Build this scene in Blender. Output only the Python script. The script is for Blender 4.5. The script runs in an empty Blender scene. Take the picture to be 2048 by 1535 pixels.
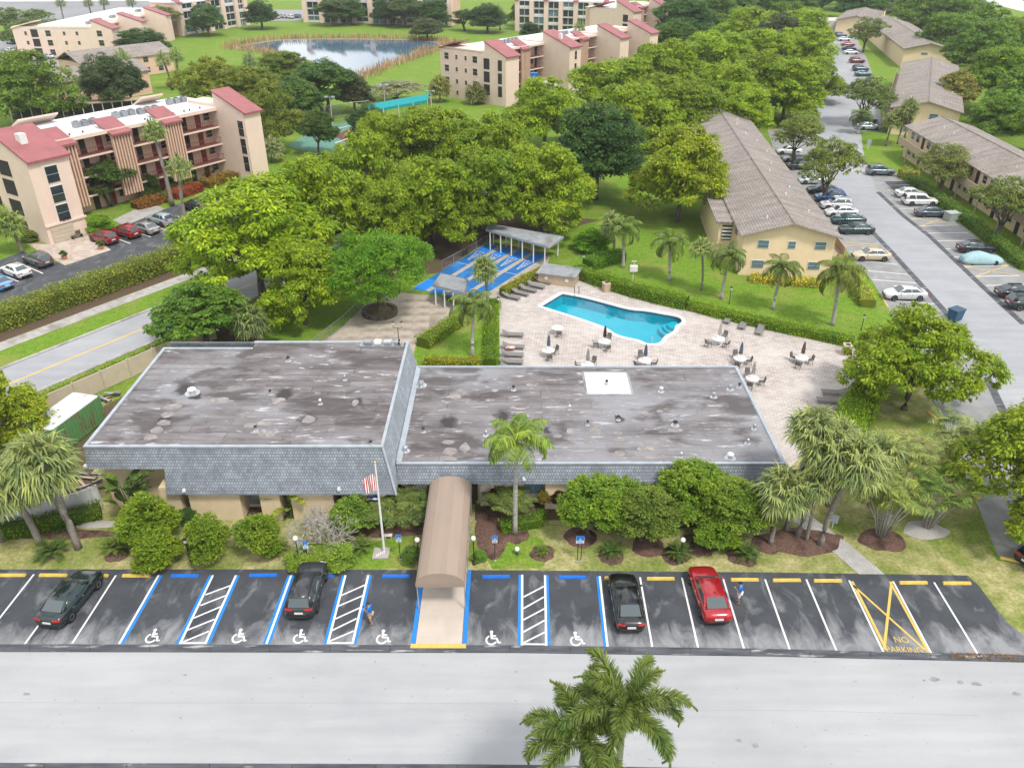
import bpy, bmesh, math, random
import numpy as np
from mathutils import Vector, Matrix
from mathutils.geometry import tessellate_polygon
R = math.radians
SC = bpy.context.scene
COL = SC.collection

# ------------------------------------------------------------------ camera, sky, sun, exposure
F_PX, PITCH, CAM_Z = 1600.0, math.atan(928 / 1600.0), 37.2
cam_d = bpy.data.cameras.new('camera')
cam_d.sensor_width = 36.0
cam_d.sensor_fit = 'HORIZONTAL'
cam_d.lens = 36.0 * F_PX / 2048
cam_d.clip_start, cam_d.clip_end = 0.5, 6000
cam = bpy.data.objects.new('camera', cam_d)
COL.objects.link(cam)
cam.location = (0, 0, CAM_Z)
cam.rotation_euler = (math.pi / 2 - PITCH, 0, 0)
SC.camera = cam

SUN_EL, SUN_AZ = R(57), math.atan2(1.0, -1.25)      # azimuth from +Y towards +X: sun stands behind the viewer, to the east
world = bpy.data.worlds.new('World')
SC.world = world
world.use_nodes = True
wt = world.node_tree
wn, wl = wt.nodes, wt.links
bg = wn['Background']
sky = wn.new('ShaderNodeTexSky')
sky.sky_type = 'NISHITA'
sky.sun_disc = False
sky.sun_elevation = SUN_EL
sky.sun_rotation = SUN_AZ
sky.air_density, sky.dust_density, sky.ozone_density = 1.0, 1.2, 1.0
tc = wn.new('ShaderNodeTexCoord')
nz = wn.new('ShaderNodeTexNoise')
nz.inputs['Scale'].default_value = 3.2
nz.inputs['Detail'].default_value = 7
nz.inputs['Roughness'].default_value = .55
wl.new(tc.outputs['Generated'], nz.inputs['Vector'])
rp = wn.new('ShaderNodeValToRGB')
rp.color_ramp.elements[0].position, rp.color_ramp.elements[1].position = .36, .55
wl.new(nz.outputs['Fac'], rp.inputs['Fac'])
mx = wn.new('ShaderNodeMix')
mx.data_type = 'RGBA'
wl.new(rp.outputs['Color'], mx.inputs['Factor'])
wl.new(sky.outputs['Color'], mx.inputs['A'])
mx.inputs['B'].default_value = (9.2, 9.15, 9.1, 1)         # sunlit thin cloud
wl.new(mx.outputs['Result'], bg.inputs['Color'])
bg.inputs['Strength'].default_value = 0.15

sun_d = bpy.data.lights.new('sun', 'SUN')
sun_d.energy, sun_d.angle, sun_d.color = 2.5, R(10.0), (1.0, .955, .88)
sun = bpy.data.objects.new('sun', sun_d)
COL.objects.link(sun)
sdir = Vector((math.sin(SUN_AZ) * math.cos(SUN_EL), math.cos(SUN_AZ) * math.cos(SUN_EL), math.sin(SUN_EL)))
sun.rotation_euler = sdir.to_track_quat('Z', 'Y').to_euler()
sun.location = sdir * 200

vs = SC.view_settings
SC.display_settings.display_device = 'sRGB'
vs.view_transform, vs.look = 'Standard', 'None'
vs.exposure, vs.gamma, vs.use_curve_mapping = 0.40, 1.0, False
SC.cycles.max_bounces = 6
SC.cycles.transparent_max_bounces = 8
SC.cycles.use_denoising = True

# ------------------------------------------------------------------ survey helpers
CP, SP_ = math.cos(PITCH), math.sin(PITCH)
def G(px, py, z=0.0):
    """place on the level z that was sighted at this point of the photograph"""
    u, v = px - 1024.0, py - 767.5
    fw, dn = F_PX * CP - v * SP_, F_PX * SP_ + v * CP
    t = (CAM_Z - z) / dn
    return Vector((u * t, fw * t, z))
def GP(pts, z=0.0):
    return [G(a, b, z) for a, b in pts]
def HGT(bx, by, ty, z=0.0):
    """height of an upright thing from its foot and the row of its top"""
    b = G(bx, by, z)
    v = ty - 767.5
    return CAM_Z - b.y * (F_PX * SP_ + v * CP) / (F_PX * CP - v * SP_)

# ------------------------------------------------------------------ object helpers
def tag(o, label=None, cat=None, group=None, kind=None):
    if label: o['label'] = label
    if cat: o['category'] = cat
    if group: o['group'] = group
    if kind: o['kind'] = kind
    return o
def thing(name, label, cat, loc=(0, 0, 0), rz=0.0, group=None, sc=1.0):
    o = bpy.data.objects.new(name, None)
    COL.objects.link(o)
    o.empty_display_size = .2
    o.location = loc
    o.rotation_euler = (0, 0, rz)
    if sc != 1.0: o.scale = (sc, sc, sc) if not isinstance(sc, tuple) else sc
    return tag(o, label, cat, group)
def ob(name, me, parent=None, loc=None, rot=None, sc=None, color=None):
    o = bpy.data.objects.new(name, me)
    COL.objects.link(o)
    if parent: o.parent = parent
    if loc is not None: o.location = loc
    if rot is not None: o.rotation_euler = rot
    if sc is not None: o.scale = sc
    if color: o.color = (*color, 1)
    return o
def dup(src, loc=None, rz=None, label=None, group=None, sc=None, color=None, colnames=None, tilt=None):
    """a copy of a thing together with its parts and sub-parts"""
    r = src.copy()
    COL.objects.link(r)
    if loc is not None: r.location = loc
    if rz is not None: r.rotation_euler = (tilt[0] if tilt else 0, tilt[1] if tilt else 0, rz)
    if sc is not None: r.scale = (sc, sc, sc) if not isinstance(sc, tuple) else sc
    if label: r['label'] = label
    if group: r['group'] = group
    elif 'group' in r.keys() and label: del r['group']
    def rec(a, b):
        for ch in a.children:
            c = ch.copy()
            COL.objects.link(c)
            c.parent = b
            if color and (colnames is None or c.name.split('.')[0] in colnames): c.color = (*color, 1)
            rec(ch, c)
    if color and r.type == 'MESH': r.color = (*color, 1)
    rec(src, r)
    return r

class MB:
    """gathers vertices and faces of one mesh"""
    def __init__(s): s.v, s.f = [], []
    def add(s, vs, fs):
        n = len(s.v)
        s.v += [tuple(p) for p in vs]
        s.f += [tuple(i + n for i in f) for f in fs]
        return s
    def box(s, x0, x1, y0, y1, z0, z1):
        return s.add([(x0, y0, z0), (x1, y0, z0), (x1, y1, z0), (x0, y1, z0), (x0, y0, z1), (x1, y0, z1), (x1, y1, z1), (x0, y1, z1)],
                     [(0, 3, 2, 1), (4, 5, 6, 7), (0, 1, 5, 4), (1, 2, 6, 5), (2, 3, 7, 6), (3, 0, 4, 7)])
    def hexa(s, b, t):
        """solid between two quads given counter-clockwise from above"""
        n = len(b)
        fs = [tuple(range(n - 1, -1, -1)), tuple(range(n, 2 * n))]
        fs += [(i, (i + 1) % n, n + (i + 1) % n, n + i) for i in range(n)]
        return s.add(list(b) + list(t), fs)
    def prism(s, pts, z0, z1):
        pts = [(p[0], p[1]) for p in pts]
        a = sum(pts[i][0] * pts[(i + 1) % len(pts)][1] - pts[(i + 1) % len(pts)][0] * pts[i][1] for i in range(len(pts)))
        if a < 0: pts = pts[::-1]
        n = len(pts)
        vs = [(x, y, z0) for x, y in pts] + [(x, y, z1) for x, y in pts]
        fs = [(i, (i + 1) % n, n + (i + 1) % n, n + i) for i in range(n)]
        tri = tessellate_polygon([[Vector((x, y, 0)) for x, y in pts]])
        for t in tri:
            p, q, r_ = [Vector(vs[i]) for i in t]
            up = (q - p).cross(r_ - p).z > 0
            fs.append(tuple(n + i for i in (t if up else t[::-1])))
            fs.append(tuple(t[::-1] if up else t))
        return s.add(vs, fs)
    def sheet(s, pts, z=0.0, holes=()):
        loops = [[Vector((p[0], p[1], 0)) for p in pts]] + [[Vector((p[0], p[1], 0)) for p in h] for h in holes]
        flat = [p for l in loops for p in l]
        fs = []
        for t in tessellate_polygon(loops):
            a, b, c = [flat[i] for i in t]
            fs.append(tuple(t) if (b - a).cross(c - a).z > 0 else tuple(t[::-1]))
        return s.add([(p.x, p.y, z) for p in flat], fs)
    def tube(s, pts, rad, n=8, cap=True):
        pts = [Vector(p) for p in pts]
        if not hasattr(rad, '__len__'): rad = [rad] * len(pts)
        base = len(s.v)
        up = Vector((0, 0, 1))
        for i, p in enumerate(pts):
            d = (pts[min(i + 1, len(pts) - 1)] - pts[max(i - 1, 0)]).normalized()
            a = d.cross(up)
            if a.length < .05: a = d.cross(Vector((1, 0, 0)))
            a.normalize()
            b = d.cross(a)
            for k in range(n):
                t = 2 * math.pi * k / n
                s.v.append(tuple(p + (a * math.cos(t) + b * math.sin(t)) * rad[i]))
        for i in range(len(pts) - 1):
            for k in range(n):
                q, w = base + i * n, base + (i + 1) * n
                s.f.append((q + (k + 1) % n, q + k, w + k, w + (k + 1) % n))
        if cap:
            s.f.append(tuple(base + k for k in range(n)))
            s.f.append(tuple(base + (len(pts) - 1) * n + k for k in range(n - 1, -1, -1)))
        return s
    def lathe(s, prof, n=16, at=(0, 0, 0)):
        base = len(s.v)
        for r, z in prof:
            for k in range(n):
                t = 2 * math.pi * k / n
                s.v.append((at[0] + r * math.cos(t), at[1] + r * math.sin(t), at[2] + z))
        for i in range(len(prof) - 1):
            for k in range(n):
                a, b = base + i * n, base + (i + 1) * n
                s.f.append((a + k, a + (k + 1) % n, b + (k + 1) % n, b + k))
        s.f.append(tuple(base + k for k in range(n - 1, -1, -1)))
        s.f.append(tuple(base + (len(prof) - 1) * n + k for k in range(n)))
        return s
    def loft(s, rings, close=True):
        base, n = len(s.v), len(rings[0])
        for r in rings: s.v += [tuple(p) for p in r]
        for i in range(len(rings) - 1):
            for k in range(n):
                a, b = base + i * n, base + (i + 1) * n
                s.f.append((a + k, a + (k + 1) % n, b + (k + 1) % n, b + k))
        if close:
            s.f.append(tuple(base + k for k in range(n - 1, -1, -1)))
            s.f.append(tuple(base + (len(rings) - 1) * n + k for k in range(n)))
        return s
    def mesh(s, name, m=None, smooth=False, bevel=0, seg=2):
        me = bpy.data.meshes.new(name)
        me.from_pydata(s.v, [], s.f)
        if bevel:
            bm = bmesh.new()
            bm.from_mesh(me)
            bmesh.ops.remove_doubles(bm, verts=bm.verts, dist=1e-5)
            bmesh.ops.bevel(bm, geom=[e for e in bm.edges if len(e.link_faces) == 2 and e.calc_face_angle(0) > .5], offset=bevel, segments=seg, affect='EDGES', clamp_overlap=True)
            bm.to_mesh(me)
            bm.free()
        if smooth: me.polygons.foreach_set('use_smooth', [True] * len(me.polygons))
        if m: me.materials.append(m)
        me.update()
        return me
    def build(s, name, m, parent=None, **k):
        kk = {q: k.pop(q) for q in ('smooth', 'bevel', 'seg') if q in k}
        return ob(name, s.mesh(name, m, **kk), parent, **k)
def bx(*a): return MB().box(*a)
def np_mesh(name, V, F, m=None):
    """a mesh from numpy arrays: V (n,3), F (k,4) or (k,3)"""
    me = bpy.data.meshes.new(name)
    k, w = F.shape
    me.vertices.add(len(V))
    me.vertices.foreach_set('co', V.astype(np.float32).ravel())
    me.loops.add(k * w)
    me.loops.foreach_set('vertex_index', F.astype(np.int32).ravel())
    me.polygons.add(k)
    me.polygons.foreach_set('loop_start', np.arange(0, k * w, w, dtype=np.int32))
    me.update(calc_edges=True)
    if m: me.materials.append(m)
    return me

# ------------------------------------------------------------------ materials
def lin(c):
    return tuple((x / 255 / 12.92 if x / 255 <= .04045 else ((x / 255 + .055) / 1.055) ** 2.4) for x in c)
def nm(name):
    m = bpy.data.materials.new(name)
    m.use_nodes = True
    t = m.node_tree
    return m, t.nodes, t.links, t.nodes['Principled BSDF']
def coords(n, l, stretch=(1, 1, 1), rot=0.0, kind='Object'):
    t = n.new('ShaderNodeTexCoord')
    mp = n.new('ShaderNodeMapping')
    mp.inputs['Scale'].default_value = stretch
    mp.inputs['Rotation'].default_value = (0, 0, rot)
    l.new(t.outputs[kind], mp.inputs['Vector'])
    return mp.outputs['Vector']
def noise(n, l, vec, scale, detail=5, rough=.55, dist=0.0):
    q = n.new('ShaderNodeTexNoise')
    q.inputs['Scale'].default_value = scale
    q.inputs['Detail'].default_value = detail
    q.inputs['Roughness'].default_value = rough
    q.inputs['Distortion'].default_value = dist
    l.new(vec, q.inputs['Vector'])
    return q.outputs['Fac']
def ramp(n, l, fac, stops):
    q = n.new('ShaderNodeValToRGB')
    e = q.color_ramp.elements
    while len(e) < len(stops): e.new(.5)
    for i, (p, c) in enumerate(stops):
        e[i].position = p
        e[i].color = (*c, 1) if hasattr(c, '__len__') else (c, c, c, 1)
    l.new(fac, q.inputs['Fac'])
    return q.outputs['Color']
def mixc(n, l, fac, a, b, mode='MIX'):
    q = n.new('ShaderNodeMix')
    q.data_type = 'RGBA'
    q.blend_type = mode
    for sock, x in (('Factor', fac), ('A', a), ('B', b)):
        if isinstance(x, bpy.types.NodeSocket): l.new(x, q.inputs[sock])
        elif sock == 'Factor': q.inputs[sock].default_value = x
        else: q.inputs[sock].default_value = (*x, 1)
    return q.outputs['Result']
def bumpn(n, l, b, h, strength=.3, dist=.02):
    q = n.new('ShaderNodeBump')
    q.inputs['Strength'].default_value = strength
    q.inputs['Distance'].default_value = dist
    l.new(h, q.inputs['Height'])
    l.new(q.outputs['Normal'], b.inputs['Normal'])
HK = .84                                        # overall reflectance level of the built surfaces
def hk(c): return tuple(x * HK for x in c) if c else c
def mat(name, c, rough=.75, c2=None, scale=4.0, stretch=(1, 1, 1), bump=0.0, c3=None, scale3=.4, metal=0.0, spec=.35, rot=0.0, lo=.35, hi=.65, lo3=.5, hi3=.66, detail=5):
    m, n, l, b = nm(name)
    b.inputs['Roughness'].default_value = rough
    b.inputs['Metallic'].default_value = metal
    b.inputs['Specular IOR Level'].default_value = spec
    c2 = c2 or tuple(x * .86 for x in c)
    if 'grass' not in name: c, c2, c3 = hk(c), hk(c2), hk(c3)
    v = coords(n, l, stretch, rot)
    f = noise(n, l, v, scale, detail)
    col = ramp(n, l, f, [(lo, c), (hi, c2)])
    if c3:
        f3 = noise(n, l, v, scale3, 6)
        col = mixc(n, l, ramp(n, l, f3, [(lo3, 0.0), (hi3, 1.0)]), col, c3)
    l.new(col, b.inputs['Base Color'])
    if 'grass' in name: l.new(mixc(n, l, 1.0, col, ramp(n, l, noise(n, l, v, 4.2, 10, .72), [(.32, .6), (.68, 1.42)]), 'MULTIPLY'), b.inputs['Base Color'])
    if 'road' in name or 'street' in name:          # grit, rubber specks and faint wheel bands
        sp = ramp(n, l, noise(n, l, v, 2.6, 2, .5), [(.70, 0.0), (.74, .55)])
        c_ = mixc(n, l, sp, col, tuple(x * .55 for x in c))
        c_ = mixc(n, l, 1.0, c_, ramp(n, l, noise(n, l, coords(n, l, (.12, 1.3, 1), rot), .9, 6), [(.3, .93), (.7, 1.06)]), 'MULTIPLY')
        l.new(mixc(n, l, 1.0, c_, ramp(n, l, noise(n, l, v, 14, 6, .8), [(.3, .9), (.7, 1.1)]), 'MULTIPLY'), b.inputs['Base Color'])
    if bump: bumpn(n, l, b, f, bump)
    return m
def foliage_mat(name, trans=.32, rough=.5):
    """leaf colour comes from the plant (object colour), each leaf a little different"""
    m, n, l, b = nm(name)
    oi = n.new('ShaderNodeObjectInfo')
    ge = n.new('ShaderNodeNewGeometry')
    v = coords(n, l)
    f = noise(n, l, v, .55, 3)
    var = ramp(n, l, ge.outputs['Random Per Island'], [(0.0, (.55, .6, .6)), (.5, (1.05, 1.05, 1.0)), (1.0, (1.7, 1.62, 1.1))])
    c = mixc(n, l, 1.0, oi.outputs['Color'], var, 'MULTIPLY')
    var2 = ramp(n, l, f, [(.35, (.74, .84, .8)), (.65, (1.2, 1.1, 1.0))])
    c = mixc(n, l, 1.0, c, var2, 'MULTIPLY')
    l.new(c, b.inputs['Base Color'])
    b.inputs['Roughness'].default_value = rough
    b.inputs['Specular IOR Level'].default_value = .14
    tr = n.new('ShaderNodeBsdfTranslucent')
    l.new(mixc(n, l, 1.0, c, (1.5, 1.55, .7), 'MULTIPLY'), tr.inputs['Color'])
    ms = n.new('ShaderNodeMixShader')
    ms.inputs['Fac'].default_value = trans
    l.new(b.outputs['BSDF'], ms.inputs[1])
    l.new(tr.outputs['BSDF'], ms.inputs[2])
    l.new(ms.outputs['Shader'], n['Material Output'].inputs['Surface'])
    return m
def paint_mat():
    m, n, l, b = nm('car_paint')
    oi = n.new('ShaderNodeObjectInfo')
    l.new(oi.outputs['Color'], b.inputs['Base Color'])
    b.inputs['Roughness'].default_value = .28
    b.inputs['Metallic'].default_value = .25
    b.inputs['Coat Weight'].default_value = .8
    b.inputs['Coat Roughness'].default_value = .06
    return m
def tint_mat(name, rough=.6):
    m, n, l, b = nm(name)
    oi = n.new('ShaderNodeObjectInfo')
    f = noise(n, l, coords(n, l), 3, 4)
    l.new(mixc(n, l, 1.0, oi.outputs['Color'], ramp(n, l, f, [(.3, .88), (.7, 1.08)]), 'MULTIPLY'), b.inputs['Base Color'])
    b.inputs['Roughness'].default_value = rough
    return m
def glass_mat(name, c=(.02, .03, .035), rough=.06):
    m, n, l, b = nm(name)
    b.inputs['Base Color'].default_value = (*c, 1)
    b.inputs['Roughness'].default_value = rough
    b.inputs['Specular IOR Level'].default_value = .8
    return m
def brick_mat(name, c1, c2, cm, scale, w=.5, h=.25, mortar=.02, rough=.8, kind='Object', rot=0.0, c3=None, scale3=.4, bump=.3, offset=.5, lo3=.5, hi3=.66, axes=None):
    c1, c2, cm, c3 = hk(c1), hk(c2), hk(cm), hk(c3)
    m, n, l, b = nm(name)
    v = coords(n, l, (1, 1, 1), rot, kind)
    if axes:                                   # use two chosen axes of the object as the plane of the pattern
        sx = n.new('ShaderNodeSeparateXYZ')
        cx = n.new('ShaderNodeCombineXYZ')
        l.new(v, sx.inputs[0])
        l.new(sx.outputs[axes[0]], cx.inputs[0])
        l.new(sx.outputs[axes[1]], cx.inputs[1])
        vb = cx.outputs[0]
    else: vb = v
    q = n.new('ShaderNodeTexBrick')
    q.offset = offset
    for k, x in (('Color1', c1), ('Color2', c2), ('Mortar', cm)): q.inputs[k].default_value = (*x, 1)
    for k, x in (('Scale', scale), ('Brick Width', w), ('Row Height', h), ('Mortar Size', mortar), ('Bias', 0.0), ('Mortar Smooth', .2)): q.inputs[k].default_value = x
    l.new(vb, q.inputs['Vector'])
    f = noise(n, l, v, 1.3, 6)
    col = mixc(n, l, 1.0, q.outputs['Color'], ramp(n, l, f, [(.3, .8), (.7, 1.15)]), 'MULTIPLY')
    if c3:
        col = mixc(n, l, ramp(n, l, noise(n, l, v, scale3, 6), [(lo3, 0.0), (hi3, 1.0)]), col, c3)
    l.new(col, b.inputs['Base Color'])
    b.inputs['Roughness'].default_value = rough
    b.inputs['Specular IOR Level'].default_value = .3
    inv = n.new('ShaderNodeMath')
    inv.operation = 'SUBTRACT'
    inv.inputs[0].default_value = 1
    l.new(q.outputs['Fac'], inv.inputs[1])
    if bump: bumpn(n, l, b, inv.outputs[0], bump, .01)
    return m

MAT = {}
def setup_materials():
    A = MAT
    A['leaf'] = foliage_mat('leaf')
    A['needle'] = foliage_mat('palm_leaf', .22, .5)
    A['paint'] = paint_mat()
    A['tint'] = tint_mat('tinted_plaster')
    A['bark'] = mat('bark', (.16, .13, .10), .9, (.07, .055, .045), 6, (1, 1, .3), .6)
    A['palm_bark'] = mat('palm_bark', (.30, .27, .23), .9, (.17, .15, .13), 5, (1, 1, 4), .5)
    A['royal_bark'] = mat('pale_palm_bark', (.46, .44, .40), .8, (.30, .28, .25), 3, (1, 1, 3), .3)
    A['dead'] = mat('bleached_twig', (.50, .48, .44), .9, (.30, .28, .26), 8)
    A['grass'] = mat('grass', (.10, .185, .018), .95, (.145, .235, .026), 1.4, bump=.5, c3=(.19, .215, .05), scale3=.24, spec=.1, detail=9)
    A['dry_grass'] = mat('dry_grass', (.19, .20, .06), .95, (.38, .34, .17), .9, bump=.6, c3=(.14, .185, .035), scale3=.22, spec=.1, detail=9, lo3=.44, hi3=.62)
    A['mulch'] = mat('mulch', (.10, .056, .044), .95, (.20, .125, .098), 9, bump=.9, spec=.1, c3=(.055, .035, .028), scale3=.8)
    A['soil'] = mat('leaf_litter', (.085, .055, .038), .95, (.16, .11, .075), 6, bump=.6, spec=.1, c3=(.10, .11, .04), scale3=.35)
    A['gravel'] = mat('pale_gravel', (.5, .48, .45), .9, (.3, .28, .26), 20, bump=.5)
    A['road'] = mat('worn_concrete_road', (.385, .395, .405), .85, (.35, .36, .37), .35, (1, 1.6, 1), .1, c3=(.42, .425, .43), scale3=.07, spec=.25, detail=8, lo3=.42, hi3=.7)
    A['road_side'] = mat('faded_street', (.35, .36, .38), .85, (.315, .325, .345), .3, bump=.1, c3=(.39, .395, .41), scale3=.09, detail=8)
    A['concrete'] = mat('concrete', (.46, .44, .41), .88, (.36, .34, .31), 1.6, bump=.2, c3=(.27, .245, .215), scale3=.35)
    A['plaza'] = mat('stained_concrete', (.52, .45, .375), .88, (.41, .345, .28), .9, bump=.15, c3=(.20, .17, .145), scale3=.16, lo3=.5, hi3=.7)
    A['asphalt'] = asphalt_mat('sealed_asphalt', (.046, .052, .061), (.068, .075, .086), (.32, .325, .335))
    A['asphalt_old'] = asphalt_mat('bleached_asphalt', (.24, .24, .245), (.31, .31, .31), (.42, .42, .42))
    A['asphalt_mid'] = asphalt_mat('condo_asphalt', (.055, .06, .068), (.085, .09, .098), (.30, .30, .30))
    A['gutter'] = mat('sealed_gutter', (.05, .055, .065), .85, (.11, .118, .13), .9, (.5, 3, 1), .3, c3=(.38, .38, .375), scale3=1.0, detail=9, lo3=.575, hi3=.68)
    A['white_line'] = mat('white_road_paint', (.80, .80, .79), .7, (.66, .66, .66), 6, lo=.45, hi=.8)
    A['blue_line'] = mat('blue_road_paint', (.012, .23, .70), .65, (.02, .20, .58), 5)
    A['yellow_line'] = mat('yellow_road_paint', (.72, .50, .10), .7, (.60, .42, .12), 5)
    A['blue_stop'] = mat('blue_block_paint', (.012, .18, .72), .6, (.015, .15, .58), 4)
    A['yellow_stop'] = mat('yellow_block_paint', (.76, .56, .11), .65, (.62, .43, .10), 4)
    A['carpet'] = mat('beige_carpet', (.57, .49, .42), .95, (.51, .44, .375), 1.2)
    A['awning'] = mat('taupe_awning_cloth', (.345, .268, .212), .85, (.325, .25, .198), 1.0, (1, .25, 1))
    A['awning2'] = mat('taupe_awning_shade_tone', (.325, .25, .196), .85, (.305, .234, .184), 1.0)  # shading of the vault facets put into a darker cloth colour
    A['cream'] = mat('cream_stucco', (.76, .61, .40), .85, (.70, .56, .37), 2.0, bump=.15, c3=(.66, .54, .38), scale3=.5)
    A['yellow_stucco'] = mat('pale_yellow_stucco', (.86, .67, .44), .85, (.81, .63, .41), 1.2, bump=.1)
    A['peach'] = mat('peach_stucco', (.72, .48, .35), .85, (.68, .45, .33), .6, bump=.1, c3=(.62, .43, .33), scale3=.25)
    A['peach_light'] = mat('pale_peach_stucco', (.80, .62, .51), .85, (.75, .58, .475), .6, bump=.1)
    A['pink_slab'] = mat('maroon_deck', (.22, .07, .055), .8, (.17, .055, .045), 2)
    A['red_tile'] = seam_mat('red_standing_seam', (.275, .085, .088), (.20, .06, .062), .45)
    A['red_door'] = mat('maroon_door', (.21, .03, .022), .5)
    A['white_roof'] = mat('white_membrane_roof', (.74, .75, .76), .7, (.64, .66, .68), .35, c3=(.5, .53, .56), scale3=.16, lo3=.56, hi3=.7)
    A['white'] = mat('white_paint', (.76, .76, .74), .5, (.70, .70, .68), 3)
    A['vinyl'] = mat('pale_vinyl', (.66, .67, .66), .45, (.58, .59, .58), 1.5)
    A['beige_fence'] = mat('beige_fence', (.56, .47, .36), .8, (.50, .42, .32), 1.5)
    A['tan'] = mat('tan_paint', (.52, .40, .28), .7, (.46, .35, .25), 3)
    A['metal'] = mat('grey_metal', (.42, .44, .46), .4, (.34, .36, .38), 3, metal=.6)
    A['alu'] = mat('bright_aluminium', (.62, .64, .66), .35, (.55, .57, .6), 3, metal=.7)
    A['dark_metal'] = mat('black_metal', (.018, .018, .02), .45, (.03, .03, .03), 5)
    A['rubber'] = mat('rubber', (.015, .015, .016), .85)
    A['glass'] = glass_mat('dark_window_glass')
    A['car_glass'] = glass_mat('car_window_glass', (.055, .075, .08), .04)
    A['blue_glass'] = glass_mat('blue_window_glass', (.10, .16, .20), .08)
    A['blind'] = mat('window_blind', (.45, .5, .52), .6, (.38, .43, .45), 4)
    A['trim_black'] = mat('black_plastic', (.02, .02, .021), .55)
    A['lamp_red'] = mat('tail_lamp', (.45, .015, .012), .25)
    A['lamp_clear'] = mat('head_lamp', (.62, .64, .66), .15)
    A['plate'] = mat('number_plate', (.75, .75, .73), .5)
    A['rim'] = mat('alloy_rim', (.45, .46, .47), .3, metal=.7)
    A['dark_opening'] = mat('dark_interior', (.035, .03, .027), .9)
    A['screen'] = mat('screen_mesh', (.05, .045, .04), .8, (.08, .07, .06), 2)
    A['apt_roof'] = shingle_mat('weathered_shingle', (.225, .195, .175), (.30, .265, .24))
    A['mansard'] = brick_mat('blue_grey_shingle', (.225, .25, .285), (.315, .35, .39), (.10, .115, .14), 1.0, w=.19, h=.205, mortar=.018, kind='Object', axes=(0, 2), c3=(.13, .145, .17), scale3=.7, bump=.6, lo3=.48, hi3=.8)
    A['mansard_side'] = brick_mat('blue_grey_shingle_side', (.30, .34, .375), (.39, .43, .465), (.15, .17, .20), 1.0, w=.30, h=.20, mortar=.015, axes=(1, 2), c3=(.26, .285, .31), scale3=.5, bump=.5)
    A['flashing'] = mat('pale_flashing', (.36, .41, .455), .5, (.46, .50, .54), 1.2, metal=.2)
    A['stone'] = stone_mat()
    A['paver'] = brick_mat('pool_paver', (.47, .415, .385), (.56, .51, .475), (.29, .24, .22), 1.0, w=.62, h=.30, mortar=.024, rough=.85, c3=(.60, .555, .52), scale3=.14, bump=.35, lo3=.45, hi3=.75, rot=.12)
    A['drive_paver'] = brick_mat('driveway_paver', (.50, .40, .33), (.58, .49, .42), (.33, .26, .21), 1.0, w=.5, h=.25, mortar=.02, rot=.8, c3=(.60, .53, .46), scale3=.3)
    A['path'] = brick_mat('path_paver', (.43, .42, .40), (.50, .49, .47), (.24, .23, .22), 1.0, w=.28, h=.14, mortar=.014, rot=.6, c3=(.37, .36, .34), scale3=.8)
    A['coping'] = mat('pool_coping', (.78, .76, .74), .7, (.70, .69, .67), 2)
    A['plaster'] = mat('pool_plaster', (.12, .61, .71), .6, (.11, .55, .66), .6)
    A['pool_tile'] = mat('pool_tile_band', (.015, .09, .14), .3, (.02, .13, .18), 3)
    A['court_blue'] = mat('court_blue', (.010, .145, .43), .75, (.016, .125, .34), .7, c3=(.03, .22, .55), scale3=.4)
    A['court_blue_bright'] = mat('court_blue_bright', (.01, .24, .78), .7, (.012, .21, .68), 1)
    A['court_tan'] = mat('court_gutter', (.44, .40, .34), .85, (.36, .32, .27), 2)
    A['court_green'] = mat('court_green', (.13, .29, .22), .8, (.11, .25, .19), 1)
    A['court_red'] = mat('court_maroon', (.18, .06, .055), .8, (.14, .05, .045), 1)
    A['shed_roof'] = mat('grey_rolled_roof', (.24, .255, .275), .85, (.33, .345, .36), .7, c3=(.19, .175, .165), scale3=.5)
    A['teal'] = mat('teal_canvas', (.0, .285, .30), .6, (.0, .25, .265), 2)
    A['container'] = rust_mat()
    A['container_roof'] = mat('container_roof', (.70, .71, .71), .6, (.58, .59, .59), .8, c3=(.13, .11, .10), scale3=1.1, lo3=.64, hi3=.68)
    A['furniture'] = mat('brown_grey_sling', (.135, .12, .11), .8, (.18, .165, .15), 6)
    A['sling'] = mat('grey_sling', (.24, .23, .22), .85, (.19, .18, .175), 5)
    A['umbrella'] = tint_mat('umbrella_cloth', .85)
    A['skin'] = mat('skin', (.42, .24, .17), .6, (.39, .22, .155), 8)
    A['shirt'] = mat('blue_shirt', (.0, .17, .62), .85, (.0, .14, .52), 6)
    A['shorts'] = tint_mat('shorts_cloth', .9)
    A['hair'] = mat('dark_hair', (.05, .035, .025), .8)
    A['shoe'] = mat('shoe', (.12, .09, .08), .8)
    A['flag'] = flag_mat()
    A['navy_flag'] = mat('navy_flag', (.012, .025, .10), .85, (.01, .02, .08), 4)
    A['sign_blue'] = mat('sign_blue', (.01, .17, .55), .5)
    A['reed'] = foliage_mat('reed', .2, .8)
    A['water'] = water_mat('pond_water', (.07, .125, .18))  # reflected sky put into the bluish base colour
    A['canal'] = water_mat('canal_water', (.05, .06, .06))
    A['pool_water'] = poolwater_mat()
    A['car_cover'] = mat('pale_blue_car_cover', (.36, .53, .57), .8, (.30, .46, .50), 3, bump=.3)
    A['globe'] = mat('white_lamp_globe', (.82, .82, .80), .3)
    A['tank'] = mat('far_grey_roof', (.22, .225, .235), .85, (.27, .275, .285), .05)
    A['pale_far'] = mat('far_pale_paving', (.62, .60, .57), .85, (.52, .50, .48), .1)
    A['club_roof'] = club_roof_mat()
    A['patch'] = mat('roof_patch', (.29, .265, .25), .85, (.23, .205, .195), 2.5, c3=(.37, .345, .33), scale3=1.4)
    A['tub'] = mat('terracotta', (.50, .25, .14), .8)
    A['flower'] = foliage_mat('flower', .2, .7)

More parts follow.
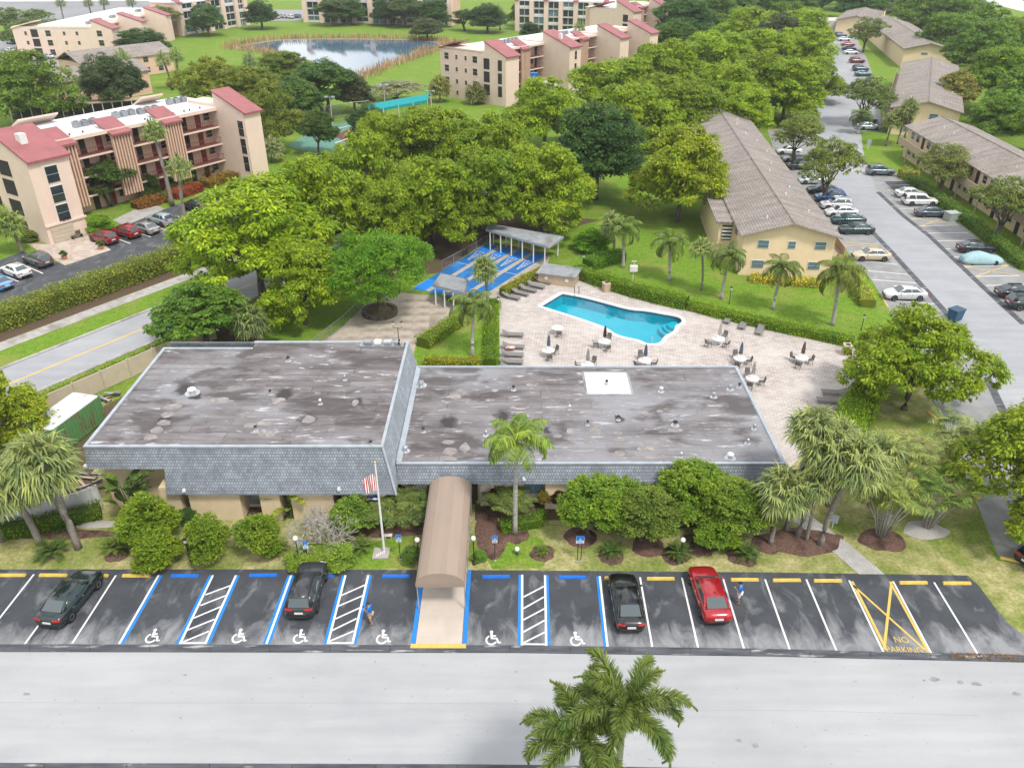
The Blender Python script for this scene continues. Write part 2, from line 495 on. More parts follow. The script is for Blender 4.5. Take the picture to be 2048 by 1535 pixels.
def asphalt_mat(name, c1, c2, c3):
    c1, c2, c3 = hk(c1), hk(c2), hk(c3)
    m, n, l, b = nm(name)
    v = coords(n, l)
    f1 = noise(n, l, v, .6, 8)
    base = ramp(n, l, f1, [(.35, c1), (.65, c2)])
    v2 = coords(n, l, (.8, .4, 1), .25)
    nf = noise(n, l, v2, 1.1, 9, .62, .6)
    if 'sealed' in name:                            # tyre-scrubbed band where cars turn out of the bays
        sy = n.new('ShaderNodeSeparateXYZ')
        l.new(v, sy.inputs[0])
        mr = n.new('ShaderNodeMapRange')
        for i_, x in enumerate((35.4, 33.3, 0.0, .27)): mr.inputs[i_ + 1].default_value = x
        l.new(sy.outputs[1], mr.inputs[0])
        ad = n.new('ShaderNodeMath')
        l.new(nf, ad.inputs[0]); l.new(mr.outputs[0], ad.inputs[1])
        nf = ad.outputs[0]
    st = ramp(n, l, nf, [(.53, 0.0), (.82, .8)])
    base = mixc(n, l, st, base, c3)
    fine = noise(n, l, v, 26, 3)
    base = mixc(n, l, 1.0, base, ramp(n, l, fine, [(.3, .85), (.7, 1.15)]), 'MULTIPLY')
    l.new(base, b.inputs['Base Color'])
    b.inputs['Roughness'].default_value = .8
    b.inputs['Specular IOR Level'].default_value = .35
    bumpn(n, l, b, fine, .25, .006)
    return m
def seam_mat(name, c1, c2, w):
    m, n, l, b = nm(name)
    v = coords(n, l)
    q = n.new('ShaderNodeTexWave')
    q.bands_direction = 'X'
    q.inputs['Scale'].default_value = .314 / w
    q.inputs['Distortion'].default_value = 0
    l.new(v, q.inputs['Vector'])
    col = ramp(n, l, q.outputs['Fac'], [(.0, c2), (.12, c1)])
    col = mixc(n, l, 1.0, col, ramp(n, l, noise(n, l, v, .5, 5), [(.3, .85), (.7, 1.15)]), 'MULTIPLY')
    l.new(col, b.inputs['Base Color'])
    b.inputs['Roughness'].default_value = .5
    bumpn(n, l, b, q.outputs['Fac'], .3, .03)
    return m
def shingle_mat(name, c1, c2):
    m, n, l, b = nm(name)
    v = coords(n, l, (1, 1, 1))
    q = n.new('ShaderNodeTexBrick')
    for k, x in (('Color1', c1), ('Color2', c2), ('Mortar', tuple(y * .62 for y in c1))): q.inputs[k].default_value = (*x, 1)
    for k, x in (('Scale', 1.0), ('Brick Width', .34), ('Row Height', .32), ('Mortar Size', .03)): q.inputs[k].default_value = x
    sx, cx = n.new('ShaderNodeSeparateXYZ'), n.new('ShaderNodeCombineXYZ')
    l.new(v, sx.inputs[0])
    l.new(sx.outputs[1], cx.inputs[0])
    l.new(sx.outputs[0], cx.inputs[1])
    l.new(cx.outputs[0], q.inputs['Vector'])
    col = mixc(n, l, 1.0, q.outputs['Color'], ramp(n, l, noise(n, l, coords(n, l, (.25, 1.2, 1)), .6, 7), [(.3, .78), (.7, 1.22)]), 'MULTIPLY')
    l.new(col, b.inputs['Base Color'])
    b.inputs['Roughness'].default_value = .9
    b.inputs['Specular IOR Level'].default_value = .2
    return m
def stone_mat():
    m, n, l, b = nm('pale_field_stone')
    v = coords(n, l, (1, 1, 1.6))
    q = n.new('ShaderNodeTexVoronoi')
    q.feature = 'DISTANCE_TO_EDGE'
    q.inputs['Scale'].default_value = 5
    l.new(v, q.inputs['Vector'])
    q2 = n.new('ShaderNodeTexVoronoi')
    q2.inputs['Scale'].default_value = 5
    l.new(v, q2.inputs['Vector'])
    bw = n.new('ShaderNodeRGBToBW')
    l.new(q2.outputs['Color'], bw.inputs[0])
    c = ramp(n, l, bw.outputs[0], [(.2, (.42, .36, .29)), (.8, (.66, .60, .52))])
    c = mixc(n, l, ramp(n, l, q.outputs['Distance'], [(.02, 1.0), (.09, 0.0)]), c, (.16, .13, .11))
    l.new(c, b.inputs['Base Color'])
    b.inputs['Roughness'].default_value = .9
    bumpn(n, l, b, q.outputs['Distance'], .8, .05)
    return m
def rust_mat():
    m, n, l, b = nm('rusty_green_steel')
    v = coords(n, l, (1, 1, .8))
    f = noise(n, l, v, 1.0, 8, .6, .4)
    c = mixc(n, l, ramp(n, l, f, [(.555, 0.0), (.585, 1.0)]), (.085, .22, .075), (.17, .06, .045))
    c = mixc(n, l, ramp(n, l, noise(n, l, v, 2.1, 5), [(.4, 0.0), (.8, .5)]), c, (.14, .28, .12))
    l.new(c, b.inputs['Base Color'])
    b.inputs['Roughness'].default_value = .75
    return m
def flag_mat():
    m, n, l, b = nm('striped_flag')
    v = coords(n, l)
    sx = n.new('ShaderNodeSeparateXYZ')
    l.new(v, sx.inputs[0])
    t = n.new('ShaderNodeMath'); t.operation = 'MULTIPLY'; t.inputs[1].default_value = 13 / .85
    l.new(sx.outputs[0], t.inputs[0])
    fr = n.new('ShaderNodeMath'); fr.operation = 'PINGPONG'; fr.inputs[1].default_value = 1
    l.new(t.outputs[0], fr.inputs[0])
    c = ramp(n, l, fr.outputs[0], [(.48, (.48, .03, .045)), (.52, (.78, .76, .74))])
    l.new(c, b.inputs['Base Color'])
    b.inputs['Roughness'].default_value = .85
    return m
def water_mat(name, c):
    m, n, l, b = nm(name)
    v = coords(n, l, (1, .4, 1))
    b.inputs['Base Color'].default_value = (*c, 1)
    b.inputs['Roughness'].default_value = .05
    b.inputs['IOR'].default_value = 1.33
    b.inputs['Specular IOR Level'].default_value = .45
    bumpn(n, l, b, noise(n, l, v, .9, 3), .10, .05)
    return m
def poolwater_mat():
    m, n, l, b = nm('pool_water')
    v = coords(n, l)
    tr = n.new('ShaderNodeBsdfTransparent')
    tr.inputs['Color'].default_value = (.27, .85, .91, 1)
    gl = n.new('ShaderNodeBsdfGlossy')
    gl.inputs['Roughness'].default_value = .02
    fr = n.new('ShaderNodeFresnel')
    fr.inputs['IOR'].default_value = 1.33
    bu = n.new('ShaderNodeBump')
    bu.inputs['Strength'].default_value = .06
    bu.inputs['Distance'].default_value = .03
    l.new(noise(n, l, v, 2.2, 3), bu.inputs['Height'])
    l.new(bu.outputs['Normal'], fr.inputs['Normal'])
    l.new(bu.outputs['Normal'], gl.inputs['Normal'])
    ms = n.new('ShaderNodeMixShader')
    l.new(fr.outputs[0], ms.inputs[0])
    l.new(tr.outputs[0], ms.inputs[1])
    l.new(gl.outputs[0], ms.inputs[2])
    l.new(ms.outputs[0], n['Material Output'].inputs['Surface'])
    return m
CLUB_O = Vector((-5.0, 53.0, 0.0))
def club_roof_mat():
    """rolled roofing: long overlapping sheets, brown wear, pale streaks and a few dark puddle stains"""
    m, n, l, b = nm('worn_rolled_roofing')
    v = coords(n, l)
    vs_ = coords(n, l, (.22, 1, 1))
    base = ramp(n, l, noise(n, l, vs_, 1.0, 9, .65), [(.32, (.13, .112, .11)), (.5, (.20, .178, .178)), (.68, (.285, .275, .285))])
    q = n.new('ShaderNodeTexBrick')
    q.offset = .37
    for k, x in (('Color1', (1, 1, 1)), ('Color2', (.7, .68, .68)), ('Mortar', (.45, .43, .43))): q.inputs[k].default_value = (*x, 1)
    for k, x in (('Scale', 1.0), ('Brick Width', 7.5), ('Row Height', .92), ('Mortar Size', .04), ('Mortar Smooth', .5)): q.inputs[k].default_value = x
    vd = n.new('ShaderNodeVectorMath')
    vd.operation = 'ADD'
    nd = n.new('ShaderNodeTexNoise')
    nd.inputs['Scale'].default_value = .5
    l.new(v, nd.inputs['Vector'])
    sc_ = n.new('ShaderNodeVectorMath'); sc_.operation = 'SCALE'; sc_.inputs['Scale'].default_value = .35
    l.new(nd.outputs['Color'], sc_.inputs[0])
    l.new(v, vd.inputs[0]); l.new(sc_.outputs[0], vd.inputs[1])
    l.new(vd.outputs[0], q.inputs['Vector'])
    base = mixc(n, l, 1.0, base, q.outputs['Color'], 'MULTIPLY')
    q2 = n.new('ShaderNodeTexBrick')
    q2.offset = .31
    for k, x in (('Color1', (1.35, 1.33, 1.33)), ('Color2', (.62, .58, .57)), ('Mortar', (.4, .37, .37))): q2.inputs[k].default_value = (*x, 1)
    for k, x in (('Scale', 1.0), ('Brick Width', 1.5), ('Row Height', .46), ('Mortar Size', .05), ('Mortar Smooth', .8)): q2.inputs[k].default_value = x
    l.new(vd.outputs[0], q2.inputs['Vector'])
    base = mixc(n, l, ramp(n, l, noise(n, l, v, .38, 6, .6), [(.50, 0.0), (.60, .75)]), base, mixc(n, l, 1.0, base, q2.outputs['Color'], 'MULTIPLY'))
    light = ramp(n, l, noise(n, l, v, .13, 5), [(.46, 0.0), (.66, .7)])
    base = mixc(n, l, light, base, (.30, .305, .325))
    vw = coords(n, l, (.8, 3.2, 1))
    base = mixc(n, l, ramp(n, l, noise(n, l, vw, .8, 8, .65, .5), [(.585, 0.0), (.67, .9)]), base, (.58, .59, .61))
    vk = coords(n, l, (.5, 1.0, 1))
    base = mixc(n, l, ramp(n, l, noise(n, l, vk, .42, 8, .6, .4), [(.52, 0.0), (.62, .8)]), base, (.072, .058, .055))
    # puddle stains with ragged edges
    wob = n.new('ShaderNodeTexNoise'); wob.inputs['Scale'].default_value = 1.6; wob.inputs['Detail'].default_value = 5
    l.new(v, wob.inputs['Vector'])
    sub = n.new('ShaderNodeVectorMath'); sub.operation = 'SUBTRACT'; sub.inputs[1].default_value = (.5, .5, .5)
    l.new(wob.outputs['Color'], sub.inputs[0])
    scw = n.new('ShaderNodeVectorMath'); scw.operation = 'SCALE'; scw.inputs['Scale'].default_value = 1.3
    l.new(sub.outputs[0], scw.inputs[0])
    vv = n.new('ShaderNodeVectorMath'); vv.operation = 'ADD'
    l.new(v, vv.inputs[0]); l.new(scw.outputs[0], vv.inputs[1])
    for (px, py, z, r) in ((368, 778, 5.8, .95), (392, 792, 5.8, .5), (570, 788, 5.8, .9), (616, 836, 5.8, .75), (898, 843, 3.8, .85), (1006, 832, 3.8, .8), (714, 803, 5.8, .55), (1093, 862, 3.8, .45), (1237, 838, 3.8, .4), (330, 838, 5.8, .6)):
        c = G(px, py, z)
        s = n.new('ShaderNodeVectorMath'); s.operation = 'SUBTRACT'; s.inputs[1].default_value = c - CLUB_O
        l.new(vv.outputs[0], s.inputs[0])
        ml = n.new('ShaderNodeVectorMath'); ml.operation = 'MULTIPLY'; ml.inputs[1].default_value = (1, .75, 0)
        l.new(s.outputs[0], ml.inputs[0])
        le = n.new('ShaderNodeVectorMath'); le.operation = 'LENGTH'
        l.new(ml.outputs[0], le.inputs[0])
        base = mixc(n, l, ramp(n, l, le.outputs['Value'], [(min(r * .45, .95), .95), (min(r * 1.0, .99), 0.0)]), base, (.035, .03, .03))
    l.new(mixc(n, l, 1.0, base, (HK, HK, HK), 'MULTIPLY'), b.inputs['Base Color'])
    b.inputs['Roughness'].default_value = .6
    b.inputs['Specular IOR Level'].default_value = .3
    bumpn(n, l, b, q.outputs['Fac'], -.2, .02)
    return m
setup_materials()

# ================================================================== THE SETTING
def struct(name, pts, m, z, holes=(), kind='structure', parent=None, px=True):
    P = GP(pts) if px else [Vector((p[0], p[1], 0)) for p in pts]
    o = MB().sheet(P, z, holes).build(name, m, parent)
    if not parent: tag(o, kind=kind)
    return o
def smooth_loop(pts, it=2):
    P = [Vector((p[0], p[1], 0)) for p in pts]
    for _ in range(it):
        Q = []
        for i in range(len(P)):
            a, b = P[i], P[(i + 1) % len(P)]
            Q += [a * .75 + b * .25, a * .25 + b * .75]
        P = Q
    return P
def grow(P, d):
    """outline moved outwards by d"""
    n = len(P)
    area = sum(P[i].x * P[(i + 1) % n].y - P[(i + 1) % n].x * P[i].y for i in range(n))
    s = 1 if area > 0 else -1
    out = []
    for i in range(n):
        t = (P[(i + 1) % n] - P[i - 1]).normalized()
        out.append(P[i] + Vector((t.y, -t.x, 0)) * d * s)
    return out
def inside(p, poly):
    c, n = False, len(poly)
    for i in range(n):
        a, b = poly[i], poly[i - 1]
        if (a[1] > p[1]) != (b[1] > p[1]) and p[0] < (b[0] - a[0]) * (p[1] - a[1]) / (b[1] - a[1]) + a[0]: c = not c
    return c

POOL_PX = [(1083, 612.5), (1083.5, 611.5), (1124, 587), (1126, 587), (1160, 593), (1200, 603), (1257, 619), (1290, 621), (1322, 627), (1352, 632), (1364, 638), (1363, 646), (1350, 651), (1349, 662),
           (1328, 672), (1322, 684), (1310, 688), (1292, 687), (1280, 680), (1252, 675), (1230, 668), (1215, 656), (1170, 640), (1120, 624), (1085, 613)]
pool_in = smooth_loop(GP(POOL_PX), 2)
pool_out = grow(pool_in, .42)

ground = tag(MB().sheet([(-1500, -200), (1500, -200), (1500, 2500), (-1500, 2500)], 0, [pool_out]).build('ground', MAT['grass']), kind='structure')

# ---- front: drive, gutter, parking row
def off(pts, dy): return [(a, b + dy) for a, b in pts]
EDGE = [(-900, 1303), (0, 1303), (1024, 1305), (1536, 1312), (2048, 1324), (2700, 1342)]
near = [(-1400, 1522), (0, 1525), (1024, 1528), (2048, 1550), (2900, 1575)]
front_road = struct('drive', EDGE + near[::-1], MAT['road'], .006)
struct('near_verge', off(near, 14) + [(2900, 2400), (-1400, 2400)], MAT['grass'], .004)
def lerp_poly(pl, t):
    """point at fraction t of a polyline (by x)"""
    x = pl[0][0] + (pl[-1][0] - pl[0][0]) * t
    for a, b in zip(pl, pl[1:]):
        if a[0] <= x <= b[0]:
            k = (x - a[0]) / (b[0] - a[0])
            return (x, a[1] + (b[1] - a[1]) * k)
    return pl[-1]
def gutter(name, e0, e1, n, z):
    """a run of poured gutter slabs between two sighted edges"""
    base = struct(name, e0 + e1[::-1], MAT['dark_opening'], z)
    for i in range(n):
        t0, t1 = i / n, (i + 1) / n
        q = [lerp_poly(e0, t0), lerp_poly(e0, t1), lerp_poly(e1, t1), lerp_poly(e1, t0)]
        P = GP(q)
        c = sum(P, Vector()) / 4
        P = [c + (p - c) * Vector((.995, .97, 1)) for p in P]
        MB().prism(P, z + .004, z + .05).build('gutter_slab', MAT['gutter'], base, bevel=.008, seg=1)
gutter('gutter', off([(-900, 1288), (0, 1288), (1024, 1290), (1536, 1297), (2048, 1310), (2700, 1328)], 0), EDGE, 30, .0)
gutter('near_gutter', near, off(near, 15), 26, .0)

lot = struct('parking_lot', [(-900, 1137), (0, 1138), (512, 1138), (1024, 1140), (1536, 1144), (1935, 1150), (1958, 1171), (1989, 1213), (2018, 1247), (2048, 1270), (2120, 1300), (2140, 1313),
                             (2048, 1311), (1536, 1298), (1024, 1291), (0, 1289), (-900, 1289)], MAT['asphalt'], .012)
LZ = .018
def stripe(name, a, b, wpx, m, parent=None, z=LZ, wm=None):
    A_, B_ = G(*a), G(*b)
    d = (B_ - A_).normalized()
    s = Vector((-d.y, d.x, 0)) * ((wm or wpx / 31.0) / 2)
    return MB().sheet([A_ + s, A_ - s, B_ - s, B_ + s], z).build(name, m, parent or lot)
for a, b in [((68, 1148), (-41, 1287)), ((151, 1149), (50, 1287)), ((232, 1150), (144.5, 1286)),
             ((1280, 1154), (1304.5, 1293)), ((1364, 1155), (1396, 1294)), ((1446, 1156), (1488, 1297)), ((1530, 1158), (1580, 1300)), ((1612.5, 1158), (1673, 1301)),
             ((1698, 1160), (1767, 1304)), ((1786, 1162), (1862, 1305)), ((1868, 1164), (1955, 1307)), ((-20, 1148), (-135, 1287))]:
    stripe('stall_line', a, b, 3.6, MAT['white_line'])
def pair(bt, bb, wt_, wb, y0=1150, y1=1287):
    stripe('blue_stall_line', (bt, y0), (bb, y1), 5.4, MAT['blue_line'])
    stripe('stall_line', (wt_, y0), (wb, y1), 4.2, MAT['white_line'], z=LZ + .004)
pair(323, 244.5, 317.5, 238.5)
pair(421, 354.5, 426, 360)
pair(477, 417, 472, 410.5)
pair(578, 528, 582.5, 533); stripe('blue_stall_line', (587, 1150), (538, 1287), 5, MAT['blue_line'])
pair(686.5, 650, 691, 655.5); pair(741, 710.5, 736.5, 705)
pair(1040, 1038, 1044.5, 1044, 1149, 1290); pair(1094.5, 1098, 1090, 1092.5, 1150, 1291)
pair(1195, 1210, 1199.5, 1215, 1152, 1293)
def crop_pts(ox, lst): return [((ox + a / 3.529, 1100 + b / 3.529), (ox + c / 3.529, 1100 + d / 3.529)) for a, b, c, d in lst]
for a, b in (crop_pts(0, [(1450, 315, 1640, 245), (1415, 390, 1600, 318), (1365, 480, 1560, 398), (1320, 565, 1515, 487), (1290, 648, 1475, 572), (1275, 655, 1450, 655)]) +
             crop_pts(512, [(600, 320, 775, 243), (580, 395, 755, 320), (560, 485, 735, 405), (530, 570, 710, 482), (512, 645, 690, 570), (505, 655, 690, 655)]) +
             crop_pts(1024, [(82, 330, 225, 255), (80, 412, 225, 330), (80, 492, 230, 412), (78, 578, 230, 495), (78, 655, 233, 578), (72, 662, 245, 664)])):
    stripe('hatch_line', a, b, 3.4, MAT['white_line'], z=LZ + .008)
for a, b, w in [((1704, 1162), (1773, 1300), 5.4), ((1780, 1163), (1857, 1304), 5.0), ((1706, 1170), (1850, 1299), 4.4), ((1783, 1163), (1768, 1298), 5.0)]:
    stripe('no_parking_line', a, b, w, MAT['yellow_line'], z=LZ + .004 + .004 * (a[0] == 1783))

def ring_pts(cx, cy, r, a0, a1, n): return [(cx + r * math.cos(a0 + (a1 - a0) * i / n), cy + r * math.sin(a0 + (a1 - a0) * i / n)) for i in range(n + 1)]
def wheelchair_mesh():
    """the access symbol: seated figure and wheel arc, 1 unit tall, lying flat, top towards +Y"""
    b = MB()
    def poly(pts): b.sheet(pts, 0)
    def bar(p, q, w):
        d = Vector((q[0] - p[0], q[1] - p[1], 0)).normalized() * (w / 2)
        poly([(p[0] - d.y, p[1] + d.x), (p[0] + d.y, p[1] - d.x), (q[0] + d.y, q[1] - d.x), (q[0] - d.y, q[1] + d.x)])
    poly(ring_pts(-.02, .88, .105, 0, 2 * math.pi, 14)[:-1])
    bar((-.02, .77), (.02, .38), .15)
    bar((-.02, .60), (.26, .60), .09)
    bar((.0, .42), (.33, .42), .12)
    bar((.30, .44), (.42, .10), .12)
    bar((.38, .10), (.56, .15), .10)
    o_ = ring_pts(-.02, .30, .36, R(115), R(338), 20)
    i_ = ring_pts(-.02, .30, .25, R(115), R(338), 20)
    poly(o_ + i_[::-1])
    return b.mesh('wheelchair_symbol', MAT['white_line'])
wc = wheelchair_mesh()
for px, py in [(299, 1284), (473, 1284), (596, 1285), (763, 1286), (983, 1288), (1153, 1290)]:
    p = G(px, py)
    ob('wheelchair_symbol', wc, lot, (p.x, p.y, LZ + .004), None, (.98, 1.08, 1))
def text_mesh(body, size, m, sx=1.0, ext=0.0):
    cu = bpy.data.curves.new('lettering', 'FONT')
    cu.body, cu.size, cu.align_x, cu.extrude = body, size, 'CENTER', ext
    o = bpy.data.objects.new('lettering', cu)
    COL.objects.link(o)
    dg = bpy.context.evaluated_depsgraph_get()
    me = bpy.data.meshes.new_from_object(o.evaluated_get(dg))
    bpy.data.objects.remove(o)
    bpy.data.curves.remove(cu)
    me.materials.clear()
    me.materials.append(m)
    return me
for body, px, py, s, sx in [('NO', 1805, 1285, .62, .9), ('PARKING', 1811, 1305, .62, .82)]:
    p = G(px, py)
    ob('lettering', text_mesh(body, s, MAT['yellow_line']), lot, (p.x, p.y, LZ + .012), (0, 0, -.05), (sx, 1.05, 1))
# carpet ramp under the awning
carp = MB().prism([(-5.72, 33.35), (-2.98, 33.35), (-2.98, 45.3), (-5.72, 45.3)], .012, .05).build('entrance_walk', MAT['carpet'])
tag(carp, kind='structure')
for x in (-5.88, -2.82):
    bx(x - .13, x + .13, 33.35, 39.6, .0, .046).build('blue_edge', MAT['blue_line'], carp)
bx(-6.0, -2.72, 33.02, 33.34, .01, .06).build('yellow_edge', MAT['yellow_line'], carp)
# fallen leaves in the gutter
def scatter_leaves(name, pts, n, size, color, m=None, zmax=.05, seed=1):
    rng = np.random.default_rng(seed)
    P = GP(pts)
    x0, x1 = min(p.x for p in P), max(p.x for p in P)
    y0, y1 = min(p.y for p in P), max(p.y for p in P)
    out = []
    while len(out) < n:
        q = (rng.uniform(x0, x1), rng.uniform(y0, y1))
        if inside(q, P): out.append(q)
    b = MB()
    for (x, y) in out:
        a, s, t = rng.uniform(0, 6.28), size * rng.uniform(.5, 1.3), rng.uniform(.01, zmax)
        c, d = math.cos(a) * s, math.sin(a) * s
        b.add([(x - c, y - d, t), (x + d * .4, y - c * .4, t + .02), (x + c, y + d, t + .01), (x - d * .4, y + c * .4, t + .015)], [(0, 1, 2, 3)])
    o = b.build(name, m or MAT['leaf'], color=color)
    return tag(o, kind='stuff')
scatter_leaves('fallen_leaves', [(1895, 1305), (2040, 1309), (2040, 1322), (1900, 1318)], 320, .07, (.22, .12, .05), zmax=.10)

# ---- lawns round the clubhouse
front_lawn = struct('front_lawn', [(-900, 1137), (0, 1138), (512, 1138), (1024, 1140), (1536, 1144), (1935, 1150), (1958, 1171), (1989, 1213), (2018, 1247), (2048, 1270), (2110, 1292),
                                   (2300, 1250), (2060, 1130), (1992, 1120), (1945, 990), (1885, 840), (1860, 790), (1790, 680), (1720, 735), (1690, 800), (1640, 870), (1560, 960), (1000, 985), (0, 900), (-900, 1000)], MAT['dry_grass'], .004)
for pts in [[(1010, 1062), (1050, 1062), (1085, 1080), (1100, 1110), (1085, 1135), (985, 1138), (965, 1100), (975, 1070)], [(640, 1100), (760, 1080), (830, 1070), (830, 1135), (600, 1136)]]:
    struct('watered_lawn', pts, MAT['grass'], .009)
def bed(px, py, r, m='mulch', ry=None, name='mulch_bed', z=.014, seed=0):
    c = G(px, py)
    rnd = random.Random(px * 7 + py)
    pts = [(c.x + math.cos(t) * r * rnd.uniform(.85, 1.12), c.y + math.sin(t) * (ry or r) * rnd.uniform(.85, 1.12)) for t in [i * 2 * math.pi / 18 for i in range(18)]]
    pts = smooth_loop(pts, 1)
    inner = [(c.x + (p.x - c.x) * .55, c.y + (p.y - c.y) * .55) for p in pts]
    b = MB()
    n = len(pts)
    b.add([(p.x, p.y, z) for p in pts] + [(q[0], q[1], z + .07) for q in inner] + [(c.x, c.y, z + .10)],
          [(i, (i + 1) % n, n + (i + 1) % n, n + i) for i in range(n)] + [(n + i, n + (i + 1) % n, 2 * n) for i in range(n)])
    return tag(b.build(name, MAT[m], smooth=True), kind='structure')
for a in [(1030, 1068, 1.0), (1085, 1106, .85), (1223, 1112, .9), (1350, 1110, 1.0), (1485, 1112, 1.05), (1160, 1074, 1.1), (1295, 1092, 1.15), (1395, 1090, 1.25), (235, 1108, .85), (1532, 1088, 1.0)]: bed(*a)
bed(1608, 1082, 3.0, 'mulch', 1.5)
bed(1765, 1080, 1.7, 'mulch', 1.2)
bed(1850, 1060, 1.6, 'gravel', 1.0)
bed(770, 1052, 4.2, 'mulch', 1.3)
bed(985, 1060, 1.2, 'mulch', 3.2)
bed(185, 1048, 2.8, 'gravel', .45)
bed(90, 1068, 5.0, 'mulch', .55)
struct('planting_bed', [(395, 1040), (680, 1030), (840, 1040), (840, 985), (395, 985)], MAT['soil'], .010)
struct('planting_bed', [(950, 1040), (1130, 1040), (1300, 1060), (1500, 1045), (1500, 970), (950, 970)], MAT['soil'], .010)
struct('garden_path', [(1545, 985), (1580, 1000), (1640, 1045), (1700, 1090), (1770, 1148), (1718, 1148), (1660, 1098), (1605, 1055), (1560, 1020), (1530, 1000)], MAT['path'], .026)

# ---- left: street, pavement, verges
pA, pB = G(15, 731), G(357, 596)
SD = (pB - pA).normalized()                       # direction of the street
SN = Vector((SD.y, -SD.x, 0))                     # towards the clubhouse
def W(px, py): return (G(px, py) - pA).dot(SN)
def strip(name, w0, w1, s0, s1, m, z, parent=None):
    P = [pA + SD * s + SN * w for s, w in ((s0, w0), (s1, w0), (s1, w1), (s0, w1))]
    o = MB().sheet(P, z).build(name, m, parent)
    return o if parent else tag(o, kind='structure')
wn_ = W(322, 678)
strip('street', .25, wn_ - .3, -60, 75, MAT['road_side'], .010)
strip('centre_line', wn_ / 2 - .12, wn_ / 2 + .12, -60, 75, MAT['yellow_line'], .015).parent = bpy.data.objects['street']
for nme, w0 in (('kerb', -.1), ('kerb', wn_ - .35)):
    o = strip(nme, w0, w0 + .4, -60, 75, MAT['concrete'], .006)
    for i in range(45):
        P = [pA + SD * (-60 + 3 * i + a) + SN * (w0 + b) for a, b in ((.02, .02), (2.98, .02), (2.98, .38), (.02, .38))]
        MB().prism(P, .0, .11).build('kerb_stone', MAT['concrete'], o)
ws0, ws1 = W(0, 685), W(0, 702)
pav = strip('pavement', ws0, ws1, -60, 75, MAT['dark_opening'], .010)
for i in range(88):
    P = [pA + SD * (-60 + 1.53 * i + a) + SN * b for a, b in ((.01, ws0), (1.51, ws0), (1.51, ws1), (.01, ws1))]
    MB().prism(P, .004, .035).build('paving_slab', MAT['concrete'], pav)
strip('soil_strip', ws0 - 2.6, ws0 - .02, -60, 60, MAT['soil'], .008)

# ---- condo car park and drive
struct('condo_car_park', [(-150, 640), (-150, 565), (0, 520), (45, 503), (130, 530), (222, 500), (175, 478), (260, 440), (330, 418), (420, 385), (560, 380), (500, 440), (360, 500), (100, 590)], MAT['asphalt_mid'], .014)
struct('condo_driveway', [(50, 486), (105, 489), (178, 468), (222, 500), (130, 531)], MAT['drive_paver'], .022)
cpk = bpy.data.objects['condo_car_park']
for a, b in [((235, 478), (261, 487)), ((280, 467), (302, 474)), ((316, 455), (338, 462)), ((350, 443), (373, 450)), ((0, 548), (37, 563)), ((52, 532), (86, 547)), ((155, 496), (190, 505))]:
    stripe('bay_line', a, b, 0, MAT['white_line'], cpk, .020, wm=.16)
struct('condo_path', [(225, 440), (300, 405), (330, 418), (250, 452)], MAT['concrete'], .016)

# ---- court, plaza, grove floor
PLAZA = [(610, 705), (690, 650), (738, 602), (800, 585), (875, 592), (915, 612), (885, 652), (832, 690), (820, 730)]
struct('grove_floor', [(520, 705), (540, 630), (640, 585), (760, 560), (880, 545), (975, 480), (1090, 470), (1200, 440), (1000, 420), (800, 440), (600, 520), (420, 640), (440, 705)], MAT['soil'], .005)
plz = struct('plaza', PLAZA, MAT['plaza'], .010)
pz = GP(PLAZA)
slab = bx(-.885, .885, -.885, .885, 0, .035).mesh('plaza_slab', MAT['plaza'], bevel=.01, seg=1)
a0 = R(4)
for i in range(-14, 14):
    for j in range(-10, 14):
        c = G(775, 640) + Vector((math.cos(a0) * i * 1.8 - math.sin(a0) * j * 1.8, math.sin(a0) * i * 1.8 + math.cos(a0) * j * 1.8, 0))
        cs = [c + Vector((sx, sy, 0)) for sx in (-.9, .9) for sy in (-.9, .9)]
        if all(inside(q, pz) for q in cs):
            ob('plaza_slab', slab, plz, (c.x, c.y, .005), (0, 0, a0))
# ---- pool deck and pool
DECK = [(1000, 760), (998, 600), (1000, 584), (1092, 540), (1145, 548), (1260, 592), (1370, 620), (1500, 650), (1620, 678), (1712, 697), (1722, 735), (1690, 800), (1655, 850), (1560, 960), (1000, 960)]
deck = MB().sheet(GP(DECK), .014, [pool_out]).build('pool_deck', MAT['paver'])
tag(deck, kind='structure')
def ring_band(a, b, za, zb):
    n = len(a)
    return MB().add([(p.x, p.y, za) for p in a] + [(p.x, p.y, zb) for p in b], [(i, (i + 1) % n, n + (i + 1) % n, n + i) for i in range(n)])
pool = thing('swimming_pool', 'turquoise swimming pool with rounded shallow end and white coping', 'pool', sum(pool_in, Vector()) / len(pool_in))
tag(pool, kind='structure')
pc = pool.location
pi_ = [p - pc for p in pool_in]
po_ = [p - pc for p in pool_out]
b = MB()
n = len(pi_)
b.add([(p.x, p.y, .05) for p in po_] + [(p.x, p.y, .05) for p in pi_] + [(p.x, p.y, -.15) for p in po_] + [(p.x, p.y, -.10) for p in pi_],
      [(i, (i + 1) % n, n + (i + 1) % n, n + i) for i in range(n)] + [(2 * n + i, 2 * n + (i + 1) % n, (i + 1) % n, i) for i in range(n)] + [(n + i, n + (i + 1) % n, 3 * n + (i + 1) % n, 3 * n + i) for i in range(n)])
b.build('coping', MAT['coping'], pool)
ring_band([p * .9995 for p in pi_], [p * .9995 for p in pi_], -.08, -.32).build('tile_band', MAT['pool_tile'], pool)
bs = ring_band(pi_, pi_, -.30, -1.35)
bs.sheet(pi_, -1.35)
bs.build('basin', MAT['plaster'], pool)
MB().sheet([p * .999 for p in pi_], -.14).build('water', MAT['pool_water'], pool)
st = G(1345, 645) - pc
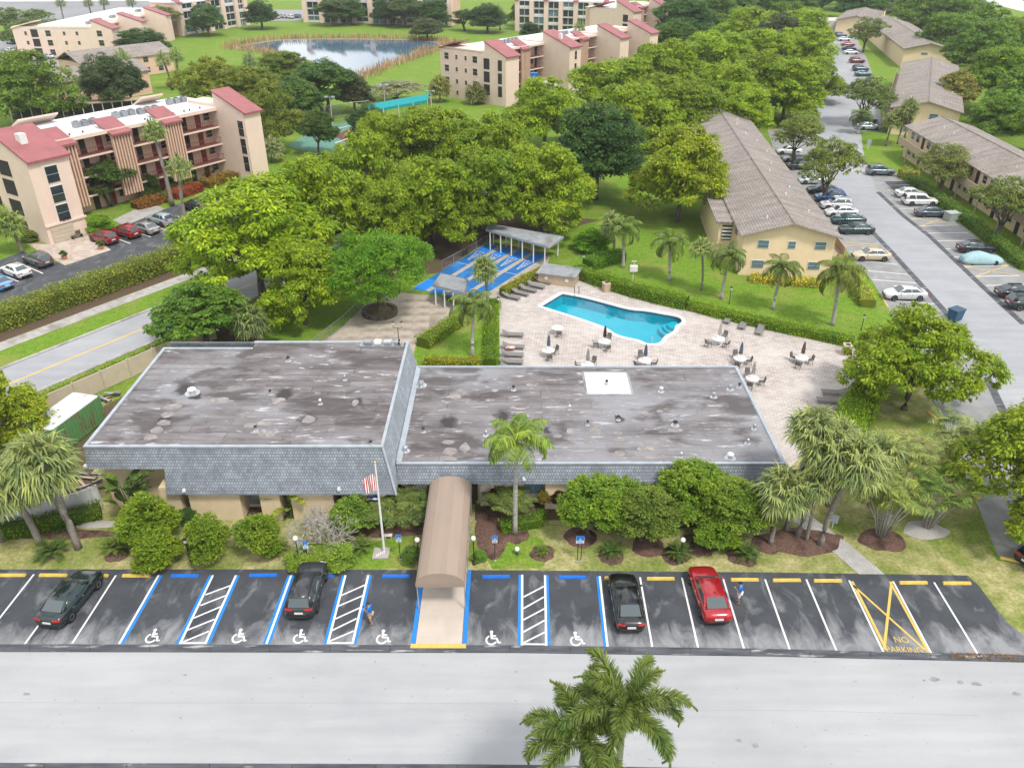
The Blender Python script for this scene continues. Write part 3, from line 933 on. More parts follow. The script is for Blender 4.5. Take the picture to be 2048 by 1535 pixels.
for k in range(3):
    a = R(200)
    q = ring_pts(st.x + .3 + .2, st.y, 1.0 + .42 * k, R(100), R(250), 10)
    MB().prism([(st.x + .7, st.y + .8)] + q + [(st.x + .7, st.y - .8)], -1.34 + .0, -.34 - .27 * k).build('step', MAT['plaster'], pool)

# ---- shuffleboard courts: lanes from the lower shelter to the upper one
crt = struct('shuffleboard_court', [(826, 574), (880, 545), (972, 486), (1100, 512), (1092, 537), (1005, 583), (1000, 600), (925, 600)], MAT['court_tan'], .012)
TOPS, BOTS = [(971, 488), (1101, 512)], [(822, 577), (952, 606)]
for k in range(4):
    t0, t1 = k / 4 + .015, (k + 1) / 4 - .055
    L = lambda e, t: (e[0][0] + (e[1][0] - e[0][0]) * t, e[0][1] + (e[1][1] - e[0][1]) * t)
    a, b_, c, d = L(TOPS, t0), L(TOPS, t1), L(BOTS, t1), L(BOTS, t0)
    P = GP([a, b_, c, d])
    MB().sheet(P, .018).build('lane', MAT['court_blue'], crt)
    for (u0, u1) in ((0, .17), (.80, .97)):
        q = [P[0].lerp(P[3], u0), P[1].lerp(P[2], u0), P[1].lerp(P[2], u1), P[0].lerp(P[3], u1)]
        MB().sheet(q, .022).build('lane_end', MAT['court_blue_bright'], crt)
    def lw(p, q, w=.07):
        dd = (q - p).normalized()
        s = Vector((-dd.y, dd.x, 0)) * w / 2
        MB().sheet([p + s, p - s, q - s, q + s], .027).build('lane_line', MAT['white_line'], crt)
    F = lambda u, t: P[0].lerp(P[3], u).lerp(P[1].lerp(P[2], u), t)
    apex = F(.36, .5)
    for t in (.18, .82): lw(F(.17, t), apex)
    for u, i0, i1 in ((.17, .18, .82), (.23, .28, .72), (.29, .38, .62)): lw(F(u, i0), F(u, i1))
    lw(F(.44, 0), F(.44, 1)); lw(F(.17, .5), F(.29, .5))

# ---- right: road, bays
road_l = [(1660, 60), (1652, 100), (1638, 150), (1630, 200), (1632, 250), (1640, 300), (1652, 350), (1676, 396), (1726, 444), (1783, 504), (1853, 581), (1905, 640), (1955, 715), (2003, 815), (2045, 910), (2090, 1010)]
road_r = [(1700, 60), (1706, 100), (1712, 150), (1716, 200), (1720, 250), (1726, 300), (1738, 345), (1756, 384), (1806, 431), (1861, 474), (1926, 536), (1966, 574), (2048, 649), (2200, 790), (2400, 1000)]
struct('lane_road', road_l + road_r[::-1], MAT['road_side'], .010)
struct('bays', [(1676, 396), (1726, 444), (1783, 504), (1853, 581), (1905, 640), (1955, 715), (2003, 815), (2045, 910), (2090, 1010), (2300, 1180), (2110, 1140), (1996, 1112), (1945, 985), (1885, 838), (1862, 790), (1800, 665), (1776, 614), (1743, 559), (1708, 524), (1683, 484), (1640, 440), (1560, 340), (1535, 260), (1632, 250), (1652, 350)], MAT['asphalt_old'], .007)
struct('bays', [(1738, 345), (1756, 384), (1806, 431), (1861, 474), (1926, 536), (1966, 574), (2048, 649), (2200, 790), (2300, 760), (2048, 546), (2011, 524), (1961, 481), (1923, 449), (1893, 434), (1836, 380), (1790, 343)], MAT['asphalt_old'], .008)
struct('bays', [(1712, 150), (1716, 200), (1722, 262), (1765, 262), (1755, 180), (1735, 120), (1710, 70), (1700, 70)], MAT['asphalt_old'], .009)
struct('dark_bays', [(1768, 363), (1812, 362), (1836, 384), (1843, 392), (1800, 392)], MAT['asphalt'], .012)
bays = bpy.data.objects['bays']
for a in [(1770, 371, 1820, 370), (1776, 381, 1834, 380), (1785, 393, 1840, 393), (1798, 417, 1870, 417), (1822, 437, 1890, 436), (1840, 452, 1918, 450), (1855, 466.5, 1938, 465), (1870, 482, 1958, 481), (1888, 498, 1980, 497), (1905, 514, 1998, 512), (1922, 533, 2017, 531),
          (1950, 553, 2040, 551), (1972, 571, 2060, 569), (1992, 589, 2080, 588), (2010, 608, 2100, 607), (1683, 468, 1742, 470), (1700, 503, 1775, 508), (1707, 520, 1795, 529), (1733, 541, 1815, 549), (1743, 559, 1832, 566), (1768, 600, 1868, 608), (1668, 455, 1728, 458), (1790, 640, 1890, 648)]:
    stripe('bay_line', (a[0], a[1]), (a[2], a[3]), 0, MAT['white_line'], bays, .016, wm=.14)
for a in [(1822, 437, 1918, 450), (1842, 452, 1890, 436), (1922, 533, 2040, 551), (1950, 553, 2017, 531), (1925, 531, 2017, 529), (1688, 485, 1757, 489), (1690, 489, 1757, 493), (1776, 614, 1762, 590)]:
    stripe('yellow_hatch', (a[0], a[1]), (a[2], a[3]), 0, MAT['yellow_line'], bays, .020, wm=.16)
for pl, s in ((road_l[7:], -1), (road_r[7:13], 1)):
    P = GP(pl)
    for p, q in zip(P, P[1:]):
        d = (q - p).normalized()
        s_ = Vector((-d.y, d.x, 0)) * .35
        MB().prism([p + s_, p - s_, q - s_, q + s_], .0, .024).build('gutter_slab', MAT['gutter'], bays)

# ---- far ground
pond = [(470, 96), (500, 90), (560, 80), (700, 79), (850, 81), (893, 92), (862, 99), (822, 101), (826, 106), (838, 108), (780, 124), (728, 144), (696, 160), (660, 152), (625, 140), (592, 124), (562, 108), (530, 99)]
tag(MB().sheet(smooth_loop(GP(pond), 2), .03).build('pond', MAT['water']), kind='structure')
bank = grow(smooth_loop(GP(pond), 2), 3.2)
tag(MB().sheet(bank, .012).build('pond_bank', mat('muddy_bank', (.24, .21, .13), .9, (.33, .30, .2), .4)), kind='structure')
struct('far_road', [(-300, 60), (-300, 5), (330, 2), (330, 36), (0, 44)], MAT['tank'], .03)
struct('far_paving', [(-300, 5), (-300, -90), (900, -90), (900, -12), (330, 2)], MAT['pale_far'], .02)
struct('far_car_park', [(-100, 150), (-100, 90), (100, 66), (112, 110), (130, 135), (80, 130), (40, 128)], MAT['asphalt_old'], .03)
struct('far_car_park', [(540, 42), (600, 42), (620, 20), (545, 20)], MAT['asphalt_old'], .03)
tag(MB().sheet(GP([(1985, 68), (2048, 50), (2300, 60), (2300, 120), (2048, 95)]), .03).build('canal', MAT['canal']), kind='structure')
struct('canal_bank_track', [(1900, -30), (1960, -30), (2100, 22), (2100, 32), (2040, 22), (1930, -5)], MAT['pale_far'], .02)
tc_ = struct('tennis_court', [(575, 292), (640, 250), (740, 240), (800, 262), (715, 312), (600, 300)], MAT['court_green'], .012)
MB().sheet(GP([(668, 272), (722, 246), (738, 262), (690, 284)]), .02).build('play_area', MAT['court_red'], tc_)
stripe('court_line', (655, 262), (722, 246), 0, MAT['white_line'], tc_, .024, wm=.3)
stripe('court_line', (670, 286), (735, 264), 0, MAT['white_line'], tc_, .024, wm=.3)

# ================================================================== PLANT PROTOTYPES (built once, copied with their parts)
PROTO = {}
def unit(a): return a / np.maximum(np.linalg.norm(a, axis=1, keepdims=True), 1e-9)
def blades(P, D, N, L, Wd):
    """one rhombic leaf for each row: foot P, direction D, facing N, length L, width Wd"""
    S = unit(np.cross(D, N)) * (Wd / 2)[:, None]
    mid = P + D * (L * .45)[:, None]
    tip = P + D * L[:, None]
    V = np.stack([P, mid + S, tip, mid - S], 1).reshape(-1, 3)
    F = np.arange(len(P) * 4).reshape(-1, 4)
    return V, F
def long_blades(P, D, L, Wd, droop):
    """a narrow leaflet in two joints that bends down towards its tip"""
    up = np.tile(np.array([[0., 0., 1.]]), (len(P), 1))
    S = np.cross(D, up)
    bad = np.linalg.norm(S, axis=1) < .05
    S[bad] = [1, 0, 0]
    S = unit(S) * (Wd / 2)[:, None]
    mid = P + D * (L * .55)[:, None]
    D2 = unit(D + np.stack([np.zeros(len(P)), np.zeros(len(P)), -droop], 1))
    tip = mid + D2 * (L * .45)[:, None]
    V = np.stack([P - S * .6, P + S * .6, mid + S, mid - S, tip + S * .12, tip - S * .12], 1).reshape(-1, 3)
    i = np.arange(len(P))[:, None] * 6
    F = np.concatenate([i + np.array([[0, 1, 2, 3]]), i + np.array([[3, 2, 4, 5]])], 0)
    return V, F
def rand_dirs(rng, n):
    return unit(rng.normal(size=(n, 3)))
def crown_np(seed, lobes, tuft_r, n_tufts, per, leaf, fill=.25, zmin=-.45, droop=.7, slim=.5):
    """leaf tufts over the outside of a set of lobes (x,y,z,rx,ry,rz), thinner fill inside"""
    rng = np.random.default_rng(seed)
    Lb = np.array(lobes, float)
    area = (Lb[:, 3] * Lb[:, 4] + Lb[:, 3] * Lb[:, 5])
    pick = rng.choice(len(Lb), size=n_tufts * 3, p=area / area.sum())
    d = rand_dirs(rng, n_tufts * 3)
    c = Lb[pick, :3] + d * Lb[pick, 3:] * rng.uniform(.74, 1.12, (n_tufts * 3, 1))
    ok = d[:, 2] > zmin
    for l_ in Lb:
        q = np.linalg.norm((c - l_[:3]) / l_[3:], axis=1)
        ok &= ~((q < .8))
    c, d, pk = c[ok][:n_tufts], d[ok][:n_tufts], pick[ok][:n_tufts]
    nrm = unit(d / Lb[pk, 3:])
    k = len(c)
    C = np.repeat(c, per, 0)
    Nn = np.repeat(nrm, per, 0)
    dd = rand_dirs(rng, k * per)
    flip = (dd * Nn).sum(1) < -.1
    dd[flip] *= -1
    tr = np.repeat(tuft_r * rng.uniform(.45, 1.35, k), per)
    P = C + dd * np.array([1, 1, .5]) * (tr * rng.uniform(.35, 1.0, k * per))[:, None]
    D = unit(dd * np.array([1, 1, .7]) + rand_dirs(rng, k * per) * .45 - np.array([0, 0, droop]))
    NN = unit(dd + np.array([0, 0, .9]) + rand_dirs(rng, k * per) * .35)
    m = int(k * per * fill)
    pf = rng.choice(len(Lb), size=m)
    Pf = Lb[pf, :3] + rand_dirs(rng, m) * Lb[pf, 3:] * (rng.uniform(.15, .9, m) ** .5)[:, None]
    P = np.concatenate([P, Pf]); D = np.concatenate([D, rand_dirs(rng, m)]); NN = np.concatenate([NN, rand_dirs(rng, m)])
    n = len(P)
    L = leaf * rng.uniform(.65, 1.4, n)
    L[-m:] *= 1.6
    return blades(P, D, NN, L, L * slim)
def limb(b, p, q, r0, r1, rnd, n=7, seg=4, sag=.12):
    p, q = Vector(p), Vector(q)
    pts = []
    for i in range(seg + 1):
        t = i / seg
        w = (q - p).length * sag * math.sin(t * math.pi)
        pts.append(p.lerp(q, t) + Vector((rnd.uniform(-1, 1), rnd.uniform(-1, 1), rnd.uniform(-.3, .6))) * w * .6)
    b.tube(pts, [r0 + (r1 - r0) * i / seg for i in range(seg + 1)], n)
def tree_proto(key, seed, rad, height, n_lobes, tufts, per, leaf, tuft_r, spread=.62, flat=.34, base=.32, trunk_r=.32, multi=1, fill=.25, droop=.7, zmin=-.45, mname='leaf', slim=.5, barkm='bark'):
    rnd = random.Random(seed)
    lobes = [(rnd.uniform(-.1, .1) * rad, rnd.uniform(-.1, .1) * rad, height - flat * rad * .75, rad * .5, rad * .5, rad * flat)]
    for i in range(n_lobes):
        a = 2 * math.pi * (i + rnd.uniform(-.3, .3)) / n_lobes
        rr = rad * spread * rnd.uniform(.78, 1.08)
        k = rnd.uniform(.30, .44) * rad
        lobes.append((math.cos(a) * rr, math.sin(a) * rr, height * rnd.uniform(base, base + .36), k, k, k * rnd.uniform(.55, .85)))
    for i in range(n_lobes // 2):
        a = rnd.uniform(0, 6.28)
        rr = rad * .33
        k = rnd.uniform(.26, .36) * rad
        lobes.append((math.cos(a) * rr, math.sin(a) * rr, height * rnd.uniform(.68, .9), k, k, k * .7))
    V, F = crown_np(seed, lobes, tuft_r, tufts, per, leaf, fill, zmin, droop, slim)
    crown = np_mesh('crown', V, F, MAT[mname])
    b = MB()
    fork = height * .28
    for m in range(multi):
        off = Vector((rnd.uniform(-.4, .4), rnd.uniform(-.4, .4), 0)) * (multi > 1)
        f0 = off * 2.2 + Vector((rnd.uniform(-.2, .2), rnd.uniform(-.2, .2), fork))
        b.tube([off + Vector((0, 0, -.1)), off * 1.1 + Vector((0, 0, .25)), off * 1.5 + Vector((0, 0, fork * .5)), f0], [trunk_r * 1.5, trunk_r * 1.1, trunk_r * .95, trunk_r * .85], 10)
        for j, l_ in enumerate(lobes):
            if j % multi == m: limb(b, f0, (l_[0] * .9, l_[1] * .9, l_[2] + l_[5] * .2), trunk_r * .5, trunk_r * .1, rnd)
            if j % multi == m:
                for _ in range(2):
                    t = rnd.uniform(.5, .8)
                    s = f0.lerp(Vector((l_[0] * .9, l_[1] * .9, l_[2])), t)
                    limb(b, s, s + Vector((rnd.uniform(-1, 1), rnd.uniform(-1, 1), rnd.uniform(.1, .8))) * l_[3] * .8, trunk_r * .18, trunk_r * .05, rnd, 5, 3)
    trunk = b.mesh('trunk', MAT[barkm], smooth=True)
    PROTO[key] = (trunk, crown, (rad, height))
def tree(key, loc, rad, height, color, label, cat='tree', group=None, name='shade_tree', rz=None, part='crown'):
    tr, cr, (r0, h0) = PROTO[key]
    rnd = random.Random(int(loc[0] * 31 + loc[1] * 17) & 0xffff)
    t = thing(name, label, cat, (loc[0], loc[1], loc[2] if len(loc) > 2 else 0), rnd.uniform(0, 6.28) if rz is None else rz, group, (rad / r0, rad / r0 * rnd.uniform(.94, 1.06), height / h0))
    if tr: ob('trunk', tr, t)
    j = rnd.uniform(.9, 1.1)
    ob(part, cr, t, color=tuple(x * j * 1.05 for x in color))
    return t
YG, MG, DG, FG = (.20, .285, .02), (.14, .22, .022), (.045, .095, .03), (.105, .22, .02)
tree_proto('spread_a', 1, 7, 10, 9, 150, 165, .36, 1.0, fill=.12)
tree_proto('spread_b', 2, 7, 10.5, 8, 150, 165, .36, 1.0, fill=.12, base=.30)
tree_proto('spread_c', 3, 7, 9.5, 10, 150, 165, .36, 1.02, fill=.12, spread=.66)
tree_proto('spread_d', 14, 7, 10, 7, 145, 165, .36, 1.05, fill=.12, spread=.62, flat=.4)
tree_proto('round_a', 4, 4, 7, 7, 190, 85, .26, .52, spread=.5, flat=.5, base=.45, trunk_r=.2)
tree_proto('round_b', 5, 4, 7.4, 6, 190, 85, .26, .52, spread=.52, flat=.55, base=.42, trunk_r=.2, multi=2)
tree_proto('open_a', 6, 4, 7.5, 7, 260, 34, .24, .42, spread=.58, flat=.4, base=.45, trunk_r=.17, multi=3, fill=.12)
tree_proto('open_b', 7, 4, 7.8, 6, 250, 34, .24, .45, spread=.55, flat=.45, base=.48, trunk_r=.17, multi=2, fill=.12)
tree_proto('feather_a', 8, 6, 8, 9, 260, 100, .27, .7, spread=.62, flat=.28, base=.5, trunk_r=.26, droop=.35, slim=.3)
tree_proto('dark_a', 9, 5.5, 9.5, 8, 270, 85, .28, .7, spread=.5, flat=.5, base=.38, trunk_r=.3, fill=.35)
tree_proto('bush_a', 10, 1.0, 1.9, 6, 260, 34, .085, .16, spread=.45, flat=.6, base=.30, trunk_r=.06, fill=.4, zmin=-.8, droop=.2)
tree_proto('bush_b', 11, 1.0, 1.8, 5, 260, 34, .085, .15, spread=.42, flat=.7, base=.32, trunk_r=.06, fill=.4, zmin=-.8, droop=.2)
tree_proto('shrub_a', 12, 2.3, 4.2, 7, 300, 60, .15, .32, spread=.5, flat=.42, base=.42, trunk_r=.09, multi=3, fill=.25, zmin=-.6, droop=.3)
tree_proto('shrub_b', 13, 2.3, 4.0, 6, 270, 60, .15, .32, spread=.55, flat=.45, base=.36, trunk_r=.09, multi=4, fill=.2, zmin=-.6, droop=.3)

# ---- palms
def curve_trunk(h, lean, rnd, r0, r1, n=9, bulge=0):
    pts, rad = [], []
    for i in range(n + 1):
        t = i / n
        pts.append(Vector((lean[0] * t * t, lean[1] * t * t, h * t - .05)))
        rad.append(r0 + (r1 - r0) * t + bulge * math.sin(t * math.pi) + (.25 * r0 if i == 0 else 0))
    return pts, rad
def fan_crown(seed, n_leaf, pet, fan, nseg=24, low=-.75):
    """costapalmate leaves: stalk plus a fan of drooping fingers"""
    rng = np.random.default_rng(seed)
    Ps, Ds, Ls, Ws, Dr = [], [], [], [], []
    st = MB()
    for i in range(n_leaf):
        el = math.asin(np.clip(low + (1.05 - low) * ((i + .5) / n_leaf), -1, 1))
        az = i * 2.39996 + rng.uniform(-.2, .2)
        d = np.array([math.cos(az) * math.cos(el), math.sin(az) * math.cos(el), math.sin(el)])
        p = pet * rng.uniform(.8, 1.15)
        end = d * p - np.array([0, 0, .12 * p])
        st.tube([(0, 0, 0), tuple(d * p * .5), tuple(end)], [.03, .022, .015], 4, False)
        side = np.cross(d, [0, 0, 1.0]); side /= np.linalg.norm(side) + 1e-9
        upv = np.cross(side, d)
        for k in range(nseg):
            a = (k / (nseg - 1) - .5) * R(250)
            dirn = d * math.cos(a) + side * math.sin(a) + upv * (.18 * math.cos(a * 2)) + rng.normal(size=3) * .05
            dirn /= np.linalg.norm(dirn)
            Ps.append(end); Ds.append(dirn)
            Ls.append(fan * rng.uniform(.8, 1.1) * (.72 + .28 * math.cos(a * .8)))
            Ws.append(fan * .085); Dr.append(rng.uniform(.6, 1.5))
    V, F = long_blades(np.array(Ps), np.array(Ds), np.array(Ls), np.array(Ws), np.array(Dr))
    return V, F, st
def feather_crown(seed, n_fr, length, n_leaf, leaflet, width, plume=False, arch=1.1, low=-.15, hang=.9, up0=1.35):
    rng = np.random.default_rng(seed)
    Ps, Ds, Ls, Ws, Dr = [], [], [], [], []
    st = MB()
    for i in range(n_fr):
        u = (i + .5) / n_fr
        el0 = low + (up0 - low) * u + rng.uniform(-.08, .08)
        az = i * 2.39996 + rng.uniform(-.25, .25)
        ln = length * rng.uniform(.88, 1.1) * (1.0 if u < .8 else .82)
        pts, p, el = [], np.zeros(3), el0
        nseg = 12
        for k in range(nseg + 1):
            pts.append(p.copy())
            t = k / nseg
            el = el0 - arch * (t ** 1.4) * (1.25 - .35 * u)
            p = p + np.array([math.cos(az) * math.cos(el), math.sin(az) * math.cos(el), math.sin(el)]) * ln / nseg
        pts = np.array(pts)
        st.tube([tuple(q) for q in pts[::2]], [.045 * length / 3, .035 * length / 3, .028 * length / 3, .02 * length / 3, .014 * length / 3, .008, .004], 5, False)
        side = np.array([-math.sin(az), math.cos(az), 0.])
        for k in range(n_leaf):
            t = .14 + .86 * (k + rng.uniform(0, .6)) / n_leaf
            f = t * nseg
            j = min(int(f), nseg - 1)
            q = pts[j] + (pts[j + 1] - pts[j]) * (f - j)
            fw = pts[j + 1] - pts[j]
            fw = fw / np.linalg.norm(fw)
            upv = np.cross(fw, side) * -1
            prof = math.sin(min(1, t * 1.05 + .08) * math.pi) ** .55 * .9 + .15
            if plume:
                for _ in range(5):
                    a = rng.uniform(0, 2 * math.pi)
                    dirn = side * math.cos(a) + upv * math.sin(a) * .8 + fw * .75 + rng.normal(size=3) * .08
                    dirn /= np.linalg.norm(dirn)
                    Ps.append(q); Ds.append(dirn); Ls.append(leaflet * prof * rng.uniform(.8, 1.1)); Ws.append(width); Dr.append(rng.uniform(.25, .7))
            else:
                for sg in (-1, 1):
                    dirn = side * sg + fw * .55 + upv * .25 + rng.normal(size=3) * .07
                    dirn /= np.linalg.norm(dirn)
                    Ps.append(q); Ds.append(dirn); Ls.append(leaflet * prof * rng.uniform(.85, 1.1)); Ws.append(width); Dr.append(hang * rng.uniform(.7, 1.4))
    V, F = long_blades(np.array(Ps), np.array(Ds), np.array(Ls), np.array(Ws), np.array(Dr))
    return V, F, st
def palm_proto(key, kind, seed, h, lean=(0, 0), **k):
    rnd = random.Random(seed)
    if kind == 'fan': V, F, st = fan_crown(seed, k.get('n', 34), k.get('pet', .95), k.get('fan', 1.0), k.get('nseg', 24), k.get('low', -.75)); r0, r1, bm = .16, .14, 'palm_bark'
    else: V, F, st = feather_crown(seed, k.get('n', 15), k.get('length', 3.0), k.get('nl', 46), k.get('leaflet', .7), k.get('width', .06), k.get('plume', False), k.get('arch', 1.5), k.get('low', -.1), k.get('hang', .9)); r0, r1, bm = .19, .12, 'royal_bark'
    pts, rad = curve_trunk(h, lean, rnd, k.get('r0', r0), k.get('r1', r1))
    top = np.array(pts[-1])
    tb = MB().tube(pts, rad, 10)
    if kind != 'fan':
        t = Vector(top)
        tb2 = MB().tube([t - Vector((0, 0, .1)), t + Vector((0, 0, .5)), t + Vector((0, 0, .95))], [r1 * 1.05, r1 * 1.0, r1 * .45], 8)
        V = V + top + np.array([0, 0, .8])
        sv = [(a + top[0], b_ + top[1], c + top[2] + .8) for a, b_, c in st.v]
    else:
        tb2 = None
        V = V + top
        sv = [(a + top[0], b_ + top[1], c + top[2]) for a, b_, c in st.v]
    st.v = sv
    PROTO[key] = (tb.mesh('trunk', MAT[bm], smooth=True), np_mesh('crown', V, F, MAT['needle']), st.mesh('frond_stalks', MAT['needle']), tb2.mesh('crownshaft', MAT['needle'], smooth=True) if tb2 else None, h)
def palm(key, loc, h, color, label, name='fan_palm', cat='palm', group=None, rz=0.0, sc=1.0, lean=None):
    tr, cr, st, cs, h0 = PROTO[key]
    t = thing(name, label, cat, (loc[0], loc[1], 0), rz, group, (sc, sc, h / (h0)))
    if lean: t.rotation_euler = (lean[0], lean[1], rz)
    kz = sc / (h / h0)                                   # keep the crown's own proportions while the trunk is stretched
    ob('trunk', tr, t)
    zc = h0 - .05
    for nme, me, c in (('crown', cr, color), ('frond_stalks', st, tuple(x * 1.15 for x in color)), ('crownshaft', cs, (.17, .25, .07))):
        if me: ob(nme, me, t, loc=(0, 0, zc * (1 - kz)), sc=(1, 1, kz), color=c)
    return t
SAB, ROY, FOX, WAS = (.23, .275, .12), (.16, .23, .045), (.115, .16, .045), (.17, .22, .07)
palm_proto('sabal_a', 'fan', 21, 5.0, (.3, .1), n=44, pet=.95, fan=1.05)
palm_proto('sabal_b', 'fan', 22, 5.0, (-.5, .2), n=40, pet=.9, fan=1.0)
palm_proto('sabal_c', 'fan', 23, 5.0, (.8, 0), n=42, pet=1.0, fan=1.1, low=-.6)
palm_proto('wash_a', 'fan', 24, 12.0, (.5, .3), n=34, pet=.9, fan=.9, nseg=16, r0=.24, r1=.15)
palm_proto('royal_a', 'feather', 31, 7.0, (.1, 0), n=17, length=3.1, nl=60, leaflet=.95, width=.055, arch=1.95, hang=1.6, low=.0)
palm_proto('pool_a', 'feather', 32, 4.4, (.35, 0), n=19, length=2.8, nl=50, leaflet=.78, width=.06, arch=2.1, hang=1.5, low=-.3)
palm_proto('pool_b', 'feather', 33, 4.4, (-.2, .2), n=18, length=2.9, nl=50, leaflet=.78, width=.06, arch=2.2, hang=1.6, low=-.35)
palm_proto('fox_a', 'feather', 34, 8.0, (.1, .1), n=15, length=3.6, nl=90, leaflet=.6, width=.042, plume=True, arch=1.95, low=-.25)
palm_proto('fox_b', 'feather', 35, 7.4, (0, -.1), n=14, length=3.5, nl=90, leaflet=.6, width=.042, plume=True, arch=1.9, low=-.3)

def areca_proto(key, seed, stems=14, h=4.0, spread=1.7):
    """a clump of cane stems with feather leaves at their ends"""
    rng = random.Random(seed)
    b, Vs, Fs, n0 = MB(), [], [], 0
    for i in range(stems):
        a = 2 * math.pi * i / stems + rng.uniform(-.3, .3)
        r, hh = spread * rng.uniform(.35, 1.0), h * rng.uniform(.6, 1.0)
        e = Vector((math.cos(a) * r, math.sin(a) * r, hh))
        b.tube([(math.cos(a) * .25, math.sin(a) * .25, -.05), tuple(e * .5 + Vector((0, 0, .1))), tuple(e)], [.05, .04, .03], 6)
        V, F, _ = feather_crown(seed * 50 + i, 5, 1.5, 16, .55, .055, arch=1.4, low=.1, hang=.6)
        Vs.append(V + np.array(e)); Fs.append(F + n0); n0 += len(V)
    PROTO[key] = (b.mesh('stem', MAT['royal_bark'], smooth=True), np_mesh('fronds', np.concatenate(Vs), np.concatenate(Fs), MAT['needle']), (1, 1))
areca_proto('areca_a', 41)
areca_proto('areca_b', 42, 12, 4.4, 2.1)
def cycad_proto(key, seed, n=34, length=.95):
    V, F, st = feather_crown(seed, n, length, 26, .17, .022, arch=.75, low=.05, hang=.25, up0=1.25)
    V[:, 2] += .28
    b = MB().lathe([(.16, -.02), (.17, .12), (.12, .3), (.03, .36)], 10)
    PROTO[key] = (b.mesh('stump', MAT['bark']), np_mesh('fronds', V, F, MAT['needle']), (1, 1))
cycad_proto('cycad_a', 51)
cycad_proto('cycad_b', 52, 24, .85)
def clump(key, loc, sc, color, label, name, cat, group=None, rz=0.0):
    a, b_, _ = PROTO[key]
    t = thing(name, label, cat, (loc[0], loc[1], 0), rz, group, sc)
    ob(a.name.split('.')[0], a, t)
    ob('fronds', b_, t, color=color)
    return t

def hedge_mesh(path, w, h, dens, leaf, seed, closed=False, round_=.25):
    """leaves over the top and flanks of a clipped hedge that follows a path; returns leaf mesh and inner body"""
    rng = np.random.default_rng(seed)
    P, core = [], MB()
    Pos, Dd, Nn = [], [], []
    path = [Vector((p[0], p[1], 0)) for p in path]
    L_all = sum((b_ - a).length for a, b_ in zip(path, path[1:]))
    nrm = []
    for i in range(len(path)):
        d = (path[min(i + 1, len(path) - 1)] - path[max(i - 1, 0)]).normalized()
        nrm.append(Vector((-d.y, d.x, 0)))
    def wid(s): return w * (1 + .10 * math.sin(s * .9 + seed) + .06 * math.sin(s * 2.3)), h * (1 + .06 * math.sin(s * 1.3 + 2 * seed) + .05 * math.sin(s * 3.1))
    s_acc = 0
    for (a, b_, na, nb) in zip(path, path[1:], nrm, nrm[1:]):
        ln = (b_ - a).length
        per = w + 2 * h
        m = max(8, int(ln * per * dens))
        t = rng.uniform(-.02, 1.02, m)
        q = rng.uniform(0, per, m)
        for ti, qi in zip(t, q):
            c = a.lerp(b_, float(ti)); nn = na.lerp(nb, float(ti)).normalized()
            ww, hh = wid(s_acc + ln * ti)
            if qi < h:
                p = c - nn * ww / 2 + Vector((0, 0, hh * qi / h)); o = -nn
            elif qi < h + w:
                p = c + nn * ww * ((qi - h) / w - .5) + Vector((0, 0, hh)); o = Vector((0, 0, 1))
            else:
                p = c + nn * ww / 2 + Vector((0, 0, hh * (per - qi) / h)); o = nn
            Pos.append(tuple(p)); Nn.append(tuple(o))
        s_acc += ln
    k = .86
    rings = []
    for p, nn in zip(path, nrm):
        rings.append([p + nn * w * k / 2 * sx + Vector((0, 0, z)) for sx, z in ((-1, -.03), (1, -.03), (1, h * .82), (.7, h * .93), (-.7, h * .93), (-1, h * .82))])
    core.loft(rings)  # solid inner body, added to stop light passing through the leaves
    Pos, Nn = np.array(Pos), np.array(Nn)
    Nn = unit(Nn + np.array([0, 0, .35]))
    nL = len(Pos)
    Pos = Pos + Nn * rng.uniform(-.10, .06, (nL, 1)) * 1.2 + rng.normal(size=(nL, 3)) * .04
    D = unit(Nn * .35 + rand_dirs(rng, nL) * .9 + np.array([0, 0, .15]))
    L = leaf * rng.uniform(.7, 1.4, nL)
    V, F = blades(Pos, D, unit(Nn + rand_dirs(rng, nL) * .5), L, L * .55)
    return np_mesh('foliage', V, F, MAT['leaf']), core.mesh('light_block_core', MAT['leaf'])
def hedge(path, w, h, color, label, dens=60, leaf=.17, seed=1, px=True, group=None, name='hedge', cat='hedge'):
    P = GP(path) if px else [Vector((p[0], p[1], 0)) for p in path]
    # even steps
    Q = [P[0]]
    for a, b_ in zip(P, P[1:]):
        n = max(1, int((b_ - a).length / 2.0))
        Q += [a.lerp(b_, (i + 1) / n) for i in range(n)]
    o = Q[0].copy()
    f, c = hedge_mesh([q - o for q in Q], w, h, dens, leaf, seed)
    t = thing(name, label, cat, o, 0, group)
    ob('foliage', f, t, color=tuple(x * 1.3 for x in color))
    ob('light_block_core', c, t, color=tuple(x * .6 for x in color))  # added unseen core, darkened, blocks light inside the hedge
    return t

# ================================================================== PLANTING
def CR(px, py, zc): return G(px, py, zc)
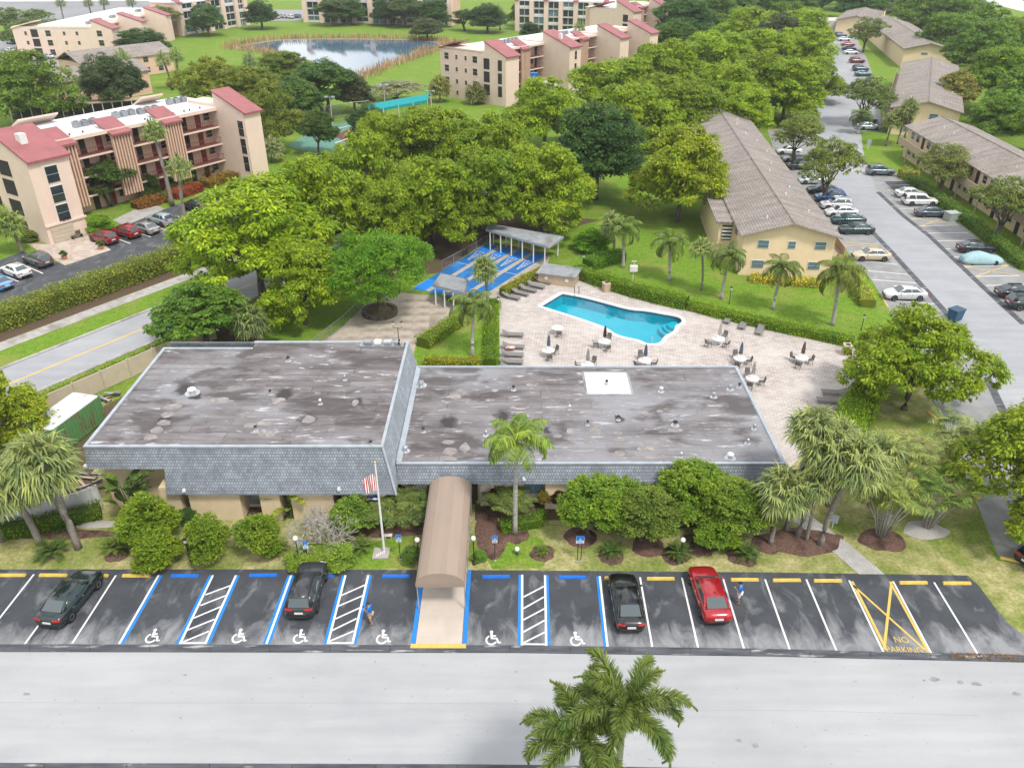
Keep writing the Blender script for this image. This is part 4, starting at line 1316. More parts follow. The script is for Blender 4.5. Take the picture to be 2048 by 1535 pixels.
# big shade trees behind the clubhouse: sighted crown centre, level of the crown, radius, height, kind, colour, label
for px, py, zc, rad, h, key, colr, label, grp in [
    (505, 470, 7.5, 8.3, 12.5, 'spread_a', YG, 'largest spreading yellow-green tree, overhanging the street and its hedge', None),
    (600, 560, 5.0, 4.6, 8.5, 'spread_b', YG, 'yellow-green tree with a bare trunk on brown soil beside the plaza fence', None),
    (630, 405, 7.5, 6.5, 12, 'spread_c', YG, 'yellow-green grove tree directly behind the largest one', None), (720, 352, 7.5, 6.6, 12, 'spread_d', YG, 'yellow-green grove tree reaching towards the condominium tower', None), (860, 385, 7.5, 6.4, 11, 'spread_b', (.17, .24, .02), 'mid-green grove tree behind the fern-leaved planter tree', None), (790, 420, 6.5, 5.2, 10, 'spread_a', (.16, .23, .02), 'smaller grove tree close behind the fern-leaved planter tree', None),
    (870, 285, 7.5, 7.5, 12, 'spread_a', (.18, .25, .02), 'broad green grove tree nearest the tennis court', None), (985, 300, 7.5, 6.8, 11.5, 'spread_c', (.17, .24, .022), 'green grove tree behind the one with the straight trunk', None), (960, 375, 7, 6.2, 11, 'spread_d', (.15, .23, .02), 'green grove tree overhanging the soil beside the shuffleboard fence', None),
    (1085, 365, 7, 6.6, 11, 'spread_b', (.18, .25, .02), 'bright green tree with a straight trunk behind the grey-roofed long shelter', None),
    (1090, 215, 7.5, 8.0, 12, 'spread_d', YG, 'bright rounded tree between the grove and the balcony condominium', None), (760, 290, 7, 5.5, 11, 'spread_b', (.18, .25, .02), 'small yellow-green grove tree beside the tennis court lawn', None),
    (1195, 300, 7.5, 8.2, 13, 'dark_a', DG, 'dark blue-green dense tree between two yellow-green trees behind the pool lawn', None),
    (1365, 345, 7, 7.3, 12, 'spread_a', (.20, .25, .02), 'tall yellow-green tree leaning over the end of the long grey-roofed apartment block', None),
]:
    tree(key, CR(px, py, zc).to_2d().to_3d(), rad * 1.07, h, tuple(x * y for x, y in zip(colr, (1.0, 1.0, .85))), label, group=grp)
tree('feather_a', G(760, 627), 6.3, 8.6, FG, 'fern-leaved bright green tree growing from the round brick planter', name='planter_tree', rz=.6)
tree('round_a', G(415, 690), 5.6, 5.8, (.10, .185, .03), 'low round mid-green tree peeping over the rear edge of the clubhouse roof')
ROW = 'yellow-green shade trees along the lane'
RL = 'yellow-green shade tree in the row beside the lane with parked cars'
for px, py, zc, rad, h, key in [(1230, 170, 7.5, 9, 12, 'spread_a'), (1330, 145, 7.5, 9.5, 13, 'spread_c'), (1430, 120, 7.5, 9.5, 13, 'spread_b'), (1440, 185, 7, 8, 12, 'spread_d'), (1310, 205, 7, 7.5, 11, 'spread_d'), (1530, 110, 7.5, 9, 13, 'spread_a'), (1515, 165, 7, 8, 12, 'spread_c'), (1600, 100, 7.5, 8.5, 12, 'spread_b'),
                                (1575, 175, 7, 8, 12, 'spread_a'), (1600, 60, 8, 10, 13, 'spread_d'), (1505, 60, 8, 11, 13, 'spread_c'), (1640, 145, 6.5, 5.5, 9, 'spread_d'), (1265, 225, 7, 7.5, 11, 'spread_c'), (1375, 215, 7, 7, 11, 'spread_b'), (1490, 215, 6.5, 6, 10, 'spread_a')]:
    c = YG if (px + py) % 3 else (.17, .24, .022)
    tree(key, CR(px, py, zc).to_2d().to_3d(), rad * 1.15, h, c, RL, group=ROW)
tree('dark_a', CR(1555, 85, 8).to_2d().to_3d(), 9, 14, (.07, .09, .055), 'grey-green dense tree among the yellow-green row beside the lane')
# trees by the lane and the two-storey blocks
for px, py, h, rad, key, colr, label, grp in [
    (1650, 405, 9.0, 5.2, 'open_a', (.15, .19, .05), 'multi-stemmed olive-green tree over the parked cars by the apartment block', None),
    (1588, 330, 8.6, 4.8, 'open_b', (.15, .19, .05), 'olive-green open tree beside the long roof, over the row of parked cars', None),
    (1725, 250, 9.0, 6.0, 'open_a', (.13, .18, .055), 'open grey-green tree on the grass tip between lane and parking bays', None),
    (1872, 390, 7.5, 4.6, 'open_b', (.16, .19, .06), 'small open tree in front of the tan apartment walkway, by a clipped hedge', None),
    (1985, 480, 8.0, 4.8, 'open_a', (.15, .19, .06), 'slim open tree on the lawn strip behind the covered car', None),
    (1905, 235, 9, 5.5, 'round_a', (.24, .24, .08), 'pale yellow-flowered tree standing between two grey shingle roofs', None),
    (1725, 105, 10, 7.0, 'open_b', (.13, .17, .06), 'thin grey-green tree at the far end of the lane', None),
    (1805, 60, 11, 7.5, 'open_a', (.14, .16, .07), 'sparse brownish-green tree above the farthest shingle roof', None)]:
    tree(key, G(px, py), rad, h, colr, label, group=grp, name='small_tree')
FARR = 'green trees behind the shingle-roofed blocks'
for i, (px, py, rad, h) in enumerate([(1985, 200, 9.5, 13), (2035, 240, 8, 12), (1950, 140, 11, 14), (2015, 130, 10, 13), (1890, 100, 10, 13), (1960, 90, 11, 14), (2045, 110, 11, 13), (1840, 45, 12, 14), (1900, 50, 12, 14), (2060, 290, 7, 10), (1980, 262, 6, 9)]):
    tree(['spread_a', 'round_a', 'dark_a', 'spread_c'][i % 4], G(px, py + 26), rad, h, ((.15, .24, .03), (.13, .22, .04), (.12, .21, .035))[i % 3], 'full mid-green tree in the belt behind the shingle-roofed blocks', group=FARR)
tree('spread_c', G(1808, 818), 5.5, 8.3, (.18, .25, .02), 'large yellow-green tree with a forked grey trunk at the corner of the pool deck hedge', rz=.3)
tree('spread_b', G(2035, 1060), 5.6, 9.0, (.19, .25, .022), 'yellow-green tree overhanging the kerb of the side parking bays', rz=2.0)
tree('spread_d', G(-10, 905), 4.6, 7.6, (.21, .26, .02), 'yellow-green tree beside the rusty green container', rz=1.0)

# ---- middle distance, left
for px, py, h, rad, key, colr, label, grp in [
    (75, 250, 13.5, 9.5, 'spread_b', (.13, .20, .035), 'tall broad green tree in front of the peach house with the pergola', None),
    (222, 222, 11, 7.0, 'dark_a', (.065, .10, .045), 'grey-green dense tree on the lawn beside the peach house', None),
    (265, 210, 9, 5.0, 'dark_a', (.05, .085, .03), 'dark drooping tree behind the white condominium roof', None),
    (290, 118, 8, 10, 'dark_a', (.055, .11, .035), 'low dark wide tree on the grassy slope by the far condominium', None),
    (333, 76, 10, 8.0, 'open_a', (.15, .17, .07), 'open pale tree at the corner of the far condominium', None),
    (430, 218, 10, 8.0, 'spread_c', (.19, .22, .03), 'olive-yellow spreading tree behind the condominium tower', None),
    (500, 235, 10, 8.0, 'spread_a', (.17, .21, .03), 'yellow-green tree on the bank between condominium tower and pond', None),
    (552, 300, 11, 6.5, 'spread_d', (.15, .19, .03), 'tall mid-green tree beside the condominium tower wall', None),
    (648, 232, 10.5, 8.5, 'round_b', (.075, .145, .04), 'round deep green tree on the near bank of the pond', None),
    (600, 255, 9, 6.5, 'round_a', (.09, .16, .04), 'mid-green tree on the pond bank behind the tennis fence', None),
    (710, 225, 7.5, 5.0, 'dark_a', (.085, .10, .05), 'brownish drooping tree at the end of the tennis fence', None),
    (638, 310, 7.5, 4.2, 'round_a', (.07, .12, .03), 'small upright dark tree on the lawn beside the tennis court', None),
    (743, 300, 7.5, 4.6, 'dark_a', (.05, .10, .03), 'dark round tree between the tennis court and the grove', None),
    (795, 205, 4.5, 8.0, 'open_a', (.26, .27, .20), 'low silvery leafless-looking thicket behind the teal canopy', None),
    (855, 80, 6.5, 7.0, 'dark_a', (.10, .13, .06), 'rounded grey bush on the far pond bank', None),
    (570, 165, 7, 8, 'spread_b', (.13, .18, .03), 'yellowish tree leaning over the pond from the near bank', None)]:
    tree(key, G(px, py), rad, h, colr, label, group=grp)
for i, (px, py, h, rad) in enumerate([(418, 72, 13, 11), (525, 58, 12, 11), (668, 52, 12, 12), (702, 50, 12, 11), (772, 52, 12, 10), (812, 55, 13, 12), (862, 54, 12, 12), (975, 66, 12, 11), (930, 62, 9, 8), (1040, 52, 10, 8), (1060, 80, 7, 6)]):
    tree(['spread_a', 'dark_a', 'round_b'][i % 3], G(px, py), rad * .72, h * .78, ((.065, .13, .04), (.055, .105, .04), (.09, .14, .05))[i % 3], 'deep green tree in the line before the far condominium across the pond', group='trees before the far condominium')
for i, (px, py, h, rad) in enumerate([(1365, 75, 14, 13), (1410, 55, 14, 14), (1460, 45, 14, 13), (1350, 40, 14, 13), (1520, 30, 14, 14), (1580, 22, 14, 14), (1420, 15, 15, 16), (1500, 8, 15, 16), (1640, 18, 14, 14), (1720, 30, 14, 13), (1780, 10, 15, 15), (1340, 100, 10, 9), (1700, 5, 15, 15), (1620, -8, 15, 16), (1860, 5, 14, 14)]):
    tree(['dark_a', 'spread_b', 'round_a'][i % 3], G(px, py + 16), rad, h, ((.07, .15, .035), (.12, .20, .03), (.09, .17, .03))[i % 3], 'dense green tree in the far belt beyond the lane', group='dense trees of the far belt')
for i, (px, py, h, rad) in enumerate([(15, 70, 9, 9), (60, 85, 7, 8), (35, 100, 6, 6), (80, 60, 7, 7), (110, 75, 6, 5)]):
    tree(['open_b', 'open_a'][i % 2], G(px, py), rad, h, (.13, .19, .05), 'pale feathery tree by the far car park', group='pale trees by the far car park')

# ---- palms
def P2(px, py): return G(px, py)
SABL = 'sabal palm with grey-green fan leaves in the clump over the white vinyl fence'
for (px, py, cy, key, rz) in [(80, 1087, 935, 'sabal_b', 1.5), (157, 1096, 905, 'sabal_a', 2.6), (143, 1062, 925, 'sabal_c', 3.0), (5, 1080, 960, 'sabal_b', .4)]:
    palm(key, P2(px, py), max(3.6, HGT(px, py, cy + 18)), SAB, SABL, group='sabal palms by the white fence', rz=rz, sc=1.45)
for (px, py, cy, key, rz, sc) in [(1540, 1088, 985, 'sabal_a', .5, 1.1), (1573, 1058, 860, 'sabal_b', 4.2, 1.1), (1596, 1072, 905, 'sabal_c', .2, 1.15), (1612, 1082, 960, 'sabal_b', 1.2, .8), (1640, 1090, 925, 'sabal_c', .1, 1.2), (1655, 1010, 880, 'sabal_a', 2.0, 1.1), (1740, 1010, 900, 'sabal_b', 1.0, 1.1)]:
    palm(key, P2(px, py), max(2.8, HGT(px, py, cy)), SAB, 'sabal palm with drooping fan leaves in the mulched clump beside the paver path', group='sabal palms beside the paver path', rz=rz, sc=sc * 1.05)
palm('royal_a', P2(1030, 1065), 7.0, (.17, .25, .045), 'tall feather palm with a pale slender trunk standing beside the awning', 'feather_palm', rz=.4, sc=1.0)
palm('fox_a', G(1250, 1428, 8.6).to_2d().to_3d(), 8.0, FOX, 'foxtail palm with bushy plume fronds on the verge across the drive, the taller of two', 'foxtail_palm', rz=.9, sc=1.0)
palm('fox_b', G(1166, 1462, 8.3).to_2d().to_3d(), 7.0, FOX, 'foxtail palm with bushy plume fronds on the verge across the drive, the shorter of two', 'foxtail_palm', rz=2.3, sc=1.05)
palm('pool_a', G(945, 712), 4.6, (.13, .18, .05), 'feather palm with a white-painted trunk on the small lawn between two hedges by the plaza', 'feather_palm', rz=1.0, sc=1.08)
palm('sabal_a', G(975, 608), 4.2, (.22, .27, .10), 'fan palm beside the lower shuffleboard shelter', rz=2, sc=1.0)
palm('pool_b', G(1246, 535), 4.2, (.13, .19, .05), 'feather palm with a pale trunk directly behind the pool hedge near the grey planter box', 'feather_palm', rz=.3, sc=1.05)
palm('sabal_b', G(1228, 512), 4.4, (.24, .29, .12), 'pale fan palm behind the rounded bush by the shuffleboard court', rz=1, sc=1.15)
palm('pool_a', G(1338, 560), 3.8, (.13, .19, .05), 'short feather palm with hanging brown leaves on the pool lawn', 'feather_palm', rz=2.5, sc=1.1)
palm('sabal_c', G(1403, 580), 5.2, (.24, .30, .11), 'thin-trunked fan palm alone on the pool lawn', rz=3.4, sc=.85)
palm('pool_b', G(1442, 597), 4.4, (.12, .17, .045), 'feather palm in front of the yellow gable wall beside the lamp post', 'feather_palm', rz=4.0, sc=1.0)
palm('pool_a', G(1545, 618), 4.2, (.11, .16, .04), 'feather palm beneath the lower window of the yellow gable wall', 'feather_palm', rz=5.2, sc=1.05)
palm('pool_b', G(1664, 650), 5.0, (.14, .17, .045), 'feather palm at the corner of the pool lawn beside the parked silver car', 'feather_palm', rz=.9, sc=1.25)
palm('pool_a', G(1800, 690), 2.2, (.10, .15, .06), 'low palm beside the blue bin at the end of the pool lawn', 'feather_palm', rz=.9, sc=.8)
WL = 'tall thin-trunked fan palm beside the condominium with brown balconies'
for px, py, ty, s in [(942, 190, 112, 1.3), (962, 195, 118, 1.3), (1018, 170, 112, 1.3), (1160, 150, 55, 1.4), (1240, 82, 28, 1.5), (1330, 75, 22, 1.6), (1345, 80, 30, 1.4)]:
    palm('wash_a', G(px, py), HGT(px, py, ty), WAS, WL, name='tall_palm', group='tall palms round the balcony condominium', rz=px * .37, sc=s)
palm('wash_a', G(375, 467), HGT(375, 467, 335), (.19, .26, .08), 'fan palm with bright crown against the middle of the slatted condominium front', rz=.3, sc=1.25)
palm('wash_a', G(345, 412), HGT(345, 412, 262), (.18, .25, .08), 'taller of two fan palms before the slatted condominium front', rz=2.0, sc=1.35)
palm('sabal_b', G(45, 505), 4.0, (.20, .27, .08), 'stout fan palm with a bulging trunk by the condominium garage', rz=.4, sc=1.45)
palm('sabal_a', G(545, 325), 2.6, (.24, .28, .14), 'low pale fan palm at the foot of the condominium tower', rz=.4, sc=1.3)
FP = 'fan palm on the lawn behind the white condominium roof'
for px, py, ty in [(270, 175, 118), (345, 180, 118), (362, 182, 110), (250, 170, 112)]:
    palm('wash_a', G(px, py), HGT(px, py, ty), (.20, .26, .10), FP, group='fan palms on the lawn behind the white roof', rz=px * .5, sc=1.5)
for px, py, ty in [(128, 42, 5), (212, 40, 2), (272, 38, 2), (185, 40, 4), (1000, 60, 22), (500, 150, 120), (95, 108, 82), (75, 112, 84)]:
    palm('wash_a', G(px, py), HGT(px, py, ty), (.16, .21, .10), 'distant fan palm beyond the pond and the far condominiums', name='tall_palm', group='distant fan palms', rz=px * .5, sc=1.7)
palm('sabal_a', G(880, 205), 3.6, (.20, .21, .06), 'bushy yellowish palm at the end of the teal canopy', rz=1, sc=1.8)
palm('sabal_c', G(945, 210), 2.4, (.17, .18, .07), 'low olive fan palm against the pale end wall of the balcony condominium', rz=1, sc=1.7)
for px, py, s in [(1115, 150, 1.5), (1180, 145, 1.4)]:
    palm('sabal_b', G(px, py), 4.2, (.12, .17, .06), 'dark leafy palm in front of the brown condominium balconies', group='dark palms before the brown balconies', rz=px, sc=s)
LP = 'slim fan palm in the trio on the grass tip by the lane'
for px, py, ty in [(1771, 292, 238), (1795, 288, 232), (1805, 295, 215)]:
    palm('sabal_a', G(px, py), HGT(px, py, ty), (.20, .24, .10), LP, group='trio of palms by the lane', rz=px, sc=1.25)
palm('pool_a', G(1715, 268), 2.6, (.12, .17, .05), 'short dark palm at the nose of the grass tip by the lane', 'feather_palm', rz=1, sc=1.2)
palm('sabal_b', G(520, 690), 3.0, (.16, .20, .09), 'dull fan palm under the trees beyond the clubhouse roof edge', rz=1, sc=1.3)

clump('areca_a', G(1762, 1072), 1.15, (.19, .24, .07), 'multi-stemmed cane palm rising from a round mulch bed', 'cane_palm', 'palm', rz=.3)
clump('areca_b', G(1853, 1055), 1.0, (.13, .20, .05), 'dark-stemmed cane palm in a ring of pale gravel', 'cane_palm', 'palm', rz=1.2)
clump('areca_b', G(1800, 1000), 1.15, (.22, .26, .09), 'loose cane palm behind the mulched pair, against the parking kerb', 'cane_palm', 'palm', rz=2.2)
clump('areca_a', G(1900, 930), 1.0, (.22, .27, .12), 'pale cane palm leaning over the parking kerb', 'cane_palm', 'palm', rz=.9)
for px, py, s, label, key in [(108, 1112, 1.25, 'large bristling sago cycad on dry grass beneath the fan palms', 'cycad_a'), (232, 1102, 1.15, 'soft green cycad beside the tall trimmed shrub and black lamp post', 'cycad_b'), (1085, 1108, .62, 'smallest sago cycad, in a round mulch ring by the green lawn patch', 'cycad_b'),
                              (1223, 1108, .9, 'sago cycad beside the twin-posted blue sign', 'cycad_a'), (1356, 1112, .95, 'sago cycad at the foot of a globe lamp', 'cycad_a'), (1492, 1114, .98, 'sago cycad beside the blue ground hatch', 'cycad_a'), (725, 1100, 1.0, 'sago cycad between the bleached shrub and the flagpole', 'cycad_b'), (560, 1105, .9, 'sago cycad at the skirt of a trimmed shrub beside the dark sport utility car', 'cycad_b')]:
    clump(key, G(px, py), s * 1.25, (.08, .13, .035) if key == 'cycad_a' else (.12, .17, .04), label, 'sago_cycad', 'cycad', rz=px)

# ---- trimmed shrubs along the front
for px, py, rad, h, key, colr, label in [
    (312, 1092, 1.95, 3.7, 'bush_a', (.125, .18, .02), 'tall two-tiered trimmed shrub beside the black lamp post'), (322, 1130, 1.75, 2.3, 'bush_b', (.125, .18, .02), 'trimmed shrub at the lot edge below the two-tiered one'),
    (425, 1118, 1.55, 3.0, 'bush_b', (.115, .17, .02), 'egg-shaped trimmed shrub in front of the cream wall panel'), (525, 1108, 1.6, 2.7, 'bush_a', (.12, .18, .022), 'trimmed shrub between the cream wall panel and the bleached shrub'),
    (612, 1128, 1.3, 1.0, 'bush_a', (.13, .19, .03), 'loose low shrub at the nose of the dark sport utility car'), (675, 1122, 1.3, 1.0, 'bush_b', (.12, .18, .03), 'loose low shrub under the bleached twigs'),
    (712, 1055, 1.9, 2.3, 'bush_a', (.10, .16, .03), 'rounded green shrub behind the flagpole'), (380, 1042, .8, .9, 'bush_b', (.05, .10, .03), 'small dark clipped shrub against the clubhouse corner'),
    (960, 1120, .5, .7, 'bush_b', (.10, .19, .03), 'small green shrub at the outer foot of the awning'), (823, 1125, .65, 1.2, 'bush_a', (.07, .12, .03), 'narrow dark shrub against the awning side'),
    (1185, 500, 2.6, 2.4, 'bush_b', (.10, .21, .02), 'large rounded glossy bush beside the shuffleboard court'), (203, 462, 2.0, 2.0, 'bush_b', (.14, .24, .03), 'bright round shrub beside the condominium garage')]:
    tree(key, G(px, py), rad * 1.14, h * 1.06, tuple(x * 1.35 for x in colr), label, 'shrub', name='trimmed_shrub', part='foliage')
for px, py, rad, h, key, colr, label in [
    (1190, 1062, 2.9, 4.3, 'shrub_a', (.115, .185, .022), 'full rounded shrub tree next to the feather palm'), (1285, 1075, 2.6, 3.9, 'shrub_b', (.105, .15, .03), 'thin olive shrub tree between two fuller ones'),
    (1375, 1040, 2.9, 4.6, 'shrub_a', (.12, .185, .024), 'tallest shrub tree, topping the clubhouse eave'), (1455, 1065, 2.7, 4.2, 'shrub_b', (.115, .17, .026), 'shrub tree with bare pale branches beside the fan palms'),
    (1432, 1098, 1.6, 2.2, 'bush_a', (.12, .19, .022), 'low rounded shrub in front of the bare-branched one'), (1240, 1052, 2.2, 3.9, 'shrub_a', (.11, .18, .022), 'shrub tree close against the clubhouse wall')]:
    tree(key, G(px, py), rad * 1.04, h * .95, tuple(x * 1.2 for x in colr), label, 'shrub', name='shrub_tree', rz=px, part='crown')

def dead_shrub(loc):
    rnd = random.Random(7)
    t = thing('bare_shrub', 'bleached leafless shrub with tangled silvery twigs', 'shrub', loc, sc=1.3)
    b = MB()
    def grow_(p, d, ln, r, lev):
        q = p + d * ln
        b.tube([p, p.lerp(q, .5) + Vector((rnd.uniform(-1, 1), rnd.uniform(-1, 1), rnd.uniform(-1, 1))) * ln * .12, q], [r, r * .85, r * .65], 5, False)
        if lev == 0: return
        for _ in range(3 if lev > 1 else 4):
            nd = (d + Vector((rnd.uniform(-1, 1), rnd.uniform(-1, 1), rnd.uniform(-.5, .6))) * .95).normalized()
            grow_(p.lerp(q, rnd.uniform(.6, 1)), nd, ln * rnd.uniform(.62, .85), r * .68, lev - 1)
    for i in range(9):
        a = i * .698
        grow_(Vector((math.cos(a) * .15, math.sin(a) * .15, 0)), Vector((math.cos(a) * .75, math.sin(a) * .75, 1)).normalized(), .85, .045, 4)
    b.build('branches', MAT['dead'], t, smooth=True)
    V, F = crown_np(9, [(0, 0, 1.2, 1.3, 1.3, .8)], .25, 40, 8, .10)
    ob('dry_leaves', np_mesh('dry_leaves', V, F, MAT['leaf']), t, color=(.35, .33, .27))
dead_shrub(G(650, 1090))
def bird_of_paradise(loc, label, n=20, h=3.6, seed=3, colr=(.075, .13, .035)):
    rnd = random.Random(seed)
    t = thing('banana_like_plant', label, 'plant', loc)
    for i in range(n):
        a = rnd.uniform(0, 6.28)
        ln, wd = rnd.uniform(1.2, 1.85), rnd.uniform(.44, .62)
        top = Vector((math.cos(a) * rnd.uniform(.2, 1.0), math.sin(a) * rnd.uniform(.1, .6), h * rnd.uniform(.3, .75)))
        st = MB().tube([(top.x * .15, top.y * .15, -.02), tuple(top * .6), tuple(top)], [.05, .035, .025], 5)
        d = (Vector((math.cos(a), math.sin(a), rnd.uniform(.2, 1.6)))).normalized()
        s = d.cross(Vector((0, 0, 1))).normalized()
        nn = s.cross(d)
        b = MB()
        rows = []
        for k in range(9):
            u = k / 8
            w = wd * math.sin(min(1, u * 1.08 + .06) * math.pi) ** .6 / 2
            c = top + d * ln * u + Vector((0, 0, -1)) * .35 * ln * u * u
            rows.append([c - s * w + nn * .08, c, c + s * w + nn * .08])
        for k in range(8): b.add(rows[k] + rows[k + 1], [(0, 1, 4, 3), (1, 2, 5, 4)])
        b.build('leaf', MAT['needle'], t, color=colr, smooth=True)
        st.build('stalk', MAT['needle'], t, color=(.13, .17, .06))
bird_of_paradise(G(272, 1042), 'tall paddle-leaved plant standing in the clubhouse wall recess', 30, 4.9)
bird_of_paradise(G(1512, 1052), 'dark paddle-leaved plant beside the shrub tree and fan palms', 12, 3.2, 5)
bird_of_paradise(G(582, 1035), 'yellow-green broad-leaved plant behind the bleached shrub', 14, 2.8, 8, (.20, .24, .045))
for px, py, s, colr, label in [(785, 1048, .95, (.12, .16, .05), 'low palm plant at the foot of the slanting roof edge'), (1012, 1030, .85, (.13, .18, .05), 'low palm plant beside the awning entrance'), (835, 1035, .8, (.10, .15, .05), 'low palm plant before the pale stone wall')]:
    clump('areca_a', G(px, py), (s, s, s * .55), colr, label, 'low_palm', 'plant', rz=px)
for px, py, s, colr, label in [(990, 1012, .75, (.09, .02, .025), 'dark red leafy plant before the pale stone wall'), (1118, 1020, .7, (.07, .025, .03), 'dark red spiky plant beside the cream wall panel'), (1088, 1015, .6, (.20, .16, .04), 'yellow and red croton beneath the clubhouse window')]:
    tree('bush_a', G(px, py), s, 1.6, colr, label, 'plant', name='coloured_plant', part='foliage')

# ---- hedges
HG, HB = (.115, .20, .018), (.135, .225, .02)
hedge([(0, 1072), (60, 1066), (130, 1050), (205, 1030)], 1.15, 1.05, (.085, .15, .018), 'clipped hedge in front of the white vinyl fence', 70, .15, 2)
hedge([(1000, 1062), (1040, 1056), (1075, 1050), (1082, 1035)], .8, .85, (.09, .17, .018), 'low clipped hedge behind the feather palm', 90, .13, 3)
hedge([(1150, 552), (1200, 570), (1262, 590), (1330, 607), (1372, 617)], 1.5, 1.5, HG, 'taller clipped hedge along the pool deck, from the pump box to the lawn palms', 75, .16, 4)
hedge([(1378, 618), (1430, 631), (1500, 648), (1570, 663), (1640, 678), (1705, 692)], 1.2, 1.05, HB, 'lower clipped hedge along the pool deck with a lamp post behind it', 75, .16, 5)
hedge([(1175, 540), (1215, 525), (1245, 520)], 2.0, 1.4, (.10, .20, .02), 'short wide hedge behind the pool hedge, beside the rounded bush', 60, .16, 6)
hedge([(1752, 752), (1735, 790), (1712, 830), (1688, 876)], 2.6, 1.5, (.15, .24, .022), 'wide hedge closing the side of the pool deck by the loungers', 75, .17, 7)
hedge([(988, 612), (984, 650), (982, 690), (981, 735)], 1.25, 1.0, HG, 'straight clipped hedge between the small palm lawn and the pool deck', 80, .15, 8)
hedge([(915, 650), (880, 672), (845, 695)], 1.6, 1.1, (.17, .23, .03), 'yellow-green hedge between the plaza and the small palm lawn', 80, .15, 9)
hedge([(850, 728), (900, 730), (960, 731)], 1.0, .8, (.22, .24, .03), 'low yellowish hedge along the rear wall of the clubhouse', 80, .15, 10)
hedge([(1005, 592), (1050, 566), (1092, 545)], 1.0, 1.0, (.20, .22, .03), 'yellowish croton hedge between the shuffleboard court and the loungers', 80, .15, 11)
hw = (W(0, 672) + W(0, 640)) / 2
pts = [pA + SD * s + SN * (ws0 - 3.2) for s in (-45, -30, -15, 0, 10, 20, 28)]
hedge([(p.x, p.y) for p in pts], 2.6, 2.3, (.155, .185, .035), 'long shaggy hedge between the pavement and the condominium car park', 45, .22, 12, px=False)
pts = [pA + SD * s + SN * (wn_ + 2.6) for s in (-20, -8, 2, 10, 16)]
hedge([(p.x, p.y) for p in pts], 1.6, .8, (.14, .20, .03), 'low hedge between the street and the beige fence', 55, .18, 13, px=False)
hedge([(1822, 365), (1850, 385), (1905, 425), (1960, 468), (2050, 540)], 1.6, 1.2, (.09, .16, .03), 'clipped hedge along the tan apartment block', 35, .22, 14)
hedge([(1500, 560), (1560, 566), (1640, 572)], 1.6, .7, (.36, .33, .06), 'pale yellow flowering border under the yellow gable wall', 60, .2, 15, name='flower_border', cat='border')
hedge([(1700, 560), (1718, 585), (1735, 615)], 1.8, 1.0, (.24, .28, .05), 'yellow-green shrub border beside the parking bays', 50, .2, 16, name='shrub_border', cat='border')
hedge([(1805, 352), (1822, 362)], 2.2, 1.4, (.24, .26, .06), 'yellow-leaved shrub border at the corner of the tan apartment block', 45, .25, 17, name='shrub_border', cat='border')
def border(px0, py0, px1, py1, w, h, c, label, seed): return hedge([(px0, py0), (px1, py1)], w, h, c, label, 45, .26, seed, name='flower_border', cat='border')
border(270, 418, 330, 402, 2.2, 1.0, (.20, .10, .03), 'red and green croton border below the condominium screens', 18)
border(345, 398, 400, 380, 2.4, 1.1, (.24, .06, .03), 'long red-leaved border before the condominium ground floor', 19)
border(410, 375, 470, 355, 2.4, 1.0, (.19, .13, .03), 'orange-green border at the foot of the condominium tower', 20)
for px, py, rad, h, c, label in [(222, 412, 4.2, 6.4, (.075, .125, .035), 'dense dark tree before the condominium slats'), (365, 372, 2.5, 2.6, (.13, .20, .04), 'green shrub by the red border'), (300, 392, 2.4, 3.0, (.10, .15, .035), 'tangled shrub under the fan palms'), (410, 352, 2.0, 2.2, (.10, .19, .03), 'clipped green shrub near the condominium tower'), (70, 478, 2.0, 1.2, (.17, .21, .06), 'low yellowish shrub at the garage corner')]:
    tree('round_b' if h > 4 else 'bush_b', G(px, py), rad, h, c, label, 'tree' if h > 4 else 'shrub', name='garden_tree' if h > 4 else 'garden_shrub', part='crown' if h > 4 else 'foliage')
# reeds round the pond
def reeds():
    rng = np.random.default_rng(5)
    Pp, n = [], len(bank)
    for i in range(n):
        a, b_ = bank[i], bank[(i + 1) % n]
        m = int((b_ - a).length * 14)
        t = rng.uniform(0, 1, m)
        for x in t:
            p = a.lerp(b_, float(x))
            Pp.append((p.x + rng.normal() * 1.6, p.y + rng.normal() * 1.6, 0))
    Pp = np.array(Pp)
    k = len(Pp)
    D = unit(np.stack([rng.normal(size=k) * .18, rng.normal(size=k) * .18, np.ones(k)], 1))
    V, F = long_blades(Pp, D, rng.uniform(1.1, 2.4, k), np.full(k, .16), rng.uniform(0, .6, k))
    tag(ob('reeds', np_mesh('reeds', V, F, MAT['reed']), color=(.33, .225, .165)), 'dry tan reeds fringing the pond', None, None, 'stuff')
reeds()

